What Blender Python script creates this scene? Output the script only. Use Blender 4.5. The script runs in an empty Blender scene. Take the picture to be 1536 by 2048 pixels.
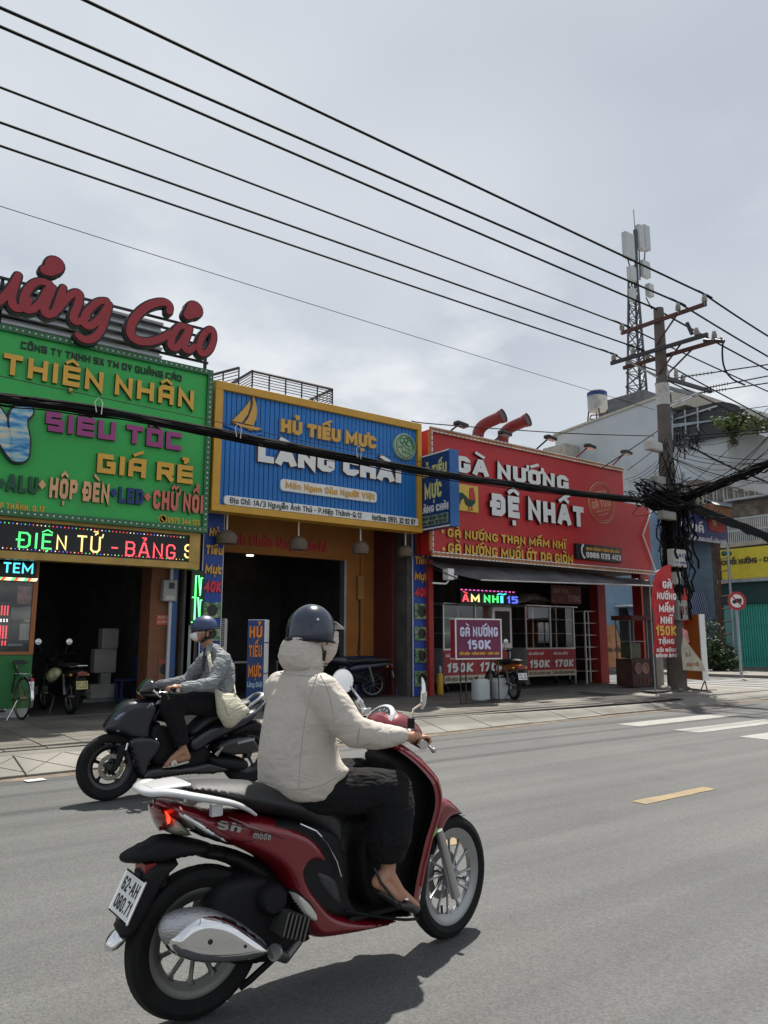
import bpy, math, random, unicodedata
from mathutils import Vector as V, Matrix, noise as mnoise
from mathutils.geometry import delaunay_2d_cdt
random.seed(7)
sc = bpy.context.scene
rad = math.radians
# ---------------------------------------------------------------- camera, world, sun, exposure
FPX, HCAM, HOR = 1540., 1.38, 1280.
pitch = math.atan((HOR-1024)/FPX); yaw = rad(36.9)
cam = bpy.data.cameras.new('camera'); camo = bpy.data.objects.new('camera', cam)
sc.collection.objects.link(camo); sc.camera = camo
camo.location = (0, 0, HCAM); camo.rotation_euler = (math.pi/2+pitch, 0, -yaw)
cam.sensor_fit = 'HORIZONTAL'; cam.sensor_width = 36; cam.lens = 36*FPX/1536; cam.clip_end = 3000; cam.clip_start = .05
SUNV = V((.42, .30, 1.)).normalized()
sun_el = math.asin(SUNV.z); sun_az = math.atan2(SUNV.x, SUNV.y)
w = bpy.data.worlds.new('World'); sc.world = w; w.use_nodes = True
nt = w.node_tree; nt.nodes.clear()
def N(nt, t, **k):
    n = nt.nodes.new(t)
    for a, b in k.items():
        if a[0] == '_': n.inputs[int(a[1:])].default_value = b
        else: setattr(n, a, b)
    return n
L = nt.links.new
out = N(nt, 'ShaderNodeOutputWorld'); bg = N(nt, 'ShaderNodeBackground'); bg.inputs[1].default_value = .10
sky = N(nt, 'ShaderNodeTexSky'); sky.sky_type = 'NISHITA'; sky.sun_disc = False
sky.sun_elevation = sun_el; sky.sun_rotation = sun_az; sky.air_density = 1.5; sky.dust_density = 3
tc = N(nt, 'ShaderNodeTexCoord'); sep = N(nt, 'ShaderNodeSeparateXYZ'); L(tc.outputs['Generated'], sep.inputs[0])
zz = N(nt, 'ShaderNodeMath', operation='ADD', _1=.22); L(sep.outputs[2], zz.inputs[0])
zm = N(nt, 'ShaderNodeMath', operation='MAXIMUM', _1=.08); L(zz.outputs[0], zm.inputs[0])
dv = N(nt, 'ShaderNodeVectorMath', operation='DIVIDE'); cz = N(nt, 'ShaderNodeCombineXYZ', _2=1.)
L(tc.outputs['Generated'], dv.inputs[0]); L(zm.outputs[0], cz.inputs[0]); L(zm.outputs[0], cz.inputs[1]); L(cz.outputs[0], dv.inputs[1])
n1 = N(nt, 'ShaderNodeTexNoise'); n1.inputs['Scale'].default_value = 1.3; n1.inputs['Detail'].default_value = 3; n1.inputs['Roughness'].default_value = .45
n2 = N(nt, 'ShaderNodeTexNoise'); n2.inputs['Scale'].default_value = 2.1; n2.inputs['Detail'].default_value = 9; n2.inputs['Roughness'].default_value = .55
L(dv.outputs[0], n1.inputs[0]); L(dv.outputs[0], n2.inputs[0])
r1 = N(nt, 'ShaderNodeValToRGB'); r1.color_ramp.elements[0].position = .3; r1.color_ramp.elements[1].position = .7
r1.color_ramp.elements[0].color = (3.0, 3.35, 3.85, 1); r1.color_ramp.elements[1].color = (4.5, 4.75, 5.05, 1)
r2 = N(nt, 'ShaderNodeValToRGB'); r2.color_ramp.elements[0].position = .49; r2.color_ramp.elements[1].position = .62
r2.color_ramp.elements[0].color = (0, 0, 0, 1); r2.color_ramp.elements[1].color = (1, 1, 1, 1)
L(n1.outputs[0], r1.inputs[0]); L(n2.outputs[0], r2.inputs[0])
lowm = N(nt, 'ShaderNodeMapRange'); lowm.inputs[1].default_value = .05; lowm.inputs[2].default_value = .6; lowm.inputs[3].default_value = .95; lowm.inputs[4].default_value = 0.
L(sep.outputs[2], lowm.inputs[0])
cm = N(nt, 'ShaderNodeMath', operation='MULTIPLY'); L(r2.outputs[0], cm.inputs[0]); L(lowm.outputs[0], cm.inputs[1])
mixc = N(nt, 'ShaderNodeMix', data_type='RGBA'); L(cm.outputs[0], mixc.inputs[0]); L(r1.outputs[0], mixc.inputs[6]); mixc.inputs[7].default_value = (6.9, 6.9, 6.9, 1)
mixs = N(nt, 'ShaderNodeMix', data_type='RGBA'); mixs.inputs[0].default_value = .93
L(sky.outputs[0], mixs.inputs[6]); L(mixc.outputs[2], mixs.inputs[7]); L(mixs.outputs[2], bg.inputs[0]); L(bg.outputs[0], out.inputs[0])
sl = bpy.data.lights.new('sun', 'SUN'); so = bpy.data.objects.new('sun', sl); sc.collection.objects.link(so)
sl.energy = 4.6; sl.angle = rad(1.0); sl.color = (1, .955, .88); so.rotation_euler = SUNV.to_track_quat('Z', 'Y').to_euler(); so.location = (0, 0, 30)
vs = sc.view_settings; sc.display_settings.display_device = 'sRGB'; vs.view_transform = 'Standard'; vs.look = 'None'; vs.exposure = 0.62; vs.gamma = 1; vs.use_curve_mapping = False

# ---------------------------------------------------------------- pixel -> world point on a real plane
_hd = V((math.sin(yaw), math.cos(yaw), 0)); _F = _hd*math.cos(pitch)+V((0, 0, math.sin(pitch)))
_U = -_hd*math.sin(pitch)+V((0, 0, math.cos(pitch))); _R = V((math.cos(yaw), -math.sin(yaw), 0)); CP = V((0, 0, HCAM))
def ray(x, y): return _F*FPX+_R*(x-768)+_U*(1024-y)
def onY(x, y, Y): d = ray(x, y); return CP+d*(Y/d.y)
def onX(x, y, X): d = ray(x, y); return CP+d*(X/d.x)
def onZ(x, y, Z=0.): d = ray(x, y); return CP+d*((Z-HCAM)/d.z)

# ---------------------------------------------------------------- materials
MATS = {}
def M(name, col=(.5, .5, .5), rough=.6, metal=0., var=.12, vs_=3., bump=0., bs=40., coat=0., emis=None, spec=.5, alpha=1., trans=0., dirt=None, dscale=1.2, sheen=0):
    if name in MATS: return MATS[name]
    m = bpy.data.materials.new(name); m.use_nodes = True; nt = m.node_tree; L = nt.links.new
    b = nt.nodes['Principled BSDF']; I = b.inputs
    I['Roughness'].default_value = rough; I['Metallic'].default_value = metal; I['Specular IOR Level'].default_value = spec
    I['Coat Weight'].default_value = coat; I['Coat Roughness'].default_value = .06; I['Transmission Weight'].default_value = trans; I['Alpha'].default_value = alpha
    if sheen: I['Sheen Weight'].default_value = sheen
    t = N(nt, 'ShaderNodeTexCoord')
    n = N(nt, 'ShaderNodeTexNoise'); n.inputs['Scale'].default_value = vs_; n.inputs['Detail'].default_value = 6; L(t.outputs['Object'], n.inputs[0])
    r = N(nt, 'ShaderNodeValToRGB'); r.color_ramp.elements[0].position = .3; r.color_ramp.elements[1].position = .72
    r.color_ramp.elements[0].color = tuple(c*(1-var) for c in col)+(1,); r.color_ramp.elements[1].color = tuple(min(1, c*(1+var)) for c in col)+(1,)
    L(n.outputs[0], r.inputs[0]); last = r.outputs[0]
    if dirt:
        dn = N(nt, 'ShaderNodeTexNoise'); dn.inputs['Scale'].default_value = dscale; dn.inputs['Detail'].default_value = 9; dn.inputs['Roughness'].default_value = .7
        L(t.outputs['Object'], dn.inputs[0])
        dr = N(nt, 'ShaderNodeValToRGB'); dr.color_ramp.elements[0].position = .52; dr.color_ramp.elements[1].position = .75; L(dn.outputs[0], dr.inputs[0])
        mx = N(nt, 'ShaderNodeMix', data_type='RGBA'); mx.inputs[7].default_value = tuple(dirt)+(1,); L(dr.outputs[0], mx.inputs[0]); L(last, mx.inputs[6]); last = mx.outputs[2]
    L(last, I['Base Color'])
    if bump:
        bn = N(nt, 'ShaderNodeTexNoise'); bn.inputs['Scale'].default_value = bs; bn.inputs['Detail'].default_value = 5; L(t.outputs['Object'], bn.inputs[0])
        bp = N(nt, 'ShaderNodeBump'); bp.inputs['Strength'].default_value = bump; bp.inputs['Distance'].default_value = .01; L(bn.outputs[0], bp.inputs['Height']); L(bp.outputs[0], I['Normal'])
    if emis:
        I['Emission Color'].default_value = tuple(emis[:3])+(1,); I['Emission Strength'].default_value = emis[3]
    MATS[name] = m; return m

# ---------------------------------------------------------------- mesh builder
ORG = {}
def chaikin(p, it=2, closed=True):
    for _ in range(it):
        q = []; n = len(p)
        for i in range(n if closed else n-1):
            a, b = V(p[i]), V(p[(i+1) % n]); q += [a.lerp(b, .25), a.lerp(b, .75)]
        if not closed: q = [V(p[0])]+q+[V(p[-1])]
        p = q
    return p
class MB:
    def __init__(s): s.v = []; s.f = []; s.mi = []; s.cur = 0
    def add(s, vs, fs):
        o = len(s.v); s.v += [V(p) for p in vs]
        for f in fs: s.f.append([i+o for i in f]); s.mi.append(s.cur)
        return s
    def bx(s, x0, x1, y0, y1, z0, z1):
        v = [(x, y, z) for z in (z0, z1) for y in (y0, y1) for x in (x0, x1)]
        return s.add(v, [(0, 2, 3, 1), (4, 5, 7, 6), (0, 1, 5, 4), (2, 6, 7, 3), (0, 4, 6, 2), (1, 3, 7, 5)])
    def ob(s, c, ax, ay, az):      # oriented box, half axes
        c = V(c); ax, ay, az = V(ax), V(ay), V(az)
        v = [c+ax*i+ay*j+az*k for k in (-1, 1) for j in (-1, 1) for i in (-1, 1)]
        return s.add(v, [(0, 2, 3, 1), (4, 5, 7, 6), (0, 1, 5, 4), (2, 6, 7, 3), (0, 4, 6, 2), (1, 3, 7, 5)])
    def path(s, pts, r, n=8, closed=False, caps=True, flat=1., up=None):
        pts = [V(p) for p in pts]; k = len(pts); rs = r if isinstance(r, (list, tuple)) else [r]*k
        if len(rs) != k: rs = [rs[min(len(rs)-1, int(i*len(rs)/k))] for i in range(k)]
        T = []
        for i in range(k):
            a = pts[(i-1) % k] if (closed or i) else pts[0]; b = pts[(i+1) % k] if (closed or i < k-1) else pts[-1]
            t = b-a; T.append(t.normalized() if t.length > 1e-9 else V((0, 0, 1)))
        u = V(up) if up else (V((0, 0, 1)) if abs(T[0].z) < .9 else V((0, 1, 0)))
        vs = []; nn = u
        for i in range(k):
            if up: nn = V(up)
            a = T[i].cross(nn)
            if a.length < 1e-5: a = T[i].cross(V((1, .1, 0)))
            a.normalize(); bb = a.cross(T[i]).normalized(); nn = bb
            for j in range(n):
                t = 2*math.pi*j/n; vs.append(pts[i]+a*(math.cos(t)*rs[i]*flat)+bb*(math.sin(t)*rs[i]))
        fs = []
        for i in range(k if closed else k-1):
            for j in range(n):
                a = i*n+j; b = i*n+(j+1) % n; c = ((i+1) % k)*n+(j+1) % n; d = ((i+1) % k)*n+j; fs.append((a, b, c, d))
        if caps and not closed: fs += [tuple(range(n))[::-1], tuple((k-1)*n+j for j in range(n))]
        return s.add(vs, fs)
    def tube(s, a, b, r, r2=None, n=10): return s.path([a, b], [r, r if r2 is None else r2], n)
    def lathe(s, c, axis, prof, n=24, closed=False, arc=None):
        c = V(c); ax = V(axis).normalized(); a = ax.cross(V((0, 0, 1)) if abs(ax.z) < .9 else V((1, 0, 0))).normalized(); b = ax.cross(a)
        k = len(prof); vs = []
        for (r, h) in prof:
            for j in range(n):
                t = 2*math.pi*j/n; vs.append(c+ax*h+a*(r*math.cos(t))+b*(r*math.sin(t)))
        fs = []
        for i in range(k if closed else k-1):
            for j in range(n):
                fs.append((i*n+j, ((i+1) % k)*n+j, ((i+1) % k)*n+(j+1) % n, i*n+(j+1) % n))
        if not closed:
            if prof[0][0] > 1e-4: fs.append(tuple(range(n)))
            if prof[-1][0] > 1e-4: fs.append(tuple((k-1)*n+j for j in range(n))[::-1])
        return s.add(vs, fs)
    def ell(s, c, rr, n=16, m=10, rot=None, z0=-1., z1=1.):
        c = V(c); vs = []; fs = []
        for i in range(m+1):
            ph = math.asin(z0)+(math.asin(z1)-math.asin(z0))*i/m
            for j in range(n):
                t = 2*math.pi*j/n; p = V((math.cos(ph)*math.cos(t)*rr[0], math.cos(ph)*math.sin(t)*rr[1], math.sin(ph)*rr[2]))
                vs.append(c+(rot @ p if rot else p))
        for i in range(m):
            for j in range(n): fs.append((i*n+j, i*n+(j+1) % n, (i+1)*n+(j+1) % n, (i+1)*n+j))
        if z0 > -1: fs.append(tuple(range(n))[::-1])
        if z1 < 1: fs.append(tuple(m*n+j for j in range(n)))
        return s.add(vs, fs)
    def rings(s, rs, n=20, p=2.):   # rs: (center, a-vector, b-vector)
        vs = []; fs = []
        for c, a, b in rs:
            for j in range(n):
                t = 2*math.pi*j/n; ct, st = math.cos(t), math.sin(t)
                ct = math.copysign(abs(ct)**(2/p), ct); st = math.copysign(abs(st)**(2/p), st)
                vs.append(V(c)+V(a)*ct+V(b)*st)
        for i in range(len(rs)-1):
            for j in range(n): fs.append((i*n+j, i*n+(j+1) % n, (i+1)*n+(j+1) % n, (i+1)*n+j))
        fs += [tuple(range(n))[::-1], tuple((len(rs)-1)*n+j for j in range(n))]
        return s.add(vs, fs)
    def prism(s, poly, off):
        n = len(poly); off = V(off); p = [V(q) for q in poly]
        return s.add(p+[q+off for q in p], [tuple(range(n)), tuple(range(2*n-1, n-1, -1))]+[(i, i+n, (i+1) % n+n, (i+1) % n) for i in range(n)])
    def quad(s, a, b, c, d): return s.add([a, b, c, d], [(0, 1, 2, 3)])
    def puff(s, o2, yc, hw, edge=.03, res=.02, both=True, sm=2, side=-1, base=0.):
        # o2: closed (x,z) outline; pillow of half width hw (number or f(x,z)) about plane y=yc
        if sm: o2 = chaikin([V((a, b)) for a, b in o2], sm)
        pts = []
        for i in range(len(o2)):
            a, b = V(o2[i][:2]), V(o2[(i+1) % len(o2)][:2]); k = max(1, int((b-a).length/res+.5))
            if (b-a).length < 1e-6: continue
            pts += [a.lerp(b, j/k) for j in range(k)]
        nb = len(pts); xs = [p.x for p in pts]; zs = [p.y for p in pts]
        segs = [(pts[i], pts[(i+1) % nb]) for i in range(nb)]
        def inside(x, z):
            c = False
            for a, b in segs:
                if (a.y > z) != (b.y > z) and x < (b.x-a.x)*(z-a.y)/(b.y-a.y)+a.x: c = not c
            return c
        def dist(x, z):
            q = V((x, z)); best = 9
            for a, b in segs:
                ab = b-a; t = max(0, min(1, (q-a).dot(ab)/max(ab.length_squared, 1e-12))); dd = (a+ab*t-q).length
                if dd < best: best = dd
            return best
        inn = []; x = min(xs)+res*.5; row = 0
        while x < max(xs):
            z = min(zs)+(res*.5 if row % 2 else 0)
            while z < max(zs):
                if inside(x, z) and dist(x, z) > res*.45: inn.append(V((x, z)))
                z += res
            x += res*.87; row += 1
        rv, re_, rf, *_ = delaunay_2d_cdt(pts+inn, [(i, (i+1) % nb) for i in range(nb)], [list(range(nb))], 1, 1e-5)
        ds = [dist(q.x, q.y) for q in rv]; A = []; B = []
        for q, dd in zip(rv, ds):
            t = min(1, dd/edge); g = math.sqrt(max(0, 1-(1-t)**2)); h = (hw(q.x, q.y) if callable(hw) else hw)*g+base
            A.append(V((q.x, yc+side*h, q.y))); B.append(V((q.x, (yc-side*h) if both else yc, q.y)))
        n = len(rv); fs = [tuple(f) for f in rf]
        if both and not base:
            mp = {}; vs = list(A)
            for i in range(n):
                if ds[i] < 1e-4: mp[i] = i
                else: mp[i] = len(vs); vs.append(B[i])
            return s.add(vs, fs+[tuple(mp[i] for i in f[::-1]) for f in fs])
        es = {}
        for f in fs:
            for i in range(3):
                e = (f[i], f[(i+1) % 3]); k = tuple(sorted(e)); es.setdefault(k, []).append(e)
        bd = [e[0] for e in es.values() if len(e) == 1]
        return s.add(A+B, fs+[tuple(i+n for i in f[::-1]) for f in fs]+[(a, a+n, b+n, b) for a, b in bd])
    def mesh(s, name, o=V((0, 0, 0)), mats=(), ang=38, recalc=True):
        me = bpy.data.meshes.new(name); me.from_pydata([v-o for v in s.v], [], s.f)
        for m in mats: me.materials.append(m)
        if len(mats) > 1: me.polygons.foreach_set('material_index', s.mi)
        if recalc:
            import bmesh
            bm = bmesh.new(); bm.from_mesh(me); bmesh.ops.recalc_face_normals(bm, faces=bm.faces); bm.to_mesh(me); bm.free()
        me.shade_smooth(); me.set_sharp_from_angle(angle=rad(ang)); return me
    def put(s, name, mat, parent=None, bevel=0., ang=38, **pr):
        o = root_org(parent) if parent else V((0, 0, 0))
        if parent is None and s.v:
            xs = [v.x for v in s.v]; ys = [v.y for v in s.v]; zs = [v.z for v in s.v]
            o = V(((min(xs)+max(xs))/2, (min(ys)+max(ys))/2, min(zs)))
        mats = mat if isinstance(mat, (list, tuple)) else [mat]
        ob = bpy.data.objects.new(name, s.mesh(name, o, mats, ang)); sc.collection.objects.link(ob)
        if parent: ob.parent = parent; ORG[ob.name] = o
        else: ob.location = o; ORG[ob.name] = o
        if bevel:
            b = ob.modifiers.new('bevel', 'BEVEL'); b.width = bevel; b.segments = 2; b.limit_method = 'ANGLE'; b.harden_normals = False
        for k, v in pr.items(): ob[k] = v
        return ob
def root_org(p): return ORG[p.name]
def thing(name, loc, label, cat, group=None):
    o = bpy.data.objects.new(name, None); sc.collection.objects.link(o); o.location = loc; ORG[o.name] = V(loc); o.empty_display_size = .2
    o['label'] = label; o['category'] = cat
    if group: o['group'] = group
    return o
def tag(o, label, cat, group=None, kind=None):
    o['label'] = label; o['category'] = cat
    if group: o['group'] = group
    if kind: o['kind'] = kind
    return o
def organic(o, vox=.012, sm=6, disp=0., ds=.12, seed=0):
    r = o.modifiers.new('remesh', 'REMESH'); r.mode = 'VOXEL'; r.voxel_size = vox; r.use_smooth_shade = True
    s = o.modifiers.new('smooth', 'SMOOTH'); s.iterations = sm; s.factor = .6
    if disp:
        t = bpy.data.textures.new('wrinkle', 'CLOUDS'); t.noise_scale = ds; t.noise_depth = 2
        d = o.modifiers.new('disp', 'DISPLACE'); d.texture = t; d.strength = disp; d.mid_level = .5; d.texture_coords = 'LOCAL'
    return o

# ---------------------------------------------------------------- stroke lettering
UPC = {
'A': (.66, "0,0 0,.82 .22,1 .78,1 1,.82 1,0|0,.42 1,.42"), 'B': (.62, "0,0 0,1 .75,1 1,.85 1,.65 .8,.52 0,.52|.8,.52 1,.4 1,.15 .75,0 0,0"),
'C': (.6, "1,.7 1,.84 .75,1 .25,1 0,.84 0,.16 .25,0 .75,0 1,.16 1,.3"), 'D': (.64, "0,0 0,1 .7,1 1,.82 1,.18 .7,0 z"),
'E': (.54, "1,1 0,1 0,0 1,0|0,.5 .85,.5"), 'F': (.52, "1,1 0,1 0,0|0,.5 .85,.5"), 'G': (.64, "1,.74 1,.84 .75,1 .25,1 0,.84 0,.16 .25,0 .75,0 1,.16 1,.42 .55,.42"),
'H': (.64, "0,0 0,1|1,0 1,1|0,.5 1,.5"), 'I': (0, "0,0 0,1"), 'J': (.5, "1,1 1,.16 .75,0 .25,0 0,.16 0,.3"), 'K': (.64, "0,0 0,1|1,1 .1,.48 1,0"),
'L': (.5, "0,1 0,0 1,0"), 'M': (.9, "0,0 0,1 .5,.25 1,1 1,0"), 'N': (.66, "0,0 0,1 1,0 1,1"), 'O': (.64, "0,.16 0,.84 .25,1 .75,1 1,.84 1,.16 .75,0 .25,0 z"),
'P': (.6, "0,0 0,1 .75,1 1,.85 1,.58 .75,.43 0,.43"), 'Q': (.66, "0,.16 0,.84 .25,1 .75,1 1,.84 1,.16 .75,0 .25,0 z|.55,.3 1,-.08"),
'R': (.64, "0,0 0,1 .75,1 1,.85 1,.6 .75,.46 0,.46|.5,.46 1,0"), 'S': (.6, "1,.76 1,.85 .75,1 .25,1 0,.85 0,.64 .2,.53 .8,.47 1,.36 1,.15 .75,0 .25,0 0,.15 0,.24"),
'T': (.6, "0,1 1,1|.5,1 .5,0"), 'U': (.64, "0,1 0,.16 .25,0 .75,0 1,.16 1,1"), 'V': (.66, "0,1 .5,0 1,1"), 'W': (.95, "0,1 .25,0 .5,.8 .75,0 1,1"),
'X': (.66, "0,1 1,0|0,0 1,1"), 'Y': (.64, "0,1 .5,.5 1,1|.5,.5 .5,0"), 'Z': (.6, "0,1 1,1 0,0 1,0"),
'0': (.58, "0,.16 0,.84 .25,1 .75,1 1,.84 1,.16 .75,0 .25,0 z"), '1': (.3, "0,.8 1,1 1,0"), '2': (.56, "0,.8 .2,1 .8,1 1,.85 1,.62 0,.1 0,0 1,0"),
'3': (.56, "0,1 .8,1 1,.85 1,.62 .8,.52 .3,.52|.8,.52 1,.4 1,.15 .8,0 0,0"), '4': (.6, ".75,0 .75,1 0,.3 1,.3"), '5': (.56, "1,1 0,1 0,.58 .8,.58 1,.45 1,.15 .8,0 0,0"),
'6': (.58, "1,.9 .8,1 .2,1 0,.84 0,.16 .2,0 .8,0 1,.16 1,.42 .8,.55 0,.55"), '7': (.54, "0,1 1,1 .35,0"), '8': (.58, "0,.65 0,.85 .2,1 .8,1 1,.85 1,.65 .8,.52 .2,.52 z|.2,.52 0,.4 0,.15 .2,0 .8,0 1,.15 1,.4 .8,.52"),
'9': (.58, "0,.1 .2,0 .8,0 1,.16 1,.84 .8,1 .2,1 0,.84 0,.58 .2,.45 1,.45"),
'-': (.4, "0,.45 1,.45"), '/': (.45, "0,0 1,1"), '.': (0, "0,0 0,.06"), '!': (0, "0,.4 0,1|0,0 0,.06"), ',': (.05, "1,.05 0,-.15"), '*': (0, "0,.4 0,.55"), '%': (.8, "0,0 1,1|0,.7 0,.95 .2,.95 .2,.7 z|.8,.05 .8,.3 1,.3 1,.05 z"), ':': (0, "0,.1 0,.15|0,.6 0,.65")}
SQR = dict(UPC); SQR.update({
'A': (.8, "0,0 0,.85 .2,1 1,1 1,0|0,.42 1,.42"), 'C': (.8, "1,1 0,1 0,0 1,0"), 'D': (.8, "0,0 0,1 1,1 1,0 z"), 'O': (.8, "0,0 0,1 1,1 1,0 z"), 'G': (.8, "1,1 0,1 0,0 1,0 1,.5 .5,.5"),
'E': (.76, "1,1 0,1 0,0 1,0|0,.5 1,.5"), 'S': (.78, "1,1 0,1 0,.5 1,.5 1,0 0,0"), 'U': (.8, "0,1 0,0 1,0 1,1"), 'R': (.8, "0,0 0,1 1,1 1,.45 0,.45|.55,.45 1,0"), 'N': (.85, "0,0 0,1 1,0 1,1"),
'H': (.85, "0,0 0,1|1,0 1,1|0,.5 1,.5"), 'T': (.8, "0,1 1,1|.5,1 .5,0"), 'Q': (.8, "0,0 0,1 1,1 1,0 z|.6,.25 .6,-.15"), 'B': (.8, "0,0 0,1 1,1 1,.5 0,.5|1,.5 1,0 0,0")})
UPQ = UPC; PNT = dict(UPC); PNT.update({'A': (.74, "0,0 .42,1 .58,1 1,0|.18,.3 .82,.3")})
LOW = {'n': (.56, "0,0 0,.68|0,.5 .2,.68 .8,.68 1,.5 1,0"), 'h': (.56, "0,0 0,1|0,.5 .2,.68 .8,.68 1,.5 1,0"), 'm': (.86, "0,0 0,.68|0,.5 .1,.68 .4,.68 .5,.5 .5,0|.5,.5 .6,.68 .9,.68 1,.5 1,0"),
'u': (.56, "0,.68 0,.15 .2,0 .8,0 1,.15|1,.68 1,0"), 'a': (.54, "1,.68 1,0|1,.5 .8,.68 .2,.68 0,.5 0,.15 .2,0 .8,0 1,.15"), 'o': (.56, "0,.15 0,.53 .25,.68 .75,.68 1,.53 1,.15 .75,0 .25,0 z"),
'c': (.5, "1,.5 .8,.68 .25,.68 0,.5 0,.18 .25,0 .8,0 1,.15"), 'e': (.54, "0,.36 1,.36 1,.5 .8,.68 .25,.68 0,.5 0,.18 .25,0 .8,0 1,.1"), 'g': (.56, "1,.68 1,-.1 .8,-.26 .1,-.26|1,.5 .8,.68 .2,.68 0,.5 0,.15 .2,0 .8,0 1,.15"),
'i': (0, "0,0 0,.68|0,.92 0,.98"), 't': (.4, ".4,.95 .4,.12 .6,0 1,0|0,.68 1,.68"), 'd': (.56, "1,1 1,0|1,.5 .8,.68 .2,.68 0,.5 0,.15 .2,0 .8,0 1,.15"), 'y': (.56, "0,.68 0,.2 .2,.05 1,.05|1,.68 1,-.1 .8,-.26 .1,-.26"),
'p': (.56, "0,-.28 0,.68|0,.5 .2,.68 .8,.68 1,.53 1,.15 .8,0 .2,0 0,.15"), 'l': (0, "0,0 0,1"), 's': (.48, "1,.6 .8,.68 .2,.68 0,.55 .1,.4 .9,.28 1,.13 .8,0 .2,0 0,.08"), 'v': (.56, "0,.68 .5,0 1,.68"), 'r': (.4, "0,0 0,.68|0,.45 .4,.68 1,.68"),
'k': (.54, "0,0 0,1|1,.68 .1,.34 1,0")}
def glyph(ch, font):
    d = unicodedata.normalize('NFD', ch); base = d[0]; marks = d[1:]
    if base in 'đĐ': g = font.get('D') if base == 'Đ' else LOW['d']; bar = "-.22,.5 .4,.5" if base == 'Đ' else ".5,.86 1.3,.86"; w, s = g; s = s+'|'+bar
    else:
        w, s = font.get(base) or LOW.get(base) or font.get(base.upper()) or (.5, "0,0 1,0")
    return base, w, s, marks
def strokes(pts, h, closed, ext=.97):
    n = len(pts); P = [V(p) for p in pts]
    if not closed:
        a = (P[0]-P[1]).normalized()*h*ext; b = (P[-1]-P[-2]).normalized()*h*ext; P[0] = P[0]+a; P[-1] = P[-1]+b
    Lf = []; Rt = []
    for i in range(n):
        d0 = (P[i]-P[i-1]).normalized() if (i or closed) else None; d1 = (P[(i+1) % n]-P[i]).normalized() if (i < n-1 or closed) else None
        if d0 is None: d0 = d1
        if d1 is None: d1 = d0
        n0 = V((-d0.y, d0.x)); n1 = V((-d1.y, d1.x)); m = (n0+n1)
        if m.length < .2: m = n0.copy()
        m.normalize(); k = h/max(.45, m.dot(n0)); Lf.append(P[i]+m*k); Rt.append(P[i]-m*k)
    return Lf, Rt
MARK = {'\u0300': "-.22,.2 .16,.02", '\u0301': "-.16,.02 .22,.2", '\u0303': "-.28,.04 -.12,.16 .12,.04 .28,.16", '\u0309': "-.12,.2 .1,.2 .1,.08 -.02,.06 -.02,.0", '\u0306': "-.22,.16 -.1,.03 .1,.03 .22,.16", '\u0302': "-.26,.0 0,.16 .26,.0", '\u0323': "0,-.0 0,.03"}
def text(s, O, U, W, Nv, width, height, mat, parent, font=UPC, t=.2, depth=.04, per=True, name='letter', gap=.16, slant=0., tm=None, wave=0.):
    """letters built from thick strokes on the plane O + x*U + y*W, standing proud along Nv"""
    O, U, W, Nv = V(O), V(U).normalized(), V(W).normalized(), V(Nv).normalized()
    if font is UPC and t < .22 and height < .3: font = PNT
    lay = []; x = 0
    for ch in s:
        if ch == ' ': x += .38; continue
        base, w, st, mk = glyph(ch, font); ow = w+t if w < .1 else max(w+max(0, t-.17)*1.5, t*1.6); lay.append((x, ow, base, st, mk)); x += ow+gap
    tot = x-gap; kx = width/tot; tm = tm or t*.62; cur = MB(); two = isinstance(mat, (list, tuple))
    for (x, ow, base, st, mk) in lay:
        mb = MB() if per else cur; eps = 0
        def stroke(pts, closed, h):
            nonlocal eps
            if len(pts) < 2: return
            Lf, Rt = strokes(pts, h, closed, .0 if (base in 'CGScegas23569' and h > .1 and len(pts) > 4) else .97); n = len(pts); z0 = -.002
            def Q(p, z): return O+U*((p.x+slant*p.y)*kx)+W*(p.y*height)+Nv*z
            for i in range(n if closed else n-1):
                j = (i+1) % n; z1 = depth+eps; eps += min(.0005, depth*.1)
                vs = [Q(Lf[i], z1), Q(Lf[j], z1), Q(Rt[j], z1), Q(Rt[i], z1), Q(Lf[i], z0), Q(Lf[j], z0), Q(Rt[j], z0), Q(Rt[i], z0)]
                k0 = len(mb.mi); fs = [(0, 1, 2, 3), (0, 4, 5, 1), (2, 6, 7, 3)]
                if not closed and i == 0: fs.append((0, 3, 7, 4))
                if not closed and i == n-2: fs.append((1, 5, 6, 2))
                mb.add(vs, fs)
                if two:
                    for q in range(1, len(fs)): mb.mi[k0+q] = 1
        for part in st.split('|'):
            tok = part.split(); cl = tok[-1] == 'z'; tok = tok[:-1] if cl else tok
            pts = []
            for q in tok:
                a, b = map(float, q.split(',')); pts.append(V((x+t/2+a*max(0, ow-t), t/2+b*(1-t))))
            stroke(pts, cl, t/2)
        cx = x+ow/2; top = 1.0 if (base.isupper() or base in 'hdlkt') else (.68*(1-t)+t); lev = top+tm*.6+.05
        for m in mk:
            if m == '\u031b':
                stroke([V((x+ow-t/2, top-t/2)), V((x+ow+.1, top-t*.3)), V((x+ow+.14, top+.14))], False, tm*.5); continue
            pts = [V(tuple(map(float, q.split(',')))) for q in MARK[m].split()]
            if m == '\u0323': stroke([p+V((cx, -tm-.07)) for p in pts], False, tm*.6); continue
            off = 0 if lev < top+tm*.6+.06 else (.16 if m in '\u0300\u0301\u0309' else 0)
            stroke([p+V((cx+off, lev)) for p in pts], False, tm*.5)
            lev += .14 if m in '\u0302\u0306' else .2
        if per and mb.v: mb.put(name, mat, parent)
    if not per: return cur.put(name, mat, parent, kind='stuff')
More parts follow.
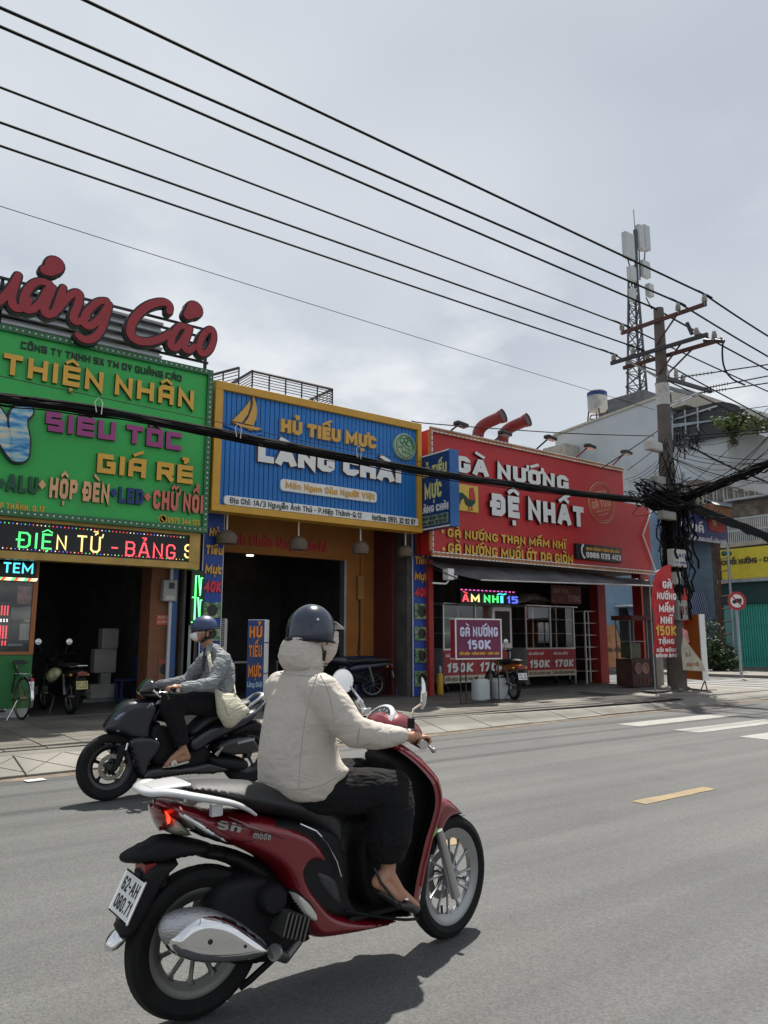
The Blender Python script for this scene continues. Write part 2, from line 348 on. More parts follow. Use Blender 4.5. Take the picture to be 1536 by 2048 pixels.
def ytext(s, px0, ytop, ybot, px1, Y, mat, parent, **k):
    a = onY(px0, ybot, Y); b = onY(px0, ytop, Y); c = onY(px1, ybot, Y)
    return text(s, (a.x, Y, a.z), (1, 0, 0), (0, 0, 1), (0, -1, 0), c.x-a.x, b.z-a.z, mat, parent, **k)
def R4(pxl, yt, yb, pxr, Y):   # x0,x1,z0,z1 of an upright rectangle on the plane y=Y
    a = onY(pxl, yt, Y); b = onY(pxl, yb, Y); c = onY(pxr, yb, Y); return a.x, c.x, b.z, a.z
# ================================================================ SETTING
def asphalt():
    m = bpy.data.materials.new('asphalt'); m.use_nodes = True; nt = m.node_tree; L = nt.links.new; b = nt.nodes['Principled BSDF']
    t = N(nt, 'ShaderNodeTexCoord')
    def nz(sc_, det, vec=None, **k):
        n = N(nt, 'ShaderNodeTexNoise'); n.inputs['Scale'].default_value = sc_; n.inputs['Detail'].default_value = det; L(vec or t.outputs['Object'], n.inputs[0]); return n.outputs[0]
    def ramp(src, p0, p1, c0, c1):
        r = N(nt, 'ShaderNodeValToRGB'); r.color_ramp.elements[0].position = p0; r.color_ramp.elements[1].position = p1
        r.color_ramp.elements[0].color = c0; r.color_ramp.elements[1].color = c1; L(src, r.inputs[0]); return r.outputs[0]
    def mix(a, bb, f, mode='MULTIPLY', fac=1.):
        x = N(nt, 'ShaderNodeMix', data_type='RGBA', blend_type=mode); x.inputs[0].default_value = fac
        if f is not None: L(f, x.inputs[0])
        L(a, x.inputs[6]); L(bb, x.inputs[7]); return x.outputs[2]
    g = lambda v: (v, v, v, 1)
    base = ramp(nz(.5, 6), .3, .75, (.084, .085, .083, 1), (.106, .107, .104, 1))
    vo = N(nt, 'ShaderNodeTexVoronoi'); vo.inputs['Scale'].default_value = 95; L(t.outputs['Object'], vo.inputs[0])
    agg = ramp(vo.outputs['Color'], .1, .9, g(.78), g(1.22)); c = mix(base, agg, None)
    wv = N(nt, 'ShaderNodeTexVoronoi'); wv.inputs['Scale'].default_value = 38; L(t.outputs['Object'], wv.inputs[0])
    sp = ramp(wv.outputs['Distance'], .045, .085, g(1.55), g(1.)); c = mix(c, sp, None)
    mp = N(nt, 'ShaderNodeMapping'); mp.inputs['Scale'].default_value = (.09, 2.2, 1); L(t.outputs['Object'], mp.inputs[0])
    st = ramp(nz(1.3, 5, mp.outputs[0]), .35, .62, g(.80), g(1.05)); c = mix(c, st, None)
    mp2 = N(nt, 'ShaderNodeMapping'); mp2.inputs['Scale'].default_value = (.05, 5.5, 1); L(t.outputs['Object'], mp2.inputs[0]); sx = N(nt, 'ShaderNodeSeparateXYZ'); L(t.outputs['Object'], sx.inputs[0]); mr_ = N(nt, 'ShaderNodeMapRange'); mr_.inputs[1].default_value = 6.6; mr_.inputs[2].default_value = 8.4; L(sx.outputs[1], mr_.inputs[0])
    s2 = ramp(nz(1.6, 4, mp2.outputs[0]), .40, .56, g(.72), g(1.12)); x2 = N(nt, 'ShaderNodeMix', data_type='RGBA', blend_type='MULTIPLY'); L(mr_.outputs[0], x2.inputs[0]); L(c, x2.inputs[6]); L(s2, x2.inputs[7]); c = x2.outputs[2]
    dk = ramp(nz(.9, 8), .62, .72, g(1.), g(.86)); c = mix(c, dk, None)
    L(c, b.inputs['Base Color']); b.inputs['Roughness'].default_value = .82
    bp = N(nt, 'ShaderNodeBump'); bp.inputs['Strength'].default_value = .55; bp.inputs['Distance'].default_value = .006; L(vo.outputs['Distance'], bp.inputs['Height']); L(bp.outputs[0], b.inputs['Normal'])
    return m
ASPH = asphalt()
CONC = M('pavement concrete', (.20, .188, .165), .85, var=.22, vs_=1.4, bump=.4, bs=60, dirt=(.12, .10, .085), dscale=.9)
def tile_mat():
    m = bpy.data.materials.new('paver'); m.use_nodes = True; nt = m.node_tree; L = nt.links.new; b = nt.nodes['Principled BSDF']
    g = N(nt, 'ShaderNodeNewGeometry'); n = N(nt, 'ShaderNodeTexNoise'); n.inputs['Scale'].default_value = .9; n.inputs['Detail'].default_value = 8; L(g.outputs['Position'], n.inputs[0])
    r = N(nt, 'ShaderNodeValToRGB'); r.color_ramp.elements[0].position = .35; r.color_ramp.elements[1].position = .7
    r.color_ramp.elements[0].color = (.125, .115, .10, 1); r.color_ramp.elements[1].color = (.235, .215, .185, 1); L(n.outputs[0], r.inputs[0])
    oi = N(nt, 'ShaderNodeObjectInfo'); rr = N(nt, 'ShaderNodeMapRange'); rr.inputs[3].default_value = .86; rr.inputs[4].default_value = 1.12; L(oi.outputs['Random'], rr.inputs[0])
    mx = N(nt, 'ShaderNodeMix', data_type='RGBA', blend_type='MULTIPLY'); mx.inputs[0].default_value = 1; L(r.outputs[0], mx.inputs[6]); L(rr.outputs[0], mx.inputs[7])
    t = N(nt, 'ShaderNodeTexCoord'); br = N(nt, 'ShaderNodeTexBrick'); br.inputs['Scale'].default_value = 11; br.inputs['Mortar Size'].default_value = .05; br.inputs['Brick Width'].default_value = .9; br.inputs['Row Height'].default_value = .45
    br.inputs['Color1'].default_value = (1, 1, 1, 1); br.inputs['Color2'].default_value = (.92, .92, .92, 1); br.inputs['Mortar'].default_value = (.5, .47, .43, 1); L(t.outputs['Object'], br.inputs[0])
    m2 = N(nt, 'ShaderNodeMix', data_type='RGBA', blend_type='MULTIPLY'); m2.inputs[0].default_value = 1; L(mx.outputs[2], m2.inputs[6]); L(br.outputs[0], m2.inputs[7]); L(m2.outputs[2], b.inputs[0])
    b.inputs['Roughness'].default_value = .85
    bp = N(nt, 'ShaderNodeBump'); bp.inputs['Strength'].default_value = .5; bp.inputs['Distance'].default_value = .004; L(br.outputs['Fac'], bp.inputs['Height']); bp.invert = True; L(bp.outputs[0], b.inputs['Normal'])
    return m
TILE = tile_mat()
PAINTW = M('road paint white', (.30, .295, .275), .8, var=.1, bump=.3, bs=90, dirt=(.15, .15, .14), dscale=6)
PAINTY = M('road paint yellow', (.25, .19, .10), .8, var=.15, bump=.3, bs=90, dirt=(.17, .15, .12), dscale=7)
g_ = MB(); g_.quad((-400, -300, 0), (900, -300, 0), (900, 900, 0), (-400, 900, 0)); road = g_.put('road', ASPH, kind='structure')
def mark(name, x0, x1, y0, y1, mat, sk=0.):
    n = 8; mb = MB(); top = []; bot = []
    for i in range(n+1):
        u = i/n; x = x0+(x1-x0)*u; top.append((x+sk, y1+random.uniform(-.012, .012), .004)); bot.append((x, y0+random.uniform(-.012, .012), .004))
    mb.add(bot+top, [(i, i+1, n+2+i, n+1+i) for i in range(n)]); return mb.put(name, mat, road, kind='structure')
p = onZ(1255, 1602); q = onZ(1418, 1574)
mark('lane_dash', p.x, 7.02, 4.16, 4.30, PAINTY)
q = onZ(922, 1672); mark('lane_dash', q.x-1.1, q.x, 4.16, 4.30, PAINTY)
mark('lane_dash', p.x+3.6, 7.02+3.6, 4.1, 4.24, PAINTY)
for y in (8.0, 6.95, 5.9, 4.85, 2.7, 1.6): mark('crossing_stripe', 11.0, 14.1, y-.22, y+.22, PAINTW)
for i in range(8): mark('crossing_stripe', 20.3+i*1.02, 20.75+i*1.02, 11.3, 15.2, PAINTW)
# pavement slab and pavers
def kerby(x): return 8.72+.052*(x-1.7) if x < 12 else 9.26+.02*(x-12)
mb = MB(); xs = [-14+i*.5 for i in range(68)]      # up to 19.5
pts = [(x, kerby(x)+.68) for x in xs]+[(19.9, 9.95), (20.2, 10.5), (20.3, 11.2), (20.3, 30), (-14, 30)]
mb.prism([(x, y, .135) for x, y in pts][::-1], (0, 0, -.3)); pav = mb.put('pavement', CONC, kind='structure')
MB().bx(.6, 15.4, 9.72, 9.72+8*.46, .134, .1375).put('bedding', M('dark bedding', (.045, .04, .035), .95), pav); k = .46; proto = None
for iy in range(8):
    for ix in range(36):
        x = .6+ix*k; y = 9.72+iy*k+.0
        if x > 15.2-(7-iy)*.35+random.uniform(-.4, .4): continue
        if proto is None:
            t_ = MB(); t_.bx(x+.008, x+k-.008, y+.008, y+k-.008, .132, .149); proto = t_.put('paver', TILE, pav); me = proto.data
            for v in me.vertices: v.co -= V((x, y, .14))-root_org(pav)
            proto.location = V((x, y, .14))-root_org(pav)
        else:
            o = proto.copy(); sc.collection.objects.link(o); o.location = V((x, y, .14+random.uniform(-.0025, .0025)))-root_org(pav); o.rotation_euler = (random.uniform(-.006, .006), random.uniform(-.006, .006), 0)
GROOVE = M('dark joint', (.05, .045, .04), .9)
for i in range(-6, 25):
    x = i*1.0-1; x1 = x+.985
    if x1 > 20: break
    y0 = kerby(x); y1 = kerby(x1); dz = random.uniform(-.008, .01)
    mb = MB(); mb.add([(x, y0, .0), (x1, y1, .0), (x1, y1, .02+dz), (x1, y1+.62, .14), (x, y0+.62, .14), (x, y0, .02+dz), (x, y0+.7, .14), (x1, y1+.7, .14), (x, y0+.7, -.05), (x1, y1+.7, -.05)],
                      [(0, 1, 2, 5), (5, 2, 3, 4), (4, 3, 7, 6), (0, 5, 4, 6, 8), (1, 9, 7, 3, 2), (6, 7, 9, 8), (0, 8, 9, 1)])
    ks = mb.put('kerb_stone', CONC, pav, bevel=.008)
    if x < 5:
        gm = MB()
        for q in range(2):
            for d in (1, -1):
                a0 = x+.02+q*.5; a1 = a0+.48
                if d < 0: a0, a1 = a1, a0
                def sp(u, vv): yy = kerby(u)+.62*vv; return V((u, yy, .02+dz+(.12-dz)*vv+.0015))
                gm.path([sp(a0, .08), sp(a1, .95)], .0035, 4)
        gm.put('joint', GROOVE, ks)
mb = MB(); mb.bx(-9, 20, kerby(5)-.28, kerby(5)-.02, .002, .006)
mb = MB(); n = 60; a_ = []; b_ = []
for i in range(n): x = -7+27*i/(n-1); a_.append((x, kerby(x)-.22+random.uniform(-.07, .05), .003)); b_.append((x, kerby(x)+.002, .003))
mb.add(a_+b_, [(i, i+1, n+i+1, n+i) for i in range(n-1)]); mb.put('gutter_dirt', M('gutter dirt', (.15, .12, .09), .95, var=.4, vs_=5, bump=.5, bs=50, dirt=(.09, .07, .055), dscale=3), road, kind='structure')
# far pavement across the side street
mb = MB(); mb.prism([(x, y, .11) for x, y in [(28.2, 14.2), (28.0, 15.2), (28.0, 60), (80, 60), (80, 10), (60, 11.), (31, 13.0), (29, 13.5)]], (0, 0, -.3)); mb.put('far_pavement', CONC, kind='structure')

# ================================================================ SHOP BUILDINGS
YS = 13.0
def flat(name, c, **k): k.setdefault('rough', .55); return M(name, c, **k)
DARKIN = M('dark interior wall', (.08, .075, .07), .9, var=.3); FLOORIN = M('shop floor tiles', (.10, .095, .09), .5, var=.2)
BLACK = M('black metal', (.018, .018, .02), .45); GREYMET = M('grey metal', (.30, .31, .32), .45, .6, var=.2); STEEL = M('stainless steel', (.62, .62, .60), .3, .45, var=.15)
GREENP = M('green sign panel', (.028, .42, .075), .42, var=.06, vs_=1.2, dirt=(.028, .29, .065), dscale=.5); GREEND = M('green sign frame', (.03, .15, .06), .5)
REDL = M('crimson letter face', (.33, .022, .03), .4, var=.1); YEL = M('yellow letter face', (.72, .40, .05), .42, var=.07); YELD = M('letter side dark', (.05, .035, .02), .6)
MAG = M('magenta letter face', (.33, .04, .20), .42, var=.06); DKG = M('dark green letter face', (.01, .09, .04), .5); NAVY = M('navy letter face', (.012, .035, .17), .5); CORAL = M('coral letter face', (.62, .16, .11), .5); PEACH = M('peach letter face', (.75, .42, .20), .5)
WHITE = M('white letter face', (.78, .78, .76), .4, var=.04); BLKL = M('black letter', (.015, .02, .018), .5)
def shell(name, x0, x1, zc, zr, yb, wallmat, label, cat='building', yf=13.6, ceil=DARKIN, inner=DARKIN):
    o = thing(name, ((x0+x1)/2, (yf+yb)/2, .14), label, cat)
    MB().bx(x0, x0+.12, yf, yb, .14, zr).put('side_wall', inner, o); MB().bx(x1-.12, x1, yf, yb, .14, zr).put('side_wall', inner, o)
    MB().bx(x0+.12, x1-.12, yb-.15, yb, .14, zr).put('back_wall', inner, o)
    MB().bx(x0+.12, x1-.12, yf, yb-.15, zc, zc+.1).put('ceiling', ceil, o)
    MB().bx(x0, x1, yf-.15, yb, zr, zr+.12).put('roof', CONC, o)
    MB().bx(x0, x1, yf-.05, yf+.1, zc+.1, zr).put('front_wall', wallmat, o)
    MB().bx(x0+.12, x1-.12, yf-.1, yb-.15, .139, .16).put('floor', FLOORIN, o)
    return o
PLAST = M('old cream plaster', (.42, .38, .32), .85, var=.15, dirt=(.25, .2, .16))
BROWNW = M('brown painted wall', (.19, .075, .035), .7, var=.15); ORANW = M('orange wall paint', (.34, .13, .02), .7, var=.12, dirt=(.3, .13, .03)); MAROON = M('maroon painted wall', (.10, .018, .018), .7)
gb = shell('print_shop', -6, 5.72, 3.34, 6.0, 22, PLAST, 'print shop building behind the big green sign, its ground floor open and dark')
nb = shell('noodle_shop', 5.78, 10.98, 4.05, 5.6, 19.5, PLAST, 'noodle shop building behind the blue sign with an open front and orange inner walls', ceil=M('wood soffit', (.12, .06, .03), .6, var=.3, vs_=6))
rb = thing('chicken_shop', (15, 16, .14), 'red grilled chicken shop building with an open front on the street corner', 'building')
REDP = M('red sign panel', (.50, .018, .02), .45, var=.08, vs_=1.5, dirt=(.42, .016, .018), dscale=.7); REDC = M('red painted column', (.33, .025, .02), .5, var=.1)
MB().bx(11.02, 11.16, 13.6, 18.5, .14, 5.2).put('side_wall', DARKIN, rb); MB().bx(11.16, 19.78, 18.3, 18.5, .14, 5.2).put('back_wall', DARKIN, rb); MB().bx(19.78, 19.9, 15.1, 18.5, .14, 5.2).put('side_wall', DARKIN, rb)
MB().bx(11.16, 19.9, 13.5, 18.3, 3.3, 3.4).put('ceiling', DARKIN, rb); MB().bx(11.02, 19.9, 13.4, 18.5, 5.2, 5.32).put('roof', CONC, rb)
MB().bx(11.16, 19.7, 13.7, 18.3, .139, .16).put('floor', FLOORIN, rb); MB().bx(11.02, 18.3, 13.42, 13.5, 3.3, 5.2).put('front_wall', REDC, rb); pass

# ---------------------------------------------------------------- green sign
x0, x1, z0, z1 = R4(0, 640, 1018, 425, YS); x0 = -1.8; z1 = onY(425, 742, YS).z; z0 = onY(413, 1066, YS).z; x1 = 5.74
gs = thing('green_sign', ((x0+x1)/2, YS+.1, z0), 'large green sign board with raised yellow and magenta letters and a bulb border', 'sign')
MB().bx(x0+.1, x1-.1, YS+.03, YS+.3, z0+.1, z1-.1).put('board', GREENP, gs)
fm = MB(); fm.bx(x0, x1, YS-.03, YS+.32, z1-.1, z1); fm.bx(x0, x1, YS-.03, YS+.32, z0, z0+.1); fm.bx(x1-.1, x1, YS-.03, YS+.32, z0+.1, z1-.1); fm.put('frame', GREEND, gs)
bl = MB()
def bulbs(xa, za, xb, zb, step=.095, r=.017):
    n = int(math.hypot(xb-xa, zb-za)/step)
    for i in range(n+1): u = i/n; bl.ell((xa+(xb-xa)*u, YS-.035, za+(zb-za)*u), (r, r, r), 6, 4)
bulbs(x0, z1-.05, x1-.05, z1-.05); bulbs(x0, z0+.05, x1-.05, z0+.05); bulbs(x1-.05, z0+.05, x1-.05, z1-.05)
bl.put('bulbs', M('frosted bulb', (.75, .75, .7), .3), gs, kind='stuff')
Yt = YS+.03; yy = (YEL, YELD)
def gt(s, *a, **k): return ytext(s, *a[:4], Yt, a[4], gs, **k)
gt('CÔNG TY TNHH SX TM DV QUẢNG CÁO', 41, 683, 697, 365, BLKL, font=SQR, t=.2, depth=.02, per=False, name='lettering', gap=.22)
gt('THIỆN NHÂN', 3, 707, 749, 387, yy, font=SQR, t=.24, depth=.07, gap=.26)
gt('SIÊU TỐC', 88, 823, 862, 362, (MAG, YELD), font=SQR, t=.27, depth=.07, gap=.2)
gt('GIÁ RẺ', 191, 907, 946, 383, yy, font=SQR, t=.26, depth=.07, gap=.2)
gt('ALU', 10, 948, 983, 74, (DKG, BLKL), font=PNT, t=.27, depth=.06); gt('HỘP ĐÈN', 96, 955, 996, 216, (PEACH, YELD), font=PNT, t=.25, depth=.06)
gt('LED', 235, 974, 1006, 284, (NAVY, BLKL), font=PNT, t=.26, depth=.06); gt('CHỮ NỔI', 303, 980, 1018, 403, (CORAL, YELD), font=PNT, t=.26, depth=.06)
for px, py, m in ((2, 967, DKG), (83, 970, PEACH), (226, 986, NAVY), (293, 994, CORAL), ):
    c = onY(px, py, Yt); MB().prism([(c.x-.06, Yt, c.z), (c.x, Yt, c.z-.08), (c.x+.06, Yt, c.z), (c.x, Yt, c.z+.08)], (0, -.05, 0)).put('diamond', m, gs)
gt('P THÀNH, Q.12', 0, 1005, 1017, 89, YEL, font=PNT, t=.22, depth=.015, per=False, name='lettering', gap=.22)
gt('0975 344 126', 335, 1034, 1046, 399, YEL, font=UPC, t=.2, depth=.015, per=False, name='lettering', gap=.2)
c = onY(325, 1038, Yt); a = MB().lathe((c.x, Yt, c.z), (0, -1, 0), [(.075, 0), (.075, .015), (.06, .015), (.06, 0)], 20); a.path([(c.x-.025, Yt-.012, c.z+.035), (c.x-.028, Yt-.012, c.z), (c.x+.025, Yt-.012, c.z-.035)], .012, 6); a.put('phone_mark', YEL, gs)
# script letter N filled with a painted seascape
SEA = bpy.data.materials.new('painted letter print'); SEA.use_nodes = True; nt = SEA.node_tree; t = N(nt, 'ShaderNodeTexCoord'); mp = N(nt, 'ShaderNodeMapping'); mp.inputs['Scale'].default_value = (1, 1, 4); mp.inputs['Rotation'].default_value = (0, .3, 0)
nn = N(nt, 'ShaderNodeTexNoise'); nn.inputs['Scale'].default_value = 2.6; nn.inputs['Detail'].default_value = 7; nt.links.new(t.outputs['Object'], mp.inputs[0]); nt.links.new(mp.outputs[0], nn.inputs[0])
r = N(nt, 'ShaderNodeValToRGB'); cr = r.color_ramp; cr.elements[0].position = .25; cr.elements[0].color = (.01, .05, .2, 1); cr.elements[1].position = .75; cr.elements[1].color = (.65, .55, .3, 1)
for pz, cc in ((.42, (.03, .22, .5, 1)), (.52, (.25, .5, .6, 1)), (.62, (.6, .6, .5, 1))): e = cr.elements.new(pz); e.color = cc
nt.links.new(nn.outputs[0], r.inputs[0]); nt.links.new(r.outputs[0], nt.nodes['Principled BSDF'].inputs[0])
def brush(pp, hw, Y, mat, parent, name='letter', depth=.1, edge=.03, closed=False, width=None, sm=3, emat=None):
    P = [V((onY(a, b, Y).x, onY(a, b, Y).z)) for a, b in pp]; P = chaikin(P, sm-1, closed); n = len(P)
    for lay, (ex, d0, d1, m) in enumerate(((edge, .0, depth*.8, emat or BLKL), (0, depth*.8-.01, depth, mat))):
        mb = MB(); e_ = 0.; g = lambda p, y: V((p.x, Y-y, p.y)); hs = [(width(i/(n-1)) if width else 1)*hw+ex for i in range(n)]
        for i in range(n):
            e_ += .00013; D_ = d1+e_; c_ = [P[i]+V((math.cos(k/16*6.2832), math.sin(k/16*6.2832)))*hs[i] for k in range(16)]
            mb.add([g(q, D_) for q in c_]+[g(q, d0) for q in c_], [tuple(range(16))]+[(k, (k+1) % 16, 16+(k+1) % 16, 16+k) for k in range(16)])
            if i == n-1 and not closed: break
            j = (i+1) % n; d = (P[j]-P[i]).normalized(); nr = V((-d.y, d.x)); e_ += .00013; D_ = d1+e_; q_ = [P[i]+nr*hs[i], P[j]+nr*hs[j], P[j]-nr*hs[j], P[i]-nr*hs[i]]
            mb.add([g(q, D_) for q in q_]+[g(q, d0) for q in q_], [(0, 1, 2, 3), (0, 4, 5, 1), (2, 6, 7, 3)])
        if lay == 0: o = mb.put(name, m, parent)
        else: mb.put(name+'_face', m, o)
Zs = lambda L_: [(a/3.49, 500+b/3.49) for a, b in L_]
brush(Zs([(-110, 1120), (-50, 1150), (10, 1260), (60, 1370), (110, 1440)]), .15, Yt, SEA, gs, edge=.03, width=lambda u: 1-.25*u); brush(Zs([(130, 1430), (140, 1330), (115, 1230), (120, 1160), (160, 1130)]), .13, Yt-.02, SEA, gs, edge=.03)
# rooftop script letters on a rail frame
rs_ = thing('rooftop_lettering', (2.5, YS+.1, 6.4), 'crimson script letters on a black rail frame above the green sign', 'sign')
Yl = YS-.02; J = .056
for k, L_ in enumerate(([(-75, 150), (-110, 300), (-80, 390), (-20, 390), (60, 300), (110, 200)], [(115, 200), (60, 350), (80, 430), (150, 430), (190, 370)],
          [(330, 260), (250, 235), (170, 300), (140, 400), (175, 450), (250, 420), (320, 290)], [(355, 285), (300, 400), (290, 460), (340, 480), (410, 400)],
          [(425, 285), (390, 400), (360, 470)], [(390, 440), (470, 330), (540, 315), (530, 400), (485, 500), (520, 530), (590, 490)],
          [(725, 375), (660, 380), (580, 460), (560, 530), (610, 560), (690, 490), (735, 400)], [(745, 400), (700, 560), (640, 640), (570, 650), (525, 615)],
          [(1160, 450), (1165, 400), (1110, 378), (1000, 410), (910, 500), (880, 590), (920, 650), (1020, 665), (1120, 630), (1160, 600)],
          [(1275, 555), (1225, 545), (1175, 620), (1165, 690), (1210, 710), (1270, 620), (1290, 570)], [(1305, 565), (1255, 690), (1290, 725), (1340, 690)])):
    brush(Zs(L_), J*(1.05 if k != 8 else 1.2), Yl-k*.002, REDL, rs_, depth=.16, edge=.03, width=(lambda u: .8+.3*math.sin(math.pi*u)))
brush(Zs([(1440, 570), (1390, 610), (1360, 700), (1385, 750), (1440, 720), (1470, 640), (1465, 580)]), J*1.0, Yl-.03, REDL, rs_, depth=.16, closed=True)
brush(Zs([(295, 165), (340, 165), (365, 130)]), .115, Yl, REDL, rs_, width=lambda u: .6+.7*u, depth=.16); brush(Zs([(1285, 475), (1335, 435)]), .12, Yl, REDL, rs_, width=lambda u: .6+.7*u, depth=.16)
fr = lambda: MB()
zb = onY(425, 735, YS).z; zt = onY(425, 668, YS+.15).z+.0
for i in range(5):
    z = zb+.12+i*(zt+.05-zb-.12)/4*1.0; MB().bx(-1.5, 5.7, YS+.13, YS+.17, z-.02, z+.02).put('rail', BLACK, rs_)
for x in (-.9, .6, 2.1, 3.6, 5.66): MB().bx(x-.025, x+.025, YS+.17, YS+.22, zb-.1, zt+.07).put('post', BLACK, rs_)
for (px, py0, py1) in ((90, 548, 560), (366, 638, 652)): a = onY(px, py0, Yl); MB().tube((a.x, Yl-.05, a.z-.25), (a.x, Yl-.05, a.z), .015).put('stay', BLACK, rs_)
ROOFG = M('grey roof sheet', (.25, .26, .27), .6, .2, var=.15)
def corrug(name, p0, p1, dn, n, amp, mat, parent, up):   # corrugated sheet from p0..p1, slope vector dn
    p0, p1, dn, up = V(p0), V(p1), V(dn), V(up); mb = MB(); vs = []
    for i in range(n+1):
        o_ = p0.lerp(p1, i/n)+up*(amp if i % 2 else 0); vs += [o_, o_+dn]
    mb.add(vs, [(2*i, 2*i+1, 2*i+3, 2*i+2) for i in range(n)]); return mb.put(name, mat, parent, ang=20)
za_ = onY(240, 624, 15.1).z; MB().bx(-4, 5.5, 15.2, 21.8, 6.12, za_).put('attic_wall', ROOFG, gb)
for i in range(10): MB().bx(-4, 5.52, 15.1, 15.2, 6.3+i*(za_-6.35)/9, 6.35+i*(za_-6.35)/9).put('louvre', GREYMET, gb)

# ---------------------------------------------------------------- LED board below the green sign
def led_mat(name, cols, bgc=(.006, .006, .008), dens=55, strength=.9):
    return M(name, cols, .4, emis=tuple(cols)+(strength,), var=0)
LG = led_mat('green diodes', (.08, .85, .2)); LY = led_mat('yellow diodes', (.85, .7, .25)); LR = led_mat('red diodes', (.9, .08, .1)); LC = led_mat('cyan diodes', (.1, .75, .9)); LB = led_mat('blue diodes', (.1, .15, .95)); LWt = led_mat('white diodes', (.9, .85, .8)); LM = led_mat('pink diodes', (.8, .1, .5))
SCR = M('unlit screen', (.012, .012, .013), .35, spec=.4); GOLD = M('gold trim', (.42, .27, .07), .4, .3, var=.2)
YL = 13.12
a = onY(0, 1038, YL); b = onY(0, 1115, YL); c = onY(400, 1075, YL)
lz1 = onY(390, 1072, YL).z; lz0 = onY(390, 1125, YL).z
lb = thing('led_board', (3.5, YL, lz0), 'long LED board with green, yellow and red letters under the green sign', 'sign')
MB().bx(-1.5, c.x-.2, YL+.02, YL+.22, lz0, lz1).put('screen', SCR, lb)
MB().bx(-1.5, c.x, YL-.02, YL+.24, lz0-.12, lz0-.003).put('frame', GOLD, lb); MB().bx(c.x-.2, c.x, YL-.02, YL+.24, lz0-.001, lz1).put('frame_end', GOLD, lb); MB().bx(-1.5, c.x, YL-.02, YL+.24, lz1+.002, lz1+.13).put('soffit_trim', GOLD, lb)
def lt(s, pa, yt, yb, pb, m, **k): return ytext(s, pa, yt, yb, pb, YL+.02, m, lb, t=.11, depth=.008, per=True, name='led_letter', gap=.24, **k)
lt('ĐIỆ', 35, 1063, 1095, 103, LG); lt('N', 112, 1070, 1099, 132, LY); lt('TỬ', 153, 1070, 1103, 200, LY); lt('BẢNG', 250, 1082, 1112, 350, LR); lt('S', 368, 1088, 1116, 384, LY); lt('-', 222, 1080, 1108, 235, LR)
dots = {m.name: (MB(), m) for m in (LG, LY, LR, LB, LWt)}
for i in range(110):
    for z in (lz1-.04, lz0+.04):
        x = -1.2+i*(c.x-.25+1.2)/110; m = random.choice([LG, LY, LR, LB, LWt, LR]); dots[m.name][0].bx(x, x+.014, YL+.012, YL+.02, z-.008, z+.008)
for nm, (mb, m) in dots.items(): mb.put('border_diodes', m, lb, kind='stuff')

# ---------------------------------------------------------------- print shop front: counter, pillar, lamps
YG = 13.7
def gp(x): return x
# left glazed counter with green base
a = onY(0, 1325, YG); X_c = onY(66, 1305, YG).x
cn = thing('glass_counter', (1.6, YG+.4, .16), 'glazed shop counter with a green base and orange frame, posters stuck inside the glass', 'counter')
zc_ = onY(66, 1303, YG).z; zt_ = onY(73, 1165, YG).z; ORF = M('orange frame', (.36, .13, .04), .5)
MB().bx(-1.5, X_c, YG, YG+.9, .3, zc_-.05).put('base', M('green counter board', (.02, .17, .04), .5, dirt=(.02, .12, .04)), cn, bevel=.005); MB().bx(-1.5, X_c, YG+.01, YG+.9, .16, .298).put('plinth', M('pale plinth', (.4, .42, .4), .7, dirt=(.2, .2, .2)), cn)
GLASS = M('window glass', (.9, .95, .95), .03, trans=1., var=0, spec=.5)
MB().bx(-1.5, X_c, YG-.02, YG+.06, zc_-.048, zc_).put('frame_bottom', ORF, cn); MB().bx(X_c-.07, X_c, YG-.02, YG+.06, zc_+.002, zt_+.6).put('frame_side', ORF, cn); MB().bx(-1.5, X_c-.072, YG-.02, YG+.06, zt_, zt_+.07).put('frame_top', ORF, cn)
MB().bx(-1.5, X_c-.072, YG+.015, YG+.025, zc_+.002, zt_-.002).put('pane', GLASS, cn)
MB().bx(-1.5, X_c-.1, YG+.3, YG+.8, 1.28, 1.32).put('shelf', GREYMET, cn)
PAP = M('paper notice', (.5, .49, .45), .8, var=.1); PINKP = M('faded poster', (.42, .2, .19), .8, var=.5, vs_=9)
def pan(name, pa, yt, yb, pb, Y, mat, parent, th=.012):
    q = R4(pa, yt, yb, pb, Y); return MB().bx(q[0], q[1], Y-th, Y, q[2], q[3]).put(name, mat, parent)
pan('poster', 36, 1172, 1208, 70, YG+.06, PINKP, cn); pan('notice', 40, 1247, 1280, 64, YG+.06, PAP, cn)
pr = thing('label_printer', (2, YG+.5, 1.32), 'white machine with two rolls on the shelf inside the glazed counter', 'machine')
q = R4(15, 1212, 1245, 66, YG+.35); PLW = M('off white plastic', (.5, .49, .44), .5)
MB().bx(q[0]+.25, q[1], YG+.35, YG+.65, q[2], q[3]).put('body', PLW, pr, bevel=.03); MB().lathe((q[0]+.2, YG+.4, q[3]-.12), (1, 0, 0), [(.11, -.15), (.11, .15)], 20).put('roll', PAP, pr)
for i in range(2):
    mb = MB(); mb.ell((1.78+i*.2, YG+.25, zc_+.12), (.09, .09, .09), 14, 8); tag(mb.put('white_ball', PLW), 'round white %s lamp ball on the counter ledge behind the glass' % ('left' if i == 0 else 'right'), 'lamp ball')
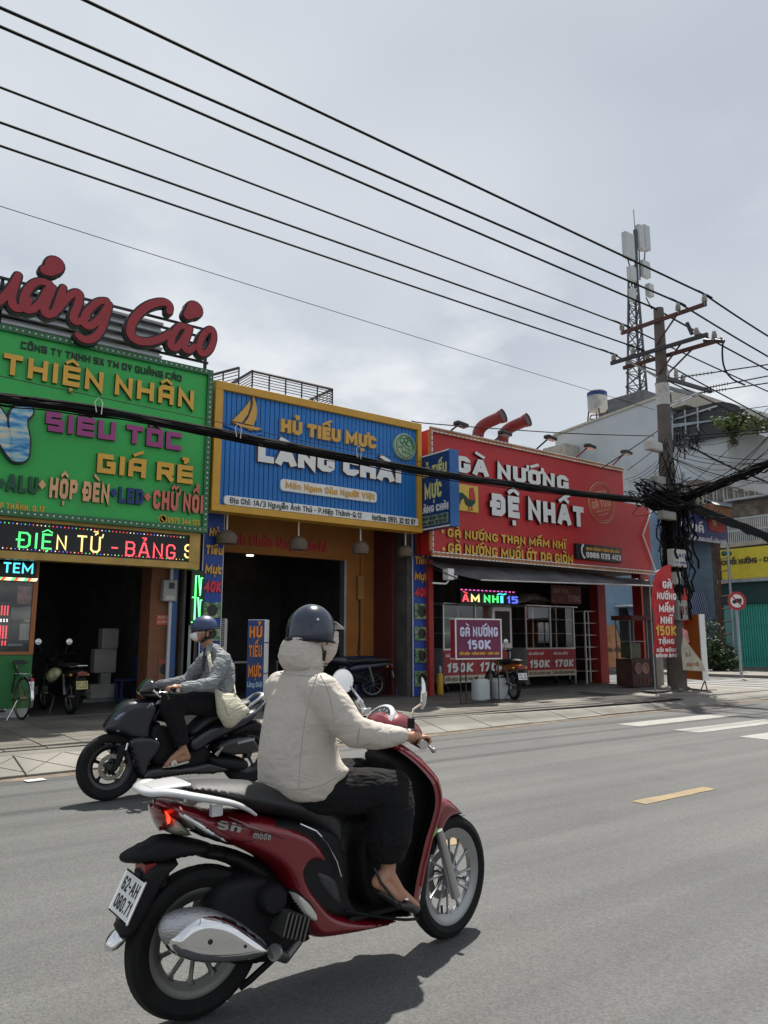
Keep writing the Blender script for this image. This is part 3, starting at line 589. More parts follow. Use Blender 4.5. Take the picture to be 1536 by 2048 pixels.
# TEM led panel and red dot matrix
tm_ = thing('small_led_panel', (1.2, YG-.1, 2.5), 'small black LED panel reading TEM in cyan with a striped coloured border', 'sign')
q = R4(-30, 1122, 1160, 72, YG-.05); MB().bx(q[0], q[1], YG-.05, YG+.1, q[2], q[3]).put('screen', SCR, tm_)
ytext('TEM', 6, 1124, 1145, 66, YG-.052, LC, tm_, t=.15, depth=.006, name='led_letter')
for i in range(16):
    m = (LG, LR, LY, LWt)[i % 4]; xx = q[0]+(q[1]-q[0])*i/16; MB().prism([(xx, YG-.052, q[2]+.01), (xx+.05, YG-.052, q[2]+.01), (xx+.08, YG-.052, q[2]+.06), (xx+.03, YG-.052, q[2]+.06)], (0, -.004, 0)).put('border_light', m, tm_)
dm = thing('dot_matrix_panel', (1.0, YG+.1, 1.3), 'red dot matrix light panel hanging inside the glass counter at the far left', 'sign')
q = R4(-30, 1203, 1300, 15, YG+.1); MB().bx(q[0], q[1], YG+.12, YG+.16, q[2], q[3]).put('board', SCR, dm)
mr = MB(); mw = MB()
for i in range(9):
    for j in range(24):
        if j in (16, 17, 12, 13, 3): continue
        (mw if 14 <= j <= 15 else mr).ell((q[1]-.04-i*.045, YG+.115, q[2]+.08+j*(q[3]-q[2]-.12)/24), (.013, .01, .013), 6, 4)
mr.put('red_diodes', LR, dm, kind='stuff'); mw.put('white_diodes', LWt, dm, kind='stuff')
# right pillar, meter, blue pipe, silver column, neon
q = R4(305, 1120, 1365, 346, YG+.1); MB().bx(q[0], q[1], YG+.1, YG+.6, .16, 3.33).put('pillar', BROWNW, gb)
q = R4(346, 1120, 1365, 352, YG); MB().bx(q[0]-.03, q[0]+.02, YG, YG+.06, .16, 3.3).put('shutter_track', M('track white', (.5, .52, .55), .5), gb); MB().bx(q[0]+.022, q[0]+.12, YG, YG+.08, .16, 3.3).put('shutter_track', M('track blue', (.03, .09, .25), .5), gb)
q = R4(357, 1120, 1300, 374, YG+.2); MB().bx(q[0], q[1]+.02, YG+.15, YG+.4, .16, 3.33).put('orange_pilaster', ORANW, gb)
q = R4(374, 1120, 1360, 386, YG-.1); MB().bx(q[0], q[1], YG-.1, YG+.05, .14, 3.3).put('silver_post', M('brushed grey post', (.34, .37, .37), .45, .3), gb, bevel=.01)
mt_ = thing('electric_meter', (4.7, YG, 1.9), 'grey electricity meter box fixed to the brown pillar', 'meter'); q = R4(322, 1160, 1203, 348, YG+.08)
MB().bx(q[0], q[1], YG-.06, YG+.09, q[2], q[3]).put('box', M('meter grey', (.3, .3, .29), .5), mt_, bevel=.015); MB().bx(q[0]+.1, q[1]-.06, YG-.066, YG-.058, q[3]-.16, q[3]-.05).put('window', BLACK, mt_); MB().bx(q[0]+.05, q[1]-.05, YG-.064, YG-.058, q[2]+.03, q[2]+.1).put('plate', PAP, mt_)
nt_ = thing('pillar_notice', (4.6, YG, 1.2), 'small orange notice with two pale lines of print on the brown pillar', 'notice'); q = R4(313, 1230, 1250, 344, YG+.08); MB().bx(q[0], q[1], YG+.085, YG+.098, q[2], q[3]).put('sheet', M('orange notice', (.5, .1, .04), .7), nt_)
for zf in (.66, .2): text('THU MUA VAT TU' if zf > .5 else 'IN NHANH', (q[0]+.03, YG+.084, q[2]+zf*(q[3]-q[2])), (1, 0, 0), (0, 0, 1), (0, -1, 0), q[1]-q[0]-.06, .045, PAP, nt_, per=False, name='lettering', depth=.002)
po = thing('pillar_poster', (4.6, YG, .5), 'small poster with a red band and a dark round shape low on the brown pillar', 'poster'); q = R4(318, 1318, 1358, 342, YG+.08); MB().bx(q[0], q[1], YG+.085, YG+.098, q[2], q[3]).put('sheet', M('poster brown', (.2, .1, .06), .7), po); MB().bx(q[0], q[1], YG+.08, YG+.084, q[3]-.07, q[3]-.02).put('band', M('band red', (.45, .06, .05), .7), po)
MB().lathe(((q[0]+q[1])/2, YG+.085, q[2]+.17), (0, -1, 0), [(.1, 0), (.1, .006)], 20).put('disc', BLACK, po)
ne = thing('neon_sign', (5.5, YG-.2, 1.7), 'vertical black light box with glowing green neon letters beside the silver post', 'sign')
q = R4(385, 1140, 1250, 402, YG-.2); MB().bx(q[0], q[1]+.05, YG-.18, YG, q[2], q[3]).put('box', BLACK, ne)
mb = MB(); X0, X1, Z0, Z1 = q[0]+.02, q[1]+.0, q[2], q[3]
for (za, zb_) in ((.05, .5), (.5, .9)):
    f = lambda u, v_: (X0+(X1-X0)*u, YG-.2, Z0+(Z1-Z0)*(za+(zb_-za)*v_)); mb.path([f(0, 0), f(.3, 0), f(.3, 1), f(.6, 1), f(.8, .1), f(.85, .9), f(1, .9)], .011, 6)
mb.put('tube', M('green neon', (.1, .9, .2), .4, emis=(.1, 1, .2, 3.)), ne)
# ================================================================ NOODLE SHOP (blue)
BLUEP = M('blue ribbed panel', (.010, .17, .52), .42, var=.06, dirt=(.01, .14, .43)); YELF = M('yellow sign frame', (.60, .32, .035), .45, var=.08); BLUEC = M('blue column print', (.01, .06, .32), .45, var=.06)
x0 = onY(426, 900, YS).x; x1 = onY(842, 950, YS).x; z1 = onY(428, 760, YS).z; z0 = onY(424, 1021, YS).z
bs = thing('blue_sign', ((x0+x1)/2, YS, z0), 'blue ribbed sign board in a yellow frame with a sail boat emblem', 'sign')
f = .155
MB().bx(x0, x1, YS-.04, YS+.3, z1-f, z1).put('frame_top', YELF, bs, bevel=.006); MB().bx(x0, x1, YS-.04, YS+.3, z0, z0+f*.8).put('frame_bottom', YELF, bs, bevel=.006)
for a, b in ((x0, x0+f), (x1-f*.7, x1)): MB().bx(a, b, YS-.038, YS+.3, z0+f*.8+.001, z1-f-.001).put('frame_side', YELF, bs, bevel=.006)
MB().bx(x0+f, x1-f*.7, YS+.06, YS+.28, z0+f*.8, z1-f).put('board', NAVY, bs)
n = 46; wd = (x1-x0-f*1.7)/n; pr_ = MB().bx(x0+f+.006, x0+f+wd-.006, YS+.035, YS+.065, z0+f*.8, z1-f).put('panel_slat', BLUEP, bs, bevel=.005)
for i in range(1, n): o = pr_.copy(); sc.collection.objects.link(o); o.location.x += wd*i
Yb = YS+.03; kw = dict(font=UPC)
def bt(s, a, yt, yb, b, m, Y=Yb, **k): return ytext(s, a, yt, yb, b, Y, m, bs, **k)
YEL2 = M('golden letter face', (.66, .36, .06), .4, var=.06); BRD = M('letter edge brown', (.22, .08, .02), .5)
bt('HỦ TIẾU MỰC', 559, 838, 865, 749, (YEL2, M('pale letter side', (.5, .42, .25), .5)), t=.3, depth=.07, gap=.1)
bt('LÀNG CHÀI', 512, 886, 924, 798, (WHITE, BRD), t=.34, depth=.08, gap=.08, font=PNT)
def pill(pxl, yt, yb, pxr, mat, Y=YS-.0, th=.05, rr=.5):
    a = R4(pxl, yt, yb, pxr, Y); h = (a[3]-a[2])/2; r = h*rr*2; cz = (a[2]+a[3])/2; P = []
    for cx, cy, s in ((a[1]-r, a[3]-r, 0), (a[0]+r, a[3]-r, 1), (a[0]+r, a[2]+r, 2), (a[1]-r, a[2]+r, 3)):
        for k in range(6): t = (s+k/5)*math.pi/2; P.append((cx+r*math.cos(t), Y+.035, cy+r*math.sin(t)))
    return MB().prism(P[::-1], (0, -th, 0)).put('plaque', mat, bs, bevel=.008)
pill(561, 957, 981, 753, WHITE, rr=.3); pill(448, 990, 1009, 836, WHITE, rr=.35)
Yp = YS-.015
ytext('Món Ngon Của Người Việt', 571, 963, 976, 749, Yp, YEL2, bs, t=.2, depth=.012, per=False, name='lettering', gap=.14)
ytext('Địa Chỉ: 1A/3 Nguyễn Ảnh Thủ - P.Hiệp Thành-Q.12', 460, 994.5, 1006, 723, Yp, BLKL, bs, t=.15, depth=.008, per=False, name='lettering', gap=.16)
ytext('Hotline: 0931. 32 92 97', 744, 1029, 1040, 830, Yp, BLKL, bs, t=.17, depth=.008, per=False, name='lettering', gap=.14)
def poly(L_, Y, mat, parent, name, th=.04, sc_=3.072, ox=400, oy=700):
    P = [onY(ox+a/sc_, oy+b/sc_, Y) for a, b in L_]; return MB().prism(P, (0, -th, 0)).put(name, mat, parent)
poly([(318, 290), (334, 330), (341, 380), (335, 430), (318, 468), (262, 455), (290, 420), (308, 370), (318, 330)], Yb, YEL2, bs, 'sail', .07)
poly([(302, 312), (300, 350), (285, 400), (250, 450), (190, 440), (240, 390), (275, 350)], Yb, YEL2, bs, 'sail', .06)
poly([(190, 446), (250, 460), (318, 474), (372, 486), (345, 497), (300, 497), (240, 470)], Yb, YEL2, bs, 'hull', .06)
P = [(140, 462), (200, 470), (250, 490), (300, 512), (350, 515), (392, 498), (385, 520), (330, 532), (270, 520), (200, 490)]; poly(P, Yb, M('wave blue', (.02, .16, .5), .5), bs, 'wave', .05)
c = onY(808.5, 893.7, YS); R_ = .30
em = MB().lathe((c.x, YS+.04, c.z), (0, -1, 0), [(R_, 0), (R_, .07), (R_*.93, .085), (0, .085)], 40).put('emblem', M('emblem pale green', (.36, .46, .33), .5, var=.2, vs_=8), bs)
mb = MB(); mb.path([(c.x+R_*.85*math.cos(t/30*6.283), YS-.05, c.z+R_*.85*math.sin(t/30*6.283)) for t in range(30)], .012, 6, True); GRN = M('emblem green', (.05, .2, .07), .5)
for cx, cz, r in ((-.1, .12, .06), (.02, .14, .05), (-.04, .05, .05), (.1, .08, .07)): mb.path([(c.x+cx+r*math.cos(t/14*6.28), YS-.05, c.z+cz+r*math.sin(t/14*6.28)) for t in range(14)], .012, 6, True)
mb.path([(c.x+.0, YS-.05, c.z+.2), (c.x+.14, YS-.05, c.z+.2), (c.x+.22, YS-.05, c.z+.08), (c.x+.2, YS-.05, c.z-.02)], .02, 6); mb.put('emblem_swirl', GRN, em)
text('HU TIEU', (c.x-.2, YS-.047, c.z-.06), (1, 0, -.1), (0, 0, 1), (0, -1, 0), .4, .06, GRN, em, per=False, name='lettering', depth=.004); text('MUC', (c.x-.1, YS-.047, c.z-.16), (1, 0, -.1), (0, 0, 1), (0, -1, 0), .26, .07, GRN, em, per=False, name='lettering', depth=.004)
# blade sign
XB = 10.82; bd = thing('blade_sign', (XB+.12, 12.6, 3.3), 'dark blue box sign sticking out from the right end of the blue board', 'sign')
ya = onX(838, 1000, XB).y; yb = onX(900, 1000, XB).y; zt = onX(838, 915, XB).z; zb = onX(840, 1062, XB).z
MB().bx(XB, XB+.24, yb, ya, zb, zt).put('box', M('blade sign navy print', (.008, .04, .16), .4, var=.1), bd); MB().bx(XB-.01, XB+.25, yb-.02, yb, zb, zt).put('edge_panel', M('blade edge blue', (.02, .12, .36), .5), bd)
q = thing
for z in (zb, zt-.03): MB().bx(XB-.012, XB-.001, yb, ya, z, z+.03).put('trim', WHITE, bd)
H_ = zt-zb; WB = ya-yb
def bl_(s, u0, u1, v0, v1, m, **k): return text(s, (XB-.004, ya-WB*u0, zb+H_*v0), (0, -1, 0), (0, 0, 1), (-1, 0, 0), WB*(u1-u0), H_*(v1-v0), m, bd, depth=.006, **k)
PYL = M('pale yellow print', (.62, .6, .22), .5); bl_('HỦ TIẾU', .08, .92, .70, .84, PYL, t=.26); bl_('MỰC', .2, .75, .40, .60, PYL, t=.26); bl_('LÀNG CHÀI', .06, .95, .22, .31, WHITE, t=.24)
MB().bx(XB-.008, XB-.001, yb+.06, ya-.08, zb+H_*.05, zb+H_*.18).put('label_plate', M('plate green grey', (.2, .3, .22), .5), bd)
for s, v0, v1 in (('GIAO HÀNG TẬN NƠI', .12, .165), ('Alo: 0931 32 92 97', .06, .105)): text(s, (XB-.01, ya-WB*.12, zb+H_*v0), (0, -1, 0), (0, 0, 1), (-1, 0, 0), WB*.78, H_*(v1-v0), BLKL, bd, per=False, name='lettering', depth=.004, t=.2)
# columns
YC = 13.55
FOOD = bpy.data.materials.new('food picture print'); FOOD.use_nodes = True; nt = FOOD.node_tree; t = N(nt, 'ShaderNodeTexCoord'); vo = N(nt, 'ShaderNodeTexVoronoi'); vo.inputs['Scale'].default_value = 22; nn = N(nt, 'ShaderNodeTexNoise'); nn.inputs['Scale'].default_value = 14; nt.links.new(t.outputs['Object'], vo.inputs[0]); nt.links.new(t.outputs['Object'], nn.inputs[0])
r = N(nt, 'ShaderNodeValToRGB'); cr = r.color_ramp; cr.elements[0].position = .35; cr.elements[0].color = (.02, .05, .03, 1); cr.elements[1].position = .68; cr.elements[1].color = (.42, .45, .4, 1)
for pz, cc in ((.44, (.05, .18, .03, 1)), (.52, (.12, .25, .2, 1)), (.6, (.3, .3, .08, 1))): e = cr.elements.new(pz); e.color = cc
nt.links.new(nn.outputs[0], r.inputs[0]); nt.links.new(r.outputs[0], nt.nodes['Principled BSDF'].inputs[0])
REDN = M('red numeral', (.62, .03, .07), .45)
def column(pl, pr2, label, ys, side=None):
    q = R4(pl, 1200, 1300, pr2, YC); o = thing('sign_column', ((q[0]+q[1])/2, YC+.2, .15), label, 'column')
    MB().bx(q[0], q[1], YC, YC+.75, .15, 3.8).put('column', BLUEC, o); MB().bx(q[0]-.012, q[0]-.001, YC-.01, YC+.02, .15, 3.8).put('edge_trim', WHITE, o); MB().bx(q[1]+.001, q[1]+.012, YC-.01, YC+.02, .15, 3.8).put('edge_trim', WHITE, o)
    w_ = q[1]-q[0]
    for s, (a, b), m, (u, v_) in zip(('Hủ', 'Tiếu', 'Mực', '40K'), ys[:4], (YEL2, YEL2, YEL2, REDN), ((.22, .75), (.08, .95), (.08, .95), (.08, .95))):
        za = onY(pl, b, YC).z; zb_ = onY(pl, a, YC).z
        text(s, (q[0]+w_*u, YC, za), (1, 0, 0), (0, 0, 1), (0, -1, 0), w_*(v_-u), zb_-za, (m, BRD), o, t=.26, depth=.03, gap=.1, slant=.08)
    for a, b in ys[4:]:
        za = onY(pl, b, YC).z; zb_ = onY(pl, a, YC).z; cx = (q[0]+q[1])/2+.01; cz = (za+zb_)/2
        pc = MB().bx(q[0]+.03, q[1]-.01, YC-.03, YC-.001, za, zb_).put('picture', FOOD, o, bevel=.006); rr_ = (zb_-za)*.36
        MB().lathe((cx, YC-.03, cz), (0, -1, 0), [(rr_, 0), (rr_, .006), (rr_*.8, .006), (rr_*.8, .002), (0, .002)], 20).put('bowl', BLACK, pc)
    return o
column(826, 857, 'blue column right of the noodle shop opening with yellow words and four food pictures', [(1083, 1098), (1112, 1128), (1144, 1160), (1175, 1193), (1207, 1238), (1253, 1281), (1297, 1326), (1342, 1373)])
column(403, 439, 'blue column left of the noodle shop opening, partly behind the neon box', [(1054, 1071), (1089, 1108), (1128, 1147), (1161, 1184), (1204, 1236), (1252, 1282), (1300, 1330), (1348, 1378)])
# recessed front wall
YW = 14.7
xo = onY(687, 1200, YW).x; zl = onY(447, 1103, YW).z; xa_ = 5.9; xe = 10.86; zw = onY(700, 1312, YW).z; NAV2 = M('dark blue dado', (.01, .025, .09), .6)
MB().bx(xo+.06, xe, YW, YW+.15, zw, 4.04).put('wall', ORANW, nb); MB().bx(xo+.06, xe, YW-.01, YW+.15, .16, zw).put('dado', NAV2, nb); MB().bx(xa_, xo+.06, YW, YW+.15, zl, 4.04).put('lintel', ORANW, nb)
MB().bx(xo, xo+.058, YW-.03, YW+.15, .16, zl-.002).put('door_jamb', GREYMET, nb); MB().bx(xe-.13, xe-.03, 14.0, YW-.002, .16, 4.03).put('side_wall', MAROON, nb)
for xx in (.28, .62): MB().bx(xo+xx*1.6, xo+xx*1.6+.1, YW-.05, YW-.001, zw, 4.03).put('pilaster', ORANW, nb)
a = onY(448, 1100, YW); b = onY(448, 1086, YW); c = onY(652, 1106, YW)
text('Kính Chào Quý Khách!', (a.x, YW-.002, zl+.16), (1, 0, 0), (0, 0, 1), (0, -1, 0), c.x-a.x, .24, M('red greeting letter', (.5, .04, .04), .6), nb, t=.2, depth=.02, gap=.14)
mb = MB(); mb.bx(xo+.35, xo+.52, YW-.09, YW-.002, 2.3, 2.85); mb.put('meter_box', M('ochre box', (.35, .17, .04), .5), nb, bevel=.01); mb = MB(); mb.path([(xo+.43, YW-.03, 2.3), (xo+.44, YW-.03, 1.6), (xo+.4, YW-.03, 1.1), (xo+.48, YW-.03, .9)], .014, 6); mb.put('wire', BLACK, nb)
for i, (px, py) in enumerate(((500, 1112), (475, 1120), (452, 1126))):
    c = onZ(px, py, 3.6); MB().lathe((c.x, c.y, 3.6), (0, 0, 1), [(.1, 0), (.1, .03), (0, .03)], 16).put('downlight', M('lit downlight', (.9, .88, .8), .4, emis=(1, .95, .85, 1.6)), nb)
# inner dark furniture
for i in range(3):
    x = 6.8+i*1.1; mb = MB(); mb.bx(x, x+.7, 16.2, 16.8, .86, .9)
    for dx in (.05, .62): mb.bx(x+dx, x+dx+.03, 16.25, 16.75, .16, .86)
    tag(mb.put('dining_table', GREYMET), 'metal topped dining table inside the dark noodle shop, %s' % ('nearest the left column', 'middle one of three', 'nearest the door jamb')[i], 'table', 'tables in the noodle shop')
# pendant lamps
WICK = M('woven wicker', (.16, .12, .09), .85, var=.35, vs_=40, bump=.8, bs=120)
for i, (px, yt, yb, wpx) in enumerate(((454, 1060, 1088, 44), (597, 1072.5, 1100, 37.5), (721, 1082, 1108, 34.5), (811, 1091, 1113, 32))):
    Yl = 13.35; a = onY(px, yt, Yl); b = onY(px, yb, Yl); d = a.x*.6+Yl*.8; R_ = wpx/1540*d/2; h = a.z-b.z
    o = thing('pendant_lamp', (a.x, Yl, b.z), ('woven wicker pendant lamp hanging in front of the left blue column', 'woven wicker pendant lamp second from the left, before the greeting words', 'woven wicker pendant lamp before the orange wall beside the door', 'woven wicker pendant lamp hanging beside the right blue column')[i], 'lamp', 'wicker pendant lamps under the blue sign')
    prof = [(R_*.86, 0), (R_*.97, h*.2), (R_, h*.4), (R_*.93, h*.62), (R_*.72, h*.82), (R_*.4, h*.96), (.03, h)]
    MB().lathe((a.x, Yl, b.z), (0, 0, 1), prof+[(.03, h*.95), (R_*.38, h*.9), (R_*.68, h*.77), (R_*.88, h*.55), (R_*.95, h*.38), (R_*.82, .01)], 28, closed=True).put('shade', WICK, o)
    MB().tube((a.x, Yl, a.z), (a.x, Yl, 4.03), .016).put('cord', WHITE, o)
# cooler, stand sign, seated person, stool
o = thing('air_cooler', (6.5, 14.1, .16), 'white air cooler with a black slatted grille behind the rider in grey', 'cooler'); q = R4(437, 1236, 1292, 455, 14.0)
MB().bx(q[0]-.25, q[1], 14.0, 14.35, .16, q[3]).put('body', M('cooler plastic', (.62, .6, .55), .45), o, bevel=.04)
for i in range(14): MB().bx(q[0]-.2, q[1]-.08, 13.985, 13.998, q[2]+.0+i*.04, q[2]+.02+i*.04).put('grille_slat', BLACK, o)
ss = thing('stand_sign', (7.9, 12.3, .15), 'upright light box on the pavement with three orange words on dark blue', 'sign')
c0 = onY(511, 1320, 12.3); zt = onY(511, 1239, 12.3).z; U_ = V((.5, -.86, 0)).normalized(); Nn = V((-.86, -.5, 0)).normalized(); base = V((c0.x, 12.3, 0))
U_ = V((.72, -.69, 0)).normalized(); Nn = V((-.69, -.72, 0)).normalized(); wv_ = .155; dv_ = .14
MB().ob(base+V((0, 0, (.3+zt)/2))-Nn*dv_, U_*wv_, Nn*dv_, V((0, 0, (zt-.3)/2))).put('box', WHITE, ss, bevel=.006)
MB().ob(base+V((0, 0, (.3+zt)/2))+Nn*.006, U_*(wv_-.005), Nn*.004, V((0, 0, (zt-.3)/2-.01))).put('panel', M('stand navy print', (.012, .045, .18), .4), ss)
for s, v0, v1, m in (('HỦ', .78, .92, None), ('TIẾU', .55, .69, None), ('MỰC', .31, .45, None)):
    text(s, base-U_*wv_*.75+V((0, 0, .3+(zt-.3)*v0))+Nn*.012, U_, (0, 0, 1), Nn, wv_*1.5, (zt-.3)*(v1-v0), (M('orange lit letter', (.8, .25, .02), .5), BRD), ss, t=.22, depth=.012)
text('Làng Chài', base-U_*wv_*.85+V((0, 0, .3+(zt-.3)*.19))+Nn*.012, U_, (0, 0, 1), Nn, wv_*1.7, .09, M('pale blue print', (.4, .6, .7), .5), ss, per=False, name='lettering', depth=.004)
for s in (-1, 1): MB().tube(base+U_*s*wv_*.8-Nn*dv_+V((0, 0, .15)), base+U_*s*wv_*.8-Nn*dv_+V((0, 0, .3)), .015).put('leg', BLACK, ss)
for zf in (.35, .72): MB().ob(base+V((0, 0, .3+(zt-.3)*zf))-Nn*dv_, U_*(wv_+.004), Nn*(dv_+.004), V((0, 0, .008))).put('band', BLACK, ss)
st = thing('plastic_stool', (10.1, 13.9, .15), 'blue plastic stool half hidden by the right blue column', 'stool'); c = onZ(797, 1391, .15); PB = M('blue plastic', (.12, .17, .55), .45)
MB().bx(c.x-.05, c.x+.3, c.y-.02, c.y+.33, .60, .64).put('seat', PB, st, bevel=.01)
for dx, dy in ((-.02, .0), (.27, .0), (-.02, .3), (.27, .3)): MB().path([(c.x+dx, c.y+dy, .15), (c.x+dx+(.125-dx)*.1, c.y+dy, .6)], .04, 4).put('leg', PB, st)
# roof railing
rr = thing('roof_railing', (8, 17, 6.8), 'black metal railing round the roof terrace behind the blue sign', 'railing'); YR = 16.5
pA = onY(505, 742, YR); pB = onY(665, 770, YR); pb_ = onY(505, 775, YR).z; hR = pA.z-pb_
def railrun(A, B, n, zb_, zt_):
    MB().tube((A[0], A[1], zt_), (B[0], B[1], zt_), .035, n=6).put('handrail', BLACK, rr)
    for i in range(1, 6): z = zt_-(zt_-zb_)*i/6; MB().tube((A[0], A[1], z), (B[0], B[1], z), .012, n=5).put('bar', BLACK, rr)
    for i in range(n+1): u = i/n; p = V(A).lerp(V(B), u); MB().tube((p.x, p.y, zb_-.1), (p.x, p.y, zt_), .02, n=5).put('baluster', BLACK, rr)
railrun((pA.x, YR, 0), (pB.x, YR, 0), 5, pb_, pA.z); railrun((pB.x, YR, 0), (pB.x, YR+2, 0), 2, pb_, pA.z); railrun((pA.x, YR, 0), (pA.x, YR+2, 0), 2, pb_, pA.z)
p1_ = onY(436, 760, YR); p2_ = onY(478, 737, YR); railrun((p1_.x, YR+1.5, 0), (p2_.x, YR, 0), 3, pb_-.1, pA.z+.0)
MB().bx(6.0, pB.x+.05, YR-.1, YR+2.5, 5.73, pb_-.05).put('terrace_block', M('pink plaster', (.38, .27, .24), .85), nb)

# ================================================================ CHICKEN SHOP (red)
x0 = onY(852, 900, YS).x+.1; x1 = onY(1248, 1000, YS).x; z1 = onY(1248, 941, YS).z; z0 = onY(1303, 1146, YS).z; x2 = onY(1303, 1100, YS).x; z2 = onY(1303, 1016, YS).z

rs2 = thing('red_sign', ((x0+x2)/2, YS, z0), 'large red sign board with white raised words, a rooster panel and a round stamp', 'sign')
MB().bx(x0, x1, YS, YS+.35, z0, z1).put('board', REDP, rs2); MB().bx(x1+.002, x2, YS+.02, YS+.35, z0, z2).put('board_wing', REDP, rs2)
TRIM = M('gold striped trim', (.42, .17, .06), .5, var=.2); WD = M('pale led strip', (.8, .78, .75), .4)
tr = MB()
for (a, b) in (((x0, z1), (x1, z1)), ((x0, z0), (x2, z0))): tr.bx(a[0], b[0], YS-.05, YS-.001, a[1]-.06, a[1]+.06)
tr.bx(x0-.05, x0+.05, YS-.05, YS-.001, z0+.06, z1-.06); tr.put('trim', TRIM, rs2)
ds = MB()
def dash(xa, za, xb, zb):
    n = int(math.hypot(xb-xa, zb-za)/.13)
    for i in range(n):
        u = (i+.2)/n; v_ = (i+.75)/n; p = (xa+(xb-xa)*u, za+(zb-za)*u); q = (xa+(xb-xa)*v_, za+(zb-za)*v_)
        ds.bx(min(p[0], q[0])-.012, max(p[0], q[0])+.012, YS-.07, YS-.052, min(p[1], q[1])-.012, max(p[1], q[1])+.012)
dash(x0, z1+.045, x1, z1+.045); dash(x0, z1-.045, x1, z1-.045); dash(x0, z0+.045, x2, z0+.045); dash(x0, z0-.045, x2, z0-.045); dash(x0+.03, z0, x0+.03, z1); dash(x1-.0, z2, x1-.0, z1); dash(x1, z2+.02, x2, z2+.02)
ds.put('led_dashes', WD, rs2, kind='stuff')
mb = MB(); e1 = onY(1303, 1016, YS); e2 = onY(1284, 1070, YS); e3 = onY(1320, 1170, YS); mb.path([(e1.x, YS-.03, e1.z), (e2.x, YS-.03, e2.z), (e3.x, YS-.03, e3.z)], .022, 6); mb.put('light_tube', WD, rs2)
def rt(s, a, yt, yb, b, m, **k): return ytext(s, a, yt, yb, b, YS, m, rs2, **k)
rt('GÀ NƯỚNG', 908, 911, 944, 1132, (WHITE, BLKL), t=.28, depth=.07, font=PNT, gap=.14); rt('ĐỆ NHẤT', 979, 987, 1031, 1162, (WHITE, BLKL), t=.28, depth=.09, font=PNT, gap=.16)
rt('GÀ NƯỚNG THAN MẮM NHĨ', 893, 1057, 1074, 1128, (YEL, YELD), t=.24, depth=.04, gap=.14); rt('GÀ NƯỚNG MUỐI ỚT DA GIÒN', 894, 1086, 1106, 1143, (YEL, YELD), t=.24, depth=.04, gap=.14)
for px, py in ((884, 1063), (886, 1098)): c = onY(px, py, YS); MB().lathe((c.x, YS, c.z), (0, -1, 0), [(.045, 0), (.045, .03), (0, .03)], 14).put('bullet', YEL, rs2)
q = R4(1153, 1086, 1117, 1244, YS-.1); pb2 = MB().bx(q[0], q[1], YS-.1, YS-.001, q[2], q[3]).put('phone_board', SCR, rs2, bevel=.01); wq = q[1]-q[0]; hq = q[3]-q[2]
text('GIAO HÀNG TOÀN SÀI GÒN', (q[0]+wq*.2, YS-.101, q[2]+hq*.62), (1, 0, 0), (0, 0, 1), (0, -1, 0), wq*.75, hq*.2, YEL, pb2, t=.2, per=False, name='lettering', depth=.006)
text('0988 035 403', (q[0]+wq*.2, YS-.101, q[2]+hq*.14), (1, 0, 0), (0, 0, 1), (0, -1, 0), wq*.77, hq*.36, WHITE, pb2, t=.2, per=False, name='lettering', depth=.006)
a = q[0]+wq*.1; zc = (q[2]+q[3])/2; MB().path([(a+.05, YS-.12, zc+.17), (a-.01, YS-.12, zc+.1), (a-.02, YS-.12, zc-.02), (a+.03, YS-.12, zc-.13), (a+.09, YS-.12, zc-.17)], [.03, .02, .018, .02, .03], 8).put('phone_mark', WHITE, pb2)
q = R4(916, 967, 1020, 957, YS-.05); ro = MB().bx(q[0], q[1], YS-.05, YS-.001, q[2], q[3]).put('rooster_panel', M('yellow panel', (.70, .48, .08), .5, var=.05), rs2)
S3 = 2.954
def rp(L_, m, nm): poly(L_, YS-.051, m, ro, nm, .012, S3, 820, 820)
DGR = M('dark green print', (.01, .05, .035), .6); RDP = M('red print', (.5, .05, .03), .6)
rp([(318, 520), (300, 535), (292, 560), (287, 545), (290, 510), (287, 490), (300, 487), (315, 495), (330, 510), (345, 528), (362, 535), (385, 530), (383, 550), (365, 570), (345, 572), (325, 555)], DGR, 'rooster_body')
rp([(348, 525), (350, 480), (352, 460), (372, 458), (380, 490), (386, 528), (365, 536)], RDP, 'rooster_neck'); rp([(346, 572), (352, 572), (350, 590), (362, 593), (338, 593), (345, 588)], RDP, 'rooster_leg'); rp([(362, 570), (368, 570), (366, 586), (376, 592), (355, 592), (361, 585)], RDP, 'rooster_leg')
c = onY(1202.5, 1006, YS); stp = thing; ST = M('peach stamp print', (.62, .30, .16), .5); mb = MB()
for R_, th in ((.56, .018), (.5, .01)): mb.path([(c.x+R_*math.cos(t/48*6.2832), YS-.008, c.z+R_*math.sin(t/48*6.2832)) for t in range(48)], th, 4, True)
sm_ = mb.put('stamp_ring', ST, rs2); ca, sa = math.cos(.22), math.sin(.22); U2 = (ca, 0, sa); W2 = (-sa, 0, ca)
def stt(s, du, dv_, wd_, h): o_ = V((c.x, YS, c.z))+V(U2)*du+V(W2)*dv_; return text(s, o_, U2, W2, (0, -1, 0), wd_, h, ST, sm_, per=False, name='lettering', t=.24, depth=.006)
stt('100%', -.3, .14, .6, .2); stt('GÀ TƯƠI', -.42, -.13, .84, .21); stt('VI NGON TUYET DINH', -.33, -.24, .62, .055); stt('GA LA GHIEN', -.22, -.34, .42, .05)
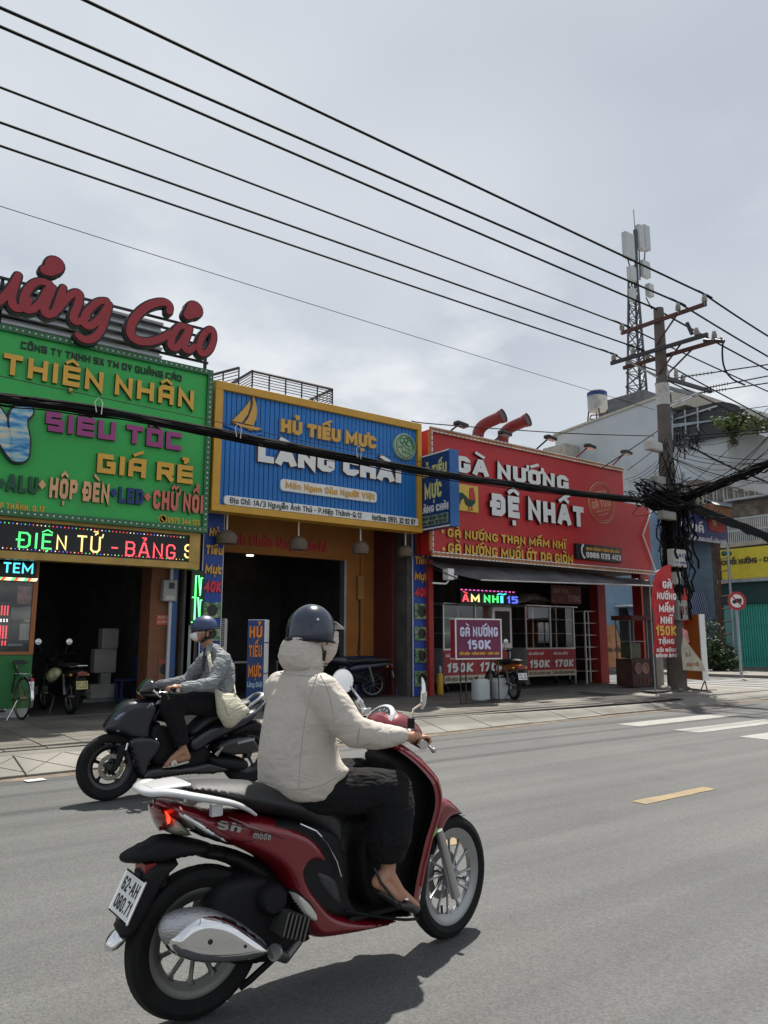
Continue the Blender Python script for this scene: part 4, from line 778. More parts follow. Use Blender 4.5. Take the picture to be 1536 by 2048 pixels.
# vents, spotlights
REDV = M('red painted vent', (.20, .02, .022), .4, var=.25, dirt=(.05, .02, .02))
for i, (bx_, by_, ax_, ay_) in enumerate((((956), 896, 992, 857), (1006, 902, 1044, 865))):
    Yv = 14.2; b = onY(bx_, by_, Yv); a = onY(ax_, ay_, Yv); o = thing('roof_vent', (b.x, Yv, 5.3), '%s of the two red bent exhaust pipes on the red shop roof' % ('left', 'right')[i], 'vent', 'exhaust pipes on the red shop roof')
    r_ = .155; P = [(b.x, Yv, 5.3), (b.x, Yv, a.z-.34), (b.x+.01, Yv-.03, a.z-.16), (b.x+.07, Yv-.2, a.z-.02), (b.x+.2, Yv-.62, a.z+.08)]; P = chaikin(P[1:], 2, False); P = [V((b.x, Yv, 5.3))]+P
    MB().path(P, [r_]*(len(P)-1)+[r_*1.1], 20, caps=False).put('pipe', REDV, o)
    e = P[-1]; dr_ = (P[-1]-P[-3]).normalized(); mb = MB(); mb.path([e, e+dr_*.12], [r_*1.1, r_*1.22], 20, caps=False); mb.put('mouth', REDV, o); mb = MB(); mb.path([e+dr_*.0, e+dr_*.1], [r_*1.05, r_*1.17], 20); mb.put('inner', BLACK, o)
for i, (hx, hy, bx_, by_) in enumerate(((922, 849, 889, 879), (1010, 867, 979, 893), (1101, 876, 1063, 907), (1180, 893, 1142, 918), (1253, 905, 1216, 928))):
    b = onY(bx_, by_+3, YS+.2); Yh = YS-.35; h = onY(hx, hy, Yh); o = thing('sign_spotlight', (b.x, YS+.2, b.z), 'dark spotlight on an angled arm over the red sign, %s counted from the blade sign' % ('first', 'second', 'third', 'fourth', 'fifth')[i], 'spotlight', 'spotlights above the red sign')
    MB().tube((b.x, YS+.2, z1), (h.x-.05, Yh, h.z), .022).put('arm', REDV if i > 2 else BLACK, o); MB().ob((h.x, Yh, h.z), (.17, 0, -.02), (0, .09, 0), (.006, 0, .045)).put('lamp_head', BLACK, o, bevel=.02)
    MB().ob((h.x+.02, Yh, h.z-.05), (.12, 0, -.014), (0, .07, 0), (0, 0, .006)).put('lens', STEEL, o)
# awning
a = onY(905, 1138, 13.4); b = onY(1300, 1150, 13.4); fl = onY(962, 1160, 12.3); fr_ = onY(1314, 1172, 12.3)
aw = thing('awning', ((fl.x+fr_.x)/2, 12.9, fl.z), 'grey sagging canvas awning under the red sign', 'awning'); n = 26; mb = MB(); vs = []
za_ = z0-.12
for i in range(n+1):
    u = i/n; p = V((11.15+(19.6-11.15)*u, 13.35, za_-.03*math.sin(u*9))); q_ = V((fl.x+(fr_.x-fl.x)*u, 12.3, fl.z+(fr_.z-fl.z)*u-.02*abs(math.sin(u*17))))
    for j in range(7): w_ = j/6; r_ = p.lerp(q_, w_); r_.z -= .10*math.sin(w_*math.pi)*(.6+.4*math.sin(u*23)); vs.append(r_)
mb.add(vs, [(i*7+j, i*7+j+1, (i+1)*7+j+1, (i+1)*7+j) for i in range(n) for j in range(6)]); mb.put('canvas', M('grey canvas', (.13, .13, .135), .6, var=.4, vs_=2, bump=.3), aw)
MB().tube(fl, fr_, .018).put('front_bar', STEEL, aw)
for px in (11.2, 15.4, 19.5): MB().tube((px, 13.35, za_-.1), (min(px+.1, fr_.x), 12.3, fl.z-.02), .012).put('arm', BLACK, aw)
# white loudspeaker and pipe
o = thing('white_camera', (11.3, 12.9, 2.9), 'white security camera box on a bent white pipe under the left end of the awning', 'camera'); c = onY(897, 1152, 12.9)
MB().bx(c.x-.09, c.x+.09, 12.8, 13.0, c.z-.09, c.z+.16).put('box', WHITE, o, bevel=.015); c2 = onY(865, 1166, 12.9); MB().path([(c2.x, 12.9, c2.z), (c.x-.08, 12.9, c2.z), (c.x-.01, 12.9, c2.z+.06), (c.x, 12.9, c.z-.09)], .02, 8).put('pipe', WHITE, o); MB().lathe((c.x+.08, 12.85, c.z+.0), (1, -.3, -.2), [(.03, 0), (.06, .1), (.0, .1)], 14).put('lens', WHITE, o)
# red columns
for i, (pl, pr2, Y_, lab) in enumerate(((1196, 1216, 14.3, 'red painted column at the back of the red shop beside the tilted menu board'), (1283, 1306, 13.3, 'dark red corner column of the red shop behind the feather flag'))):
    q = R4(pl, 1200, 1300, pr2, Y_); tag(MB().bx(q[0], q[1], Y_, Y_+.3, .15, 3.29).put('red_column', REDC), lab, 'column')
xr_ = onY(858.5, 1250, 13.42).x; tag(MB().bx(xr_, xr_+.13, 13.42, 13.54, .15, 3.2).put('red_post', REDC), 'narrow red post between the blue column and the red shop opening', 'post')
# LED board in shop
lb2 = thing('red_shop_led', (13, 13.9, 2.5), 'small LED board with rainbow letters hanging inside the red shop', 'sign'); q = R4(921, 1177, 1207, 1033, 13.6); MB().bx(q[0], q[1], 13.6, 13.75, q[2], q[3]).put('screen', SCR, lb2)
H_ = q[3]-q[2]; W_ = q[1]-q[0]; xs_ = [(c_, m) for c_, m in zip('ÀMNHĨ15', (LR, LY, LG, LG, LC, LB, LB))]; xx = q[0]+.04
for c_, m in xs_:
    w_ = W_*(.15 if c_ == 'M' else .05 if c_ in '1Ĩ' else .115); text(c_, (xx, 13.59, q[2]+H_*.14), (1, 0, 0), (0, 0, 1), (0, -1, 0), w_, H_*.5, m, lb2, t=.2, depth=.005, name='led_letter'); xx += w_+W_*.035+(W_*.04 if c_ in 'MĨ' else 0)
bd_ = MB(); [bd_.bx(q[0]+i*W_/14, q[0]+i*W_/14+W_/28, 13.594, 13.599, q[3]-.035, q[3]-.01) for i in range(14)]; bd_.put('border_diodes', LM, lb2, kind='stuff')
# carts
POST = M('poster red', (.36, .03, .035), .5, var=.1); CREAM = M('poster cream band', (.55, .5, .36), .6)
def cart(pl, yt, yb, pr2, Y, label, zt_, slant=0):
    q = R4(pl, yt, yb, pr2, Y); o = thing('food_cart', ((q[0]+q[1])/2, Y+.35, .15), label, 'cart', 'stainless food carts in the red shop')
    x0, x1, z0, z1 = q; MB().bx(x0, x1, Y, Y+.7, z0, z1).put('cabinet', STEEL, o); xm = (x0+x1)/2
    for k, (a, b, s) in enumerate(((x0+.01, xm-.01, '150K'), (xm+.01, x1-.01, '170K'))):
        ps = MB().bx(a, b, Y-.012, Y-.001, z0+.02, z1-.01).put('poster', POST, o); MB().bx(a, b, Y-.016, Y-.0125, z0+.02, z0+.02+(z1-z0)*.2).put('poster_band', CREAM, ps)
        text(s, (a+(b-a)*.06, Y-.013, z0+(z1-z0)*.32), (1, 0, 0), (0, 0, 1), (0, -1, 0), (b-a)*.8, (z1-z0)*.28, (WHITE, BLKL), ps, t=.26, depth=.012, per=False, name='lettering', slant=.12)
        text('GÀ MẮM NHĨ' if k == 0 else 'GÀ DA GIÒN', (a+.05, Y-.013, z0+(z1-z0)*.78), (1, 0, 0), (0, 0, 1), (0, -1, 0), (b-a)*.6, (z1-z0)*.09, WHITE, ps, t=.2, depth=.004, per=False, name='lettering')
        text('XÔI ĐẬU BÁNH BAO', (a+.03, Y-.017, z0+.05), (1, 0, 0), (0, 0, 1), (0, -1, 0), (b-a)*.88, (z1-z0)*.1, BLKL, ps, t=.18, depth=.003, per=False, name='lettering')
    MB().bx(x0, x1, Y, Y+.7, z1+.0, z1+.03).put('counter_top', STEEL, o)
    for x in (x0+.02, x1-.02, xm):
        for y in (Y+.02, Y+.66): MB().bx(x-.018, x+.018, y-.018, y+.018, z1+.03, zt_).put('post', STEEL, o)
    for k, z in enumerate((z1+(zt_-z1)*.36, z1+(zt_-z1)*.7)): MB().bx(x0+.02, x1-.02, Y+.05, Y+.64, z, z+.012).put('shelf', STEEL, o)
    MB().bx(x0-.05, x1+.05, Y-.1, Y+.75, zt_, zt_+.03).put('roof', STEEL, o); MB().bx(x0+.04, x1-.04, Y+.03, Y+.035, z1+.03, zt_-.02).put('pane', GLASS, o)
    for x in (x0+.15, x1-.15):
        for y in (Y+.1, Y+.6): MB().lathe((x-.015, y, .23), (1, 0, 0), [(.03, 0), (.08, 0), (.08, .03), (.03, .03)], 14).put('wheel', BLACK, o); MB().tube((x, y, .25), (x, y, z0), .015).put('caster_stem', GREYMET, o)
    return o, q
c1, q1 = cart(887, 1300, 1367, 1016, 14.0, 'glazed food cart with 150K and 170K posters on the left side of the red shop', onY(887, 1208, 14.0).z)
c2_, q2 = cart(1053, 1298, 1354, 1153, 14.3, 'glazed food cart with 150K and 170K posters beside the tall steel shelf', onY(1053, 1212, 14.3).z)
ca_ = thing('steel_cabinet', (13.4, 14, 1), 'bent sheet steel hood with rounded corner standing between the two food carts', 'cabinet'); q = R4(985, 1212, 1298, 1026, 13.95)
MB().bx(q[0], q[1], 13.95, 14.5, q[2], q[3]).put('hood', STEEL, ca_, bevel=.03); MB().bx(q[0]+.08, q[1]-.1, 13.94, 13.949, q[2]+.15, q[3]-.12).put('pane', SCR, ca_)
for dx in (.03, .9): MB().bx(q[0]+(q[1]-q[0])*dx-.0, q[0]+(q[1]-q[0])*dx+.03, 14.0, 14.03, .15, q[2]).put('leg', STEEL, ca_)
sh = thing('steel_shelf', (17, 14.6, .15), 'tall narrow steel rack with glass shelves beside the red column', 'rack'); q = R4(1168, 1222, 1366, 1204, 14.4)
for x in (q[0], q[1]):
    for y in (14.4, 14.8): MB().bx(x-.02, x+.02, y-.02, y+.02, .15, q[3]).put('post', STEEL, sh)
for k in range(6): z = .5+k*(q[3]-.5)/5; MB().bx(q[0], q[1], 14.4, 14.8, z-.015, z+.01).put('shelf', STEEL, sh)
mbd = thing('menu_board', (15, 14.5, 2.4), 'worn pinkish price board hanging inside the red shop above the right cart', 'sign'); q = R4(1102, 1170, 1206, 1163, 14.0)
MB().bx(q[0], q[1], 14.0, 14.03, q[2], q[3]).put('board', M('faded price board', (.16, .07, .06), .7, var=.35, vs_=6), mbd); text('150K 170K', (q[0]+.08, 13.999, q[3]-.2), (1, 0, 0), (0, 0, 1), (0, -1, 0), (q[1]-q[0])*.5, .12, M('faded print', (.4, .3, .28), .7), mbd, per=False, name='lettering', depth=.003, t=.16)
text('170K', (q[0]+(q[1]-q[0])*.55, 13.999, q[2]+.06), (1, 0, 0), (0, 0, 1), (0, -1, 0), (q[1]-q[0])*.4, .17, M('faded print', (.4, .3, .28), .7), mbd, per=False, name='lettering', depth=.003, t=.2)
clth = MB(); q = R4(1030, 1190, 1208, 1112, 14.2); n = 12; vs = []
for i in range(n+1):
    for j in range(4): vs.append((q[0]+(q[1]-q[0])*i/n, 14.1+j*.22, q[2]+.1+.16*math.sin(i/n*3.1)+(.05 if j in (1, 2) else -.12)+.02*math.sin(i*2.)))
clth.add(vs, [(i*4+j, i*4+j+1, i*4+j+5, i*4+j+4) for i in range(n) for j in range(3)]); tag(clth.put('cart_cloth', M('patterned cloth', (.3, .26, .22), .9, var=.6, vs_=7)), 'crumpled pale cloth thrown over the roof of the right food cart', 'cloth')
# tilted orange menu board and steps
o = thing('tilted_menu', (18.6, 14.4, .15), 'tall wooden brown menu board leaning beside the red column', 'sign'); a = onY(1217, 1335, 14.6); b = onY(1217, 1250, 14.8); c = onY(1254, 1338, 14.6)
WOOD = M('orange wood print', (.42, .2, .07), .6, var=.3, vs_=4); MB().add([(a.x, 14.6, a.z), (c.x+.05, 14.6, a.z), (c.x-.1, 14.85, b.z), (a.x, 14.85, b.z), (a.x, 14.63, a.z), (c.x+.05, 14.63, a.z), (c.x-.1, 14.88, b.z), (a.x, 14.88, b.z)], [(0, 1, 2, 3), (7, 6, 5, 4), (0, 4, 5, 1), (1, 5, 6, 2), (2, 6, 7, 3), (3, 7, 4, 0)]).put('board', WOOD, o)
MB().tube((c.x+.1, 14.55, .15), (c.x-.08, 14.85, b.z+.02), .018).put('prop', BLACK, o); MB().tube((a.x, 14.6, .15), (a.x, 14.6, a.z), .018).put('leg', BLACK, o); text('MÓC - MIẾN', (a.x+.05, 14.66, a.z+.45), (1, 0, 0), (0, .2, 1), (0, -1, .2), (c.x-a.x)*.8, .12, BLKL, o, per=False, name='lettering', depth=.004)
# bottled drink stand
ds_ = thing('drinks_stand', (19, 13, .15), 'dark drinks stand with two round bowls on its front', 'stand'); q = R4(1263, 1318, 1372, 1303, 12.6); DKB = M('dark brown board', (.07, .03, .025), .6, var=.4, vs_=4)
MB().bx(q[0], q[1], 12.6, 13.1, .17, q[3]).put('cabinet', DKB, ds_); qt = onY(1263, 1240, 12.6).z
for x in (q[0]+.03, q[1]-.03):
    for y in (12.63, 13.07): MB().bx(x-.015, x+.015, y-.015, y+.015, q[3], qt).put('post', GREYMET, ds_)
MB().bx(q[0]-.05, q[1]+.05, 12.5, 13.15, qt, qt+.12).put('canopy', MAROON, ds_); MB().bx(q[0]+.05, q[1]-.05, 12.65, 13.05, q[3]+.45, q[3]+.47).put('shelf', GREYMET, ds_); MB().bx(q[0]+.1, q[1]-.25, 12.7, 13.0, q[3]+.02, q[3]+.42).put('glass_jar_box', M('jar dark green', (.06, .08, .03), .3, var=.5, vs_=12), ds_)
for dx in (.3, .68): cx = q[0]+(q[1]-q[0])*dx; MB().lathe((cx, 12.6, q[3]-.25), (0, -1, 0), [(.15, 0), (.15, .03), (.11, .03), (.1, .01), (0, .01)], 20).put('bowl', M('bowl pink', (.3, .16, .15), .5), ds_)
for i in range(7): MB().bx(q[0]+.05+i*.12, q[0]+.12+i*.12, 12.585, 12.599, .25, q[3]-.5).put('slat', M('slat red brown', (.13, .04, .03), .6), ds_)
# sign stand 150K
s150 = thing('price_stand', (11.6, 11.4, .15), 'purple and red box sign reading GÀ NƯỚNG 150K on thin black legs', 'sign'); a = onY(912, 1318, 11.4); b = onY(912, 1238, 11.4); U_ = V((.82, .0, 0)); c = onY(996, 1322, 11.25)
c_l = V((a.x, 11.4, 0)); c_r = V((c.x, 11.15, 0)); U_ = (c_r-c_l).normalized(); Nn = V((U_.y, -U_.x, 0)); Wd = (c_r-c_l).length; z0_, z1_ = a.z, b.z; D_ = .22; mid = (c_l+c_r)/2
MB().ob(mid-Nn*D_/2+V((0, 0, (z0_+z1_)/2)), U_*Wd/2, Nn*D_/2, V((0, 0, (z1_-z0_)/2))).put('box', M('stand side red', (.4, .03, .06), .5), s150); MB().ob(mid+Nn*.005+V((0, 0, (z0_+z1_)/2)), U_*(Wd/2-.02), Nn*.004, V((0, 0, (z1_-z0_)/2-.02))).put('panel', M('stand maroon print', (.14, .012, .06), .45), s150)
for z in (z0_, z1_): MB().ob(mid-Nn*D_/2+V((0, 0, z)), U_*(Wd/2+.012), Nn*(D_/2+.012), V((0, 0, .012))).put('trim', WHITE, s150)
for p_ in (c_l, c_r, c_r-Nn*D_): MB().ob(p_+V((0, 0, (z0_+z1_)/2)), U_*.012, Nn*.012, V((0, 0, (z1_-z0_)/2-.012))).put('trim', WHITE, s150)
LAV = M('lavender letter', (.62, .62, .82), .5)
for s, u0, u1, v0, v1, m in (('GÀ NƯỚNG', .09, .92, .56, .8, LAV), ('150K', .25, .75, .24, .47, LAV), ('XÔI ĐẬU - BÁNH BAO - CƠM LAM', .07, .94, .1, .165, YEL)): text(s, c_l+U_*Wd*u0+Nn*.009+V((0, 0, z0_+(z1_-z0_)*v0)), U_, (0, 0, 1), Nn, Wd*(u1-u0), (z1_-z0_)*(v1-v0), m, s150, t=.24, depth=.01)
for p_ in (c_l+U_*.12, c_l+U_*.24, c_r-U_*.22, c_r-U_*.05): MB().tube(p_-Nn*.05+V((0, 0, .15)), p_-Nn*.05+V((0, 0, z0_)), .013, n=6).put('leg', BLACK, s150)
MB().tube(c_r-U_*.05-Nn*.05+V((0, 0, .17)), c_r-U_*.05-Nn*1.0+V((0, 0, .17)), .012, n=6).put('foot_bar', BLACK, s150); MB().tube(c_l+U_*.12-Nn*.05+V((0, 0, .17)), c_r-U_*.05-Nn*.05+V((0, 0, .17)), .012, n=6).put('foot_bar', BLACK, s150)
# jugs
JUG = M('milky white plastic', (.55, .6, .6), .4, var=.06, spec=.5)
for i, (px, py) in enumerate(((970, 1405), (1010, 1402))):
    c = onZ(px, py-3, .15); c.y += .12; o = thing('water_jug', (c.x, c.y, .15), ('white plastic jerrycan on the pavement, left one under the price stand', 'white plastic jerrycan on the pavement, nearer the orange motorbike')[i], 'jerrycan', 'white jerrycans under the price stand')
    a_, b_ = V((.19, 0, 0)), V((0, .14, 0)); hs = [(0, .8), (.015, .95), (.05, 1), (.33, 1), (.40, .95), (.43, .8), (.445, .5)]
    MB().rings([(c+V((0, 0, z)), a_*k, b_*k) for z, k in hs], 24, 3.2).put('body', JUG, o); MB().lathe(c+V((-.11, 0, .44)), (0, 0, 1), [(.035, 0), (.035, .04), (0, .04)], 14).put('cap', BLACK, o); MB().path([c+V((-.05, 0, .43)), c+V((-.03, 0, .48)), c+V((.08, 0, .48)), c+V((.11, 0, .43))], .016, 8).put('handle', JUG, o)
c = onZ(880, 1389, .15); o = thing('gas_cylinder', (c.x, c.y, .15), 'thin yellow cylinder with a grey cap standing at the left edge of the red shop', 'cylinder'); MB().lathe(c, (0, 0, 1), [(.0, 0), (.075, .0), (.08, .03), (.08, .44), (.05, .48), (0, .48)], 20).put('body', M('yellow cylinder', (.6, .36, .02), .5, dirt=(.2, .12, .03)), o); MB().lathe(c+V((0, 0, .48)), (0, 0, 1), [(.05, 0), (.05, .12), (.02, .17), (0, .17)], 14).put('cap', GREYMET, o)
# ================================================================ UTILITY POLE AND LINES
def RX(pxl, yt, yb, pxr, X): a = onX(pxl, yt, X); b = onX(pxl, yb, X); c = onX(pxr, yb, X); return c.y, a.y, b.z, a.z    # y0<y1
POLEC = M('weathered pole concrete', (.13, .115, .10), .9, var=.3, vs_=2, bump=.5, bs=30, dirt=(.06, .05, .045), dscale=2); RUST = M('rusty steel', (.10, .045, .035), .7, .3, var=.3); GALV = M('galvanised steel', (.33, .35, .37), .45, .5, var=.2)
PORC = M('grey brown porcelain', (.32, .31, .28), .3, var=.3, vs_=9); RUB = M('black cable rubber', (.010, .010, .011), .75, spec=.15)
XP, YP = 18.0, 11.55
pole = thing('utility_pole', (XP, YP, .14), 'tall weathered concrete utility pole carrying crossarms, a white band near its top', 'utility pole')
MB().path([(XP, YP, .1), (XP+.1, YP, 5), (XP+.2, YP, 10.45)], [.24, .2, .135], 18).put('shaft', POLEC, pole)
a = onY(1322, 768, YP).z; b = onY(1322, 810, YP).z; MB().tube((XP+.145, YP, b), (XP+.155, YP, a), .183, .178, 18).put('white_band', M('worn white paint', (.5, .5, .47), .7, var=.1, dirt=(.25, .2, .15), dscale=4), pole)
def arm(y0, z0_, y1, z1_, mat, x=XP, h=.05): return MB().ob((x, (y0+y1)/2, (z0_+z1_)/2), (0, (y1-y0)/2, (z1_-z0_)/2), (h*.7, 0, 0), (0, 0, h)).put('crossarm', mat, pole)
arm(12.66, 10.06, 10.05, 10.0, RUST, XP+.02); arm(12.95, 9.2, 9.98, 9.1, BLACK, XP-.14); arm(12.85, 9.13, 9.85, 9.03, RUST, XP+.3)
def brace(A, B, m=RUST): MB().tube(A, B, .025, n=6).put('brace', m, pole)
brace((XP, YP, 9.35), (XP, 10.85, 10.02)); brace((XP, YP, 8.5), (XP-.1, 10.75, 9.12)); brace((XP+.3, YP, 8.5), (XP+.3, 10.6, 9.08)); brace((XP, YP, 8.4), (XP-.1, 12.4, 9.12), GALV); brace((XP+.3, YP, 8.6), (XP+.3, 12.3, 9.05), RUST)
# lower arm running along the street
aL = onY(1335, 757, YP-.15); aR = onY(1422, 783, YP-.15); MB().ob((aL+aR)/2, (aR-aL)/2, (0, .04, 0), (0, 0, .05)).put('crossarm', BLACK, pole); MB().ob((aL+aR)/2+V((-.2, .3, -.1)), (aR-aL)/2*.9, (0, .04, 0), (0, 0, .045)).put('crossarm', GALV, pole); brace(onY(1328, 812, YP), onY(1400, 785, YP-.15), GALV); brace(onY(1328, 818, YP+.3), onY(1395, 790, YP+.3), GALV)
def insul(p, h=.2, r=.075, mat=PORC, ax=(0, 0, 1)):
    MB().lathe(p, ax, [(.02, -.1), (.02, 0), (r*.8, .0), (r, h*.15), (r*.75, h*.25), (r, h*.38), (r*.72, h*.5), (r*.9, h*.62), (r*.6, h*.75), (r*.65, h*.95), (0, h)], 14).put('insulator', mat, pole)
for p in ((XP, 10.08, 10.06), (XP, 10.84, 10.1), (XP, 12.62, 10.14), (XP-.14, 10.28, 9.18), (XP+.3, 10.05, 9.12), (XP-.14, 12.2, 9.24), (XP-.14, 13.0, 9.24) if 0 else (XP-.14, 12.85, 9.26), (XP+.3, 12.05, 9.18), (XP+.3, 12.7, 9.18)): insul(p)
for px in (1353, 1366, 1335): c = onY(px, 756+(px-1335)*.3, YP-.15); insul(c+V((0, 0, .05)), .3 if px == 1353 else .18, .07, M('pale grey insulator', (.4, .42, .4), .35))
for (pa, pb) in (((1374, 646), (1384, 668)), ((1408, 681), (1422, 682)), ((1430, 681), (1448, 683))): A, B = onX(*pa, XP), onX(*pb, XP); MB().tube(A, B, .05, n=10).put('strain_insulator', BLACK, pole)
# six line conductors
names = ('highest wire at the street side', 'second wire from the top', 'wire passing the pole top', 'wire on the far end of the top crossarm', 'upper of the two wires on the far lower insulators', 'lowest of the thick wires on the far lower insulators')
for i, (A, B, Rr) in enumerate((((1408, 588), (180, 0), (1536, 652)), ((1355, 604), (0, 10), (1536, 694)), ((1310, 617), (0, 48), (1536, 722)), ((1243, 648), (0, 170), (1536, 766)), ((1272, 695), (0, 240), (1536, 820)), ((1218, 705), (0, 287), (1536, 839)))):
    a = onX(*A, XP); b = onY(*B, a.y); r = onY(*Rr, a.y); b2 = a+(b-a)*1.9; r2 = a+(r-a)*5
    def seg(p, q, sag, n=26): return [p.lerp(q, k/n)-V((0, 0, sag*4*(k/n)*(1-k/n))) for k in range(n+1)]
    mb = MB(); mb.path(seg(b2, a, .04)+seg(a, r2, .5)[1:], .025 if i < 3 else .021, 6, up=None); tag(mb.put('power_line', RUB), 'black overhead power wire, '+names[i], 'power line', 'overhead power lines')
    mb = MB()
    for s in (-1, 1): mb.path([a+V((s*.05, 0, .0)), a+V((s*.2, 0, .012)), a+V((s*.4, 0, .008))], [.03, .024, .018], 6)
    mb.put('wire_tie', RUB, pole)
a = onY(1310, 820, 11.7); b = onY(0, 405, 11.7); b = a+(b-a)*1.5
tag(MB().path([a.lerp(b, k/20)-V((0, 0, .25*(k/20)*(1-k/20))) for k in range(21)], .006, 5).put('power_line', RUB), 'thin lone wire well below the thick power wires', 'power line', 'overhead power lines')
# lines leaving the pole over the road towards the viewer
for i, (A, B, y0) in enumerate((((1358, 755), (1536, 729), 0), ((1407, 777), (1536, 752), 0), ((1400, 786), (1536, 766), 0), ((1366, 873), (1536, 858), 1), ((1368, 880), (1536, 864), 1), ((1342, 840), (1536, 812), 1))):
    a = onX(*A, 18.4); b = onX(*B, 18.4); d = b-a; mb = MB(); P = [a+d*(k/10)*3.-V((0, 0, .0)) for k in range(11)]; mb.path(P, .016 if i < 5 else .009, 6)
    if i < 3:
        for k in range(9): q_ = a+d*(.03+k*.045); mb.path([q_+V((0, 0, -.05)), q_+V((0, 0, .05))], .008, 4)
    tag(mb.put('crossing_wire', RUB), 'black wire leaving the pole across the road, %s' % ('uppermost, from the low crossarm', 'middle of the three from the low crossarm', 'lowest of the three from the low crossarm', 'upper of the close pair', 'lower of the close pair', 'thin pale one above the close pair')[i], 'power line', 'wires crossing the road')
mb = MB(); P = [onX(1446, 684, XP), onX(1444, 705, XP), onX(1447, 735, XP), onX(1462, 758, XP+.1), onX(1490, 770, XP+.3)]; mb.path(chaikin(P, 2, False), .022, 6); tag(mb.put('drop_cable', RUB), 'black cable looping down from the middle crossarm to a crossing wire', 'cable')
def wirepx(pts, Y, r, lab, name='service_wire', onx=None):
    P = [onX(a, b, onx) if onx else onY(a, b, Y) for a, b in pts]; tag(MB().path(chaikin(P, 2, False), r, 6).put(name, RUB), lab, 'cable')
wirepx([(1385, 895), (1440, 925), (1500, 950), (1560, 975), (1750, 1045)], 11.4, .028, 'thick black cable slanting down from the pole to the right')
wirepx([(823, 842), (840, 846), (1000, 858), (1150, 868), (1308, 872)], 12.2, .012, 'thin black wire from the blue sign corner to the utility pole')
wirepx([(1325, 855), (1260, 900), (1200, 938)], 12.0, .014, 'black wire slanting from the pole down to the red sign top'); wirepx([(1325, 885), (1290, 915), (1255, 940)], 11.8, .01, 'thin wire from the pole to the end of the red sign')
wirepx([(0, 752), (200, 795), (430, 842), (640, 890), (850, 925)], 11.2, .006, 'very thin wire running just above the thick cable bundle')
# cable bundle
def wob(i, s): return mnoise.noise(V((i*7.3, s, 0)))
mb = MB(); ctr = [(-40, 790), (0, 797), (200, 820), (440, 868), (640, 905), (840, 942), (1000, 966), (1180, 990), (1310, 1003)]
C0 = [onY(a, b, 11.3) for a, b in ctr]
C0 = [C0[0]+(C0[0]-C0[2])*2]+C0; C0 = chaikin(C0, 3, False)
for s in range(26):
    an = s*2.4; rr_ = .010+.062*math.sqrt(s/26.); P = []
    for i, p in enumerate(C0):
        k = 1+.3*wob(i*.05, 3.3); P.append(p+V((0, math.cos(an)*rr_*k+.02*wob(i*.05, s), math.sin(an)*rr_*k+.028*wob(i*.04, s+40)-(.05 if s % 9 == 0 else 0)*abs(math.sin(i*.09)))))
    mb.path(P, random.choice([.010, .013, .016, .02]), 6)
tag(mb.put('cable_bundle', RUB), 'thick sagging bundle of black cables strung in front of the shop signs', 'cable bundle', kind='stuff')
TIE = M('white cable tie', (.6, .6, .55), .5)
for px, py in ((198, 812), (477, 862), (718, 905)):
    c = onY(px, py, 11.2); mb = MB(); mb.path([c+V((-.03, 0, -.1)), c+V((-.06, 0, .05)), c+V((-.01, 0, .13)), c+V((.05, 0, .06)), c+V((.04, 0, -.12))], .008, 5); tag(mb.put('cable_clip', TIE), 'pale hook clip on the cable bundle %s' % ('before the green sign' if px < 300 else 'before the left part of the blue sign' if px < 600 else 'beneath the word MỰC'), 'clip', 'clips on the cable bundle')
for nm, pts, X_, Y_, lab in (('cable_bundle', [(1330, 1003), (1400, 985), (1470, 955), (1536, 930), (1600, 895)], 18.0, None, 'thick bundle of black cables running from the pole out over the road'), ('cable_bundle', [(1330, 1005), (1400, 1020), (1470, 1048), (1536, 1075), (1700, 1130)], None, 11.4, 'bundle of black cables running from the pole on along the street')):
    mb = MB(); C1 = chaikin([onX(a, b, X_) if X_ else onY(a, b, Y_) for a, b in pts], 2, False); dd_ = (C1[-1]-C1[-3]).normalized(); C1 = C1+[C1[-1]+dd_*k_-V((0, 0, -.008*k_*k_)) for k_ in (1, 2, 4, 6, 9, 12)]
    for s in range(20):
        an = s*2.4; rr_ = .12*math.sqrt(s/20); mb.path([p+V((math.cos(an)*rr_, 0, math.sin(an)*rr_+.12*wob(i*.12, s+80)*(1 if s > 8 else .3))) for i, p in enumerate(C1)], random.choice([.012, .018, .024]), 6)
    tag(mb.put(nm, RUB), lab, 'cable bundle', kind='stuff')
mb = MB(); rnd = random.Random(3); W0 = onY(1335, 1000, 11.3)
for s in range(120):      # tangle round the pole
    c = W0+V((rnd.gauss(.05, .42), rnd.gauss(0, .22), rnd.gauss(0, .15))); a = rnd.uniform(.15, .6); b = rnd.uniform(.04, .18); t0 = rnd.random()*6; ln = rnd.uniform(2, 6); tl = rnd.uniform(-.3, .3)
    mb.path([c+V((a*math.cos(t0+k/12*ln)+.03*rnd.gauss(0, 1), .25*math.sin(t0+k/12*ln*.7), b*math.sin(t0+k/12*ln)+tl*math.cos(t0+k/12*ln))) for k in range(13)], rnd.choice([.01, .014, .022]), 5)
for s in range(80):      # falling along the pole
    zt = W0.z-.1+rnd.uniform(-.1, .25); zb = rnd.choice([3.2, 3.4, 2.6, 3.6, 1.9]); x = XP+rnd.gauss(-.05, .26); y = 11.3+rnd.gauss(0, .15)
    mb.path([V((x+.13*wob(k*.4, s)*k**.5, y+.08*wob(k*.4, s+30), zt+(zb-zt)*k/9)) for k in range(10)], rnd.choice([.012, .018, .028]), 5)
for s in range(26):
    c = onY(1372, 885, 11.3)+V((rnd.gauss(0, .22), rnd.gauss(0, .2), rnd.gauss(-.05, .16))); r0 = rnd.uniform(.1, .3); mb.path([c+V((r0*math.cos(k*.7), .1*math.sin(k), r0*.8*math.sin(k*.7))) for k in range(8)], .01, 5)
